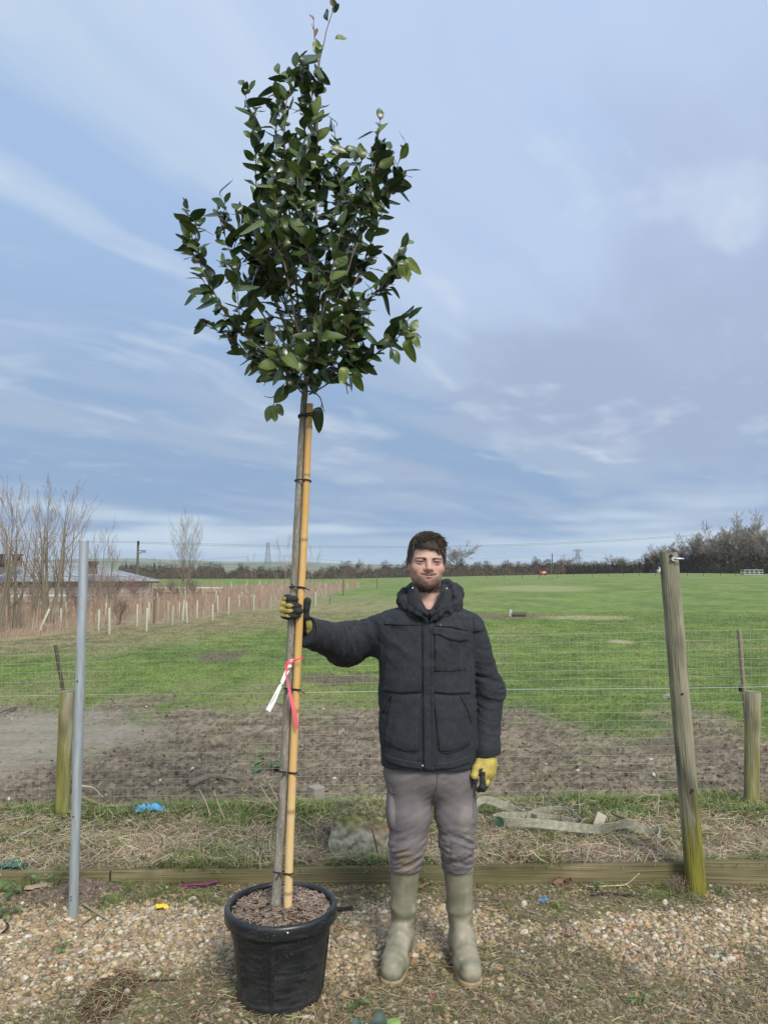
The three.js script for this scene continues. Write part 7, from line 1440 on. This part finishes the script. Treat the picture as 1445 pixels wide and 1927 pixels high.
function stick(name, label, cat, pts, rad, color, group) {
  const o = pts[0].clone(), t = thing(name, label, cat, o, group), b = new MB(), P = curve(pts.map((p) => p.clone().sub(o)), 14), c2 = color.map((v) => v * 0.7);
  b.tube(P, P.map((_, k) => rad * (1.1 - 0.5 * (k / 14)) * (1 + 0.15 * noise(k * 0.9, rad * 900))), 7, (q) => mix3(c2, color, clamp(0.5 + 1.5 * fbm(q.x * 30, q.y * 30, q.z * 30, 3)))); mesh('stick', b.geo(), painted(0.9), t); return [t, b];
}
const G = (px, py, up = 0) => { const p = level0(px, py); p.y += up; return p; };
stick('hose_piece', 'length of thin black hose on the gravel left of the leaning post', 'hose', [G(1112, 1686, 0.008), G(1160, 1687, 0.01), G(1215, 1691, 0.008)], 0.0075, [0.018, 0.018, 0.02]);
stick('hose_piece', 'short black hose on the ground below left of the pot', 'hose', [G(236, 1847, 0.006), G(262, 1850, 0.009), G(335, 1847, 0.005)], 0.005, [0.014, 0.014, 0.017]);
stick('hose_piece', 'bent black hose at the left edge of the gravel', 'hose', [G(2, 1762, 0.006), G(16, 1752, 0.02), G(12, 1745, 0.02)], 0.005, [0.014, 0.014, 0.017]);
stick('hose_piece', 'black corrugated hose end just right of the pot rim', 'hose', [G(632, 1716, 0.012), G(648, 1716, 0.014), G(664, 1713, 0.012)], 0.010, [0.016, 0.017, 0.02]);
stick('log', 'slim grey log lying in the mud behind the fence left of the cane', 'log', [G(357, 1482, 0.03), G(400, 1479, 0.04), G(447, 1475, 0.03)], 0.022, [0.18, 0.145, 0.11]);
stick('twig', 'grey twig lying on the gravel by the foot of the steel tube', 'twig', [G(157, 1706, 0.015), G(190, 1728, 0.012), G(242, 1757, 0.006)], 0.005, [0.27, 0.235, 0.19]);
stick('twig', 'short twig crossing the grey twig by the steel tube', 'twig', [G(150, 1750, 0.01), G(165, 1738, 0.014), G(182, 1727, 0.01)], 0.004, [0.2, 0.15, 0.11]);
stick('twig', 'pale cut stick lying on the straw at the left bank', 'twig', [G(20, 1590, 0.03), G(45, 1580, 0.035), G(68, 1569, 0.03)], 0.009, [0.47, 0.42, 0.36]);
stick('twig', 'brown stick on the gravel between the boots', 'twig', [G(788, 1676, 0.012), G(806, 1669, 0.02), G(820, 1664, 0.012)], 0.005, [0.30, 0.17, 0.09]);
stick('twig', 'pale stem arching from the steel tube into the mud', 'twig', [at(154, 1479, 4.7), at(175, 1482, 4.75), at(194, 1500, 4.8)], 0.004, [0.55, 0.5, 0.42]);
stick('twig', 'long stick in the mud at the left edge', 'twig', [G(-6, 1350, 0.04), G(15, 1343, 0.05), G(33, 1337, 0.03)], 0.016, [0.2, 0.15, 0.125]);
stick('plank_piece', 'thin weathered lath leaning in the mud right of the steel tube', 'lath', [at(153, 1500, 4.95), at(180, 1511, 4.93), at(210, 1524, 4.9)], 0.013, [0.22, 0.20, 0.09]);
{ // forked pale twig against the right board
  const [t, ] = stick('twig', 'forked pale twig leaning on the board left of the leaning post', 'twig', [G(1102, 1674, 0.012), at(1150, 1667, 3.93), at(1177, 1664, 3.92), at(1203, 1643, 3.9)], 0.004, [0.50, 0.44, 0.31]), b = new MB(); b.tube([at(1177, 1664, 3.92).sub(t.position), at(1186, 1672, 3.9).sub(t.position)], 0.003, 5, [0.45, 0.4, 0.3]); mesh('side_twig', b.geo(), painted(0.9), t);
}
const stemsAt = [[[505, 1472], [525, 1510], [538, 1538]], [[490, 1478], [512, 1512], [532, 1535]], [[403, 1488], [412, 1515], [426, 1548]], [[375, 1485], [388, 1510], [396, 1535]], [[1088, 1486], [1090, 1512], [1091, 1536]], [[1240, 1495], [1238, 1520], [1236, 1546]], [[1196, 1478], [1216, 1495], [1240, 1496]], [[357, 1530], [357, 1543], [358, 1556]], [[700, 1560], [705, 1580], [712, 1612]]];
stemsAt.forEach((q, k) => stick('dry_stem', ['dry stalk leaning before the mud at the centre left', 'second dry stalk beside it, leaning the same way', 'pale stalk standing behind the lower trunk, left of it', 'thin stalk left of the pale stalk', 'upright stalk behind the straps at the right', 'upright twig by the netting left of the leaning post', 'thin twig hanging across the netting left of the leaning post', 'short pale stalk on the bank right of the blue plastic', 'dark red stem in front of the mossy stump'][k], 'stalk', q.map(([x, y], i) => at(x, y, k === 8 ? 4.15 - 0.0 * i : 4.72 - 0.02 * i)).reverse(), k === 8 ? 0.004 : 0.0035, k === 8 ? [0.10, 0.03, 0.025] : [0.42, 0.35, 0.24]));
// wooden block in the mud, pale offcut and dark shard by the straps
{
  const t = thing('wood_block', 'squared grey wood block in the mud right of the cane', 'block', G(595, 1502)); t.rotation.y = 0.7; mesh('block', bevelBox(0.085, 0.085, 0.085, 0.006).translate(0, 0.035, 0), std([0.27, 0.235, 0.2], 0.9), t);
  const o = thing('wood_offcut', 'pale square wood offcut standing behind the straps', 'offcut', at(1128, 1543, 4.5)); o.rotation.set(-0.3, 0.2, -0.5); mesh('offcut', bevelBox(0.055, 0.075, 0.016, 0.003), std([0.52, 0.46, 0.37], 0.9), o);
  const s = new THREE.Shape([[-0.06, 0.03], [-0.05, 0.02], [0.05, -0.03], [0.045, -0.012]].map((p) => new THREE.Vector2(...p))), d = thing('dark_shard', 'dark brown shard sticking up behind the straps', 'shard', at(1166, 1538, 4.55)); mesh('shard', new THREE.ExtrudeGeometry(s, { depth: 0.01, bevelEnabled: false }), std([0.05, 0.035, 0.028], 0.6), d);
}
// old webbing straps heaped on the bank
{
  const webTex = tex(256, 256, (u, v) => { const n = fbm(u * 3, v * 14, 1, 4), w = 0.12 * Math.sin(u * 60) * 0.5, m = ss(0.1, 0.4, fbm(u * 2 + 5, v * 9, 4, 3)); return mix3(mix3([0.25, 0.255, 0.19], [0.45, 0.44, 0.36], clamp(0.5 + 1.2 * n + w)), [0.26, 0.28, 0.09], 0.6 * m); });
  const strap = (label, pts, h) => {
    const o = at(...pts[Math.floor(pts.length / 2)]), t = thing('webbing_strap', label, 'strap', o), b = new MB(), P = curve(pts.map((q) => at(q[0], q[1], q[2]).sub(o)), 60); let s = 0;
    P.forEach((p, k) => { const f = k / 60, tw = pts.length > 3 ? 0.25 + 0.5 * noise(f * 3, pts[0][0]) : 0.2, d = P[Math.min(60, k + 1)].clone().sub(P[Math.max(0, k - 1)]).normalize(), up = V(0, Math.cos(tw), Math.sin(tw)); up.addScaledVector(d, -up.dot(d)).normalize(); if (k) s += p.distanceTo(P[k - 1]);
      const n = d.clone().cross(up).multiplyScalar(0.0015); for (const [e, g] of [[-1, 1], [1, 1], [1, -1], [-1, -1]]) b.vert(p.clone().addScaledVector(up, e * h / 2).addScaledVector(n, g), [1, 1, 1], (e + 1) / 2, s * 3);
      if (k) { const i = k * 4; for (let c = 0; c < 4; c++) b.quad(i - 4 + c, i - 4 + (c + 1) % 4, i + (c + 1) % 4, i + c); } });
    mesh('webbing', b.geo(true), std([1, 1, 1], 0.9, { map: webTex }), t);
  };
  strap('pale strap arching up beside the person\'s knee and down to the right', [[897, 1528, 4.55], [900, 1510, 4.6], [912, 1505, 4.62], [950, 1516, 4.66], [985, 1531, 4.62], [1010, 1540, 4.55]], 0.046);
  strap('strap looping back towards the netting, upper of the heap', [[990, 1538, 4.5], [1010, 1528, 4.65], [1045, 1524, 4.74], [1070, 1527, 4.7], [1085, 1540, 4.6], [1100, 1552, 4.5]], 0.045);
  strap('long mossy strap folded in a flat loop in front', [[1085, 1548, 4.55], [1040, 1541, 4.6], [980, 1536, 4.6], [938, 1537, 4.56], [928, 1542, 4.5], [950, 1546, 4.42], [1010, 1549, 4.38], [1070, 1556, 4.36], [1130, 1562, 4.32]], 0.050);
  strap('grey strap end running right over the straw to a curled tip', [[1110, 1562, 4.36], [1150, 1556, 4.34], [1180, 1550, 4.36], [1205, 1560, 4.36], [1228, 1570, 4.33], [1240, 1566, 4.29], [1236, 1578, 4.26], [1226, 1576, 4.28]], 0.058);
}
// mossy stump behind the person's leg
{
  const c = G(684, 1606), t = thing('mossy_stump', 'squat moss topped stump on the bank left of the person\'s leg', 'stump', c); c.z -= 0.115; t.position.copy(c);
  const fld = (x, y, z) => { const tilt = y - 0.10 + 0.12 * x + 0.22 * (z - 0.0), n = fbm(x * 7, y * 9, z * 7, 4), m = fbm(x * 22, y * 26, z * 22, 3); let d = Math.max(Math.abs(x - 0.01) - 0.19 + 0.10 * (y - 0.1), Math.abs(z) - 0.15 + 0.25 * y, tilt - 0.105, -y - 0.1); d = smax(d, ell(x, y, z, 0, 0.03, 0, 0.24, 0.24, 0.205), 0.03); return d + 0.04 * n + 0.016 * m + 0.028 * Math.max(0, 0.12 - Math.abs(fbm(x * 9 + 3, y * 5, z * 9, 3))) * 3; };
  const paint = (x, y, z) => { const n = fbm(x * 14, y * 14, z * 14, 4), m = fbm(x * 40, y * 40, z * 40, 3), top = ss(0.13, 0.19, y + 0.1 * x + 0.25 * z + 0.08 * n); let k = mix3([0.20, 0.18, 0.125], [0.44, 0.41, 0.31], clamp(0.55 + 1.6 * n + 1.6 * m)); k = mix3(k, [0.40, 0.39, 0.31], 0.8 * ss(0.0, 0.22, m +  0.8 * fbm(x * 9 + 4, y * 8, z * 9, 3)) * ss(0.12, -0.05, x)); k = mix3(k, [0.16, 0.16, 0.045], 0.4 * ss(0, 0.35, fbm(x * 6, y * 7, z * 6 + 4, 3))); k = mix3(k, mix3([0.13, 0.15, 0.025], [0.38, 0.34, 0.16], clamp(0.5 + 2.6 * m)), 0.85 * top); return mix3(k, [0.30, 0.19, 0.14], 0.8 * ss(0.035, 0.01, Math.abs(y - 0.125 + 0.05 * n)) * ss(0.0, 0.08, x)); };
  mesh('stump', netSurface(fld, V(-0.3, -0.08, -0.24), V(0.3, 0.3, 0.24), 0.0075, paint), painted(1), t);
  const r = rng(88), b = new MB(); for (let k = 0; k < 1300; k++) { const x = (r() - 0.5) * 0.38, z = (r() - 0.5) * 0.26; let y = 0.3; for (; y > 0; y -= 0.004) if (fld(x, y, z) < 0) break; if (y < 0.155) continue; const L3 = 0.02 + 0.05 * r(), a = r() * 6.28, d = V(Math.cos(a), 0.15 + 0.7 * r() * r(), Math.sin(a)).multiplyScalar(L3), w = V(-d.z, 0, d.x).normalize().multiplyScalar(0.0016), p = V(x, y, z), col = r() < 0.45 ? mix3([0.12, 0.16, 0.03], [0.2, 0.22, 0.06], r()) : mix3([0.28, 0.22, 0.13], [0.48, 0.42, 0.28], r()); const m = p.clone().addScaledVector(d, 0.6).add(V(0, 0.004, 0)), i = [b.vert(p.clone().add(w), col), b.vert(p.clone().sub(w), col), b.vert(m.clone().add(w), col), b.vert(m.clone().sub(w), col), b.vert(p.clone().add(d), col)]; b.quad(i[0], i[1], i[3], i[2]); b.tri(i[2], i[3], i[4]); }
  mesh('moss_and_straw', b.geo(), painted(1, { side: THREE.DoubleSide }), t).userData.kind = 'stuff';
}
// cut stubs standing on the bank
{
  const r = rng(91), b = new MB();
  for (let k = 0; k < 900; k++) { const x = (r() * 2 - 1) * 2.9, D = lerp(4.03, 4.6, r()), cl = fbm(x * 2.3 + 7, D * 3, 2, 3) + 0.16 * ss(0.35, 0.2, Math.abs(x - 0.6)) + 0.12 * ss(0.3, 0.1, Math.abs(x + 0.75)); if (cl < 0.2 || r() < 0.35) continue; const h = 0.025 + 0.06 * r() * r() + 0.02, y = groundAt(x, -D), c = mix3([0.075, 0.042, 0.03], [0.26, 0.19, 0.12], r() ** 1.5); b.tube([V(x, y - 0.01, -D), V(x + (r() - 0.5) * 0.03, y + h, -D + (r() - 0.5) * 0.03)], [0.0028, 0.0022], 5, c); }
  tag(mesh('cut_stubs', b.geo(), painted(0.95)), 'dark cut stem stubs standing in the straw behind the boards', null, null, 'stuff');
}
// low leafy weeds
{
  const r = rng(93);
  const weed = (label, p, n, size, tone, h) => { const t = thing('weed', label, 'weed', p), st = new MB(); for (let k = 0; k < n; k++) { const a = r() * 6.28, q = 0.3 + 0.7 * r(), tip = V(Math.cos(a) * h * q * 0.8, h * (0.35 + 0.65 * r()), Math.sin(a) * h * q * 0.8); st.tube([V(0, -0.01, 0), tip.clone().multiplyScalar(0.6).setY(tip.y * 0.75), tip], 0.0016, 4, [0.10, 0.13, 0.04]); const d = tip.clone().setY(tip.y * 0.25 * (r() - 0.2)).normalize(), nr = V(0.3 * (r() - 0.5), 1, 0.6 * r()); nr.addScaledVector(d, -nr.dot(d)).normalize(); const m = mesh('leaf', weedLeaf, weedMats[(k + tone) % 3], t), L3 = size * (0.7 + 0.6 * r()); new THREE.Matrix4().makeBasis(V(0, 0, 0).crossVectors(d, nr), d, nr).scale(V(L3, L3, L3)).setPosition(tip).decompose(m.position, m.quaternion, m.scale); } mesh('stems', st.geo(), painted(0.8), t); };
  const weedLeaf = leafShape(0.62, 0.25, 0.2, 1, 0.08), weedMats = [phys([0.07, 0.125, 0.03], 0.6, { vertexColors: true, side: THREE.DoubleSide, transmission: 0.2, thickness: 0 }), phys([0.10, 0.17, 0.04], 0.6, { vertexColors: true, side: THREE.DoubleSide, transmission: 0.2, thickness: 0 }), phys([0.055, 0.105, 0.035], 0.55, { vertexColors: true, side: THREE.DoubleSide, transmission: 0.2, thickness: 0 })];
  weed('leafy green weed at the left end of the board', G(38, 1682), 16, 0.032, 0, 0.10); weed('leafy weed against the board between the weed and the steel tube', G(105, 1668), 13, 0.026, 1, 0.11);
  weed('low green weed at the left edge of the gravel', G(12, 1728), 12, 0.03, 2, 0.06); weed('small weed at the right foot of the leaning post', G(1352, 1690), 10, 0.026, 0, 0.06); weed('small green weed between the board and the boots', G(800, 1664), 9, 0.02, 1, 0.05);
  weed('small weed at the bottom centre right of the pot', G(672, 1898), 8, 0.026, 1, 0.035); weed('green weed on the bare ground at the lower right', G(1205, 1892), 12, 0.02, 1, 0.035); weed('weed before the board right of the boots', G(1120, 1676), 8, 0.02, 1, 0.05); weed('weed on the gravel left of the yellow scrap', G(118, 1790), 9, 0.024, 2, 0.035);
  weed('sprig of cut green leaves lying on the mud left of the cane', G(506, 1446), 11, 0.085, 1, 0.09);
  // broad leaves at the bottom edge
  const p = G(716, 1935), t = thing('broad_leaf_plant', 'broad dark and pale green leaves at the bottom edge of the view', 'plant', p);
  for (const [px, py, ang, L3, m] of [[712, 1938, 8, 0.062, 0], [724, 1938, 62, 0.06, 1], [674, 1936, 350, 0.038, 0]]) { const q = at(px, py, 2.72), a = ang * RAD, d = V(Math.sin(a), Math.cos(a), 0.1).normalize(), nr = V(0.1, 0.35, 1); nr.addScaledVector(d, -nr.dot(d)).normalize(); const o = mesh('leaf', leafShape(0.75, 0.15, 0.12, 2, 0.06), phys(m ? [0.17, 0.27, 0.07] : [0.025, 0.06, 0.045], 0.5, { vertexColors: true, side: THREE.DoubleSide, transmission: 0.2, thickness: 0 }), t); new THREE.Matrix4().makeBasis(V(0, 0, 0).crossVectors(d, nr), d, nr).scale(V(L3, L3, L3)).setPosition(q.sub(p)).decompose(o.position, o.quaternion, o.scale); }
  { const st = new MB(); st.tube([V(0, -0.02, 0), V(0, 0.012, -0.01)], 0.004, 5, [0.08, 0.1, 0.04]); mesh('stem', st.geo(), painted(0.8), t); }
  const lf = thing('fallen_leaf', 'large dark green leaf lying against the straps by the person\'s knee', 'leaf', at(927, 1535, 4.4)), lo = mesh('leaf_blade', leafShape(0.55, 0.1, 0.15, 1), phys([0.02, 0.05, 0.028], 0.4, { vertexColors: true, side: THREE.DoubleSide }), lf); { const d = V(0.7, -0.65, 0.1).normalize(), nr = V(0.1, 0.3, 1); nr.addScaledVector(d, -nr.dot(d)).normalize(); new THREE.Matrix4().makeBasis(V(0, 0, 0).crossVectors(d, nr), d, nr).scale(V(0.085, 0.085, 0.085)).decompose(lo.position, lo.quaternion, lo.scale); }
}
{ // ball of dead grass by the post
  const p = G(1276, 1680), t = thing('dead_grass_clump', 'brown ball of dead grass at the left foot of the leaning post', 'grass clump', p), b = new MB(), r = rng(95);
  for (let k = 0; k < 700; k++) { const u = r() * 6.28, w = Math.acos(2 * r() - 1), R = 0.05 * Math.cbrt(r()), o = V(Math.sin(w) * Math.cos(u) * R * 1.25, 0.035 + Math.cos(w) * R * 0.85, Math.sin(w) * Math.sin(u) * R), d = V(r() - 0.5, r() - 0.4, r() - 0.5).normalize().multiplyScalar(0.03), s = V(-d.z, 0.2 * d.y, d.x).normalize().multiplyScalar(0.0009), c = mix3([0.10, 0.065, 0.045], [0.33, 0.25, 0.18], r()), i = [b.vert(o.clone().add(s), c), b.vert(o.clone().sub(s), c), b.vert(o.clone().add(d), c)]; b.tri(...i); }
  mesh('dead_blades', b.geo(), painted(1, { side: THREE.DoubleSide }), t).userData.kind = 'stuff';
  const q = onField(966, 1163, 27, 0), l = thing('field_log', 'dark log with an upright stub lying on the bare patch right of the person', 'log', q), m = new MB(); m.tube([V(-0.1, 0.07, 0), V(0.42, 0.09, 0.05)], 0.085, 9, [0.09, 0.075, 0.06]); mesh('log', m.geo(), barkPaint, l); const s2 = new MB(); s2.tube([V(-0.12, 0, 0.02), V(-0.12, 0.24, 0.02)], 0.07, 8, [0.36, 0.35, 0.33]); mesh('stub', s2.geo(), barkPaint, l);
}
{ // peat crumbs where a pot was emptied
  const r = rng(96), b = new MB();
  for (let k = 0; k < 1500; k++) { const a = r() * 6.28, q = Math.sqrt(r()), x = -1.02 + Math.cos(a) * q * 0.10 + 0.03 * noise(k, 2), D = 2.98 + Math.sin(a) * q * 0.19, s = 0.002 + 0.005 * r() * r(), g = stones[k % 5]; if (k < 500) b.add(g.clone().scale(s, s, s).translate(x, groundAt(x, -D) + s * 0.6 + 0.006 * (1 - q), -D), mix3([0.03, 0.014, 0.008], [0.10, 0.048, 0.026], r())); else { const L3 = 0.008 + 0.02 * r(), t = r() * 6.28; b.box(x, groundAt(x, -D) + 0.006 + 0.008 * r() * (1 - q), -D, L3, 0.0008, 0.0008, mix3([0.06, 0.03, 0.018], [0.17, 0.09, 0.05], r()), 0, [0, t, (r() - 0.5)]); } }
  tag(mesh('peat_spill', b.geo(), painted(1)), 'spill of dark peat on the gravel left of the pot', null, null, 'stuff');
}
renderer.render(scene, camera);
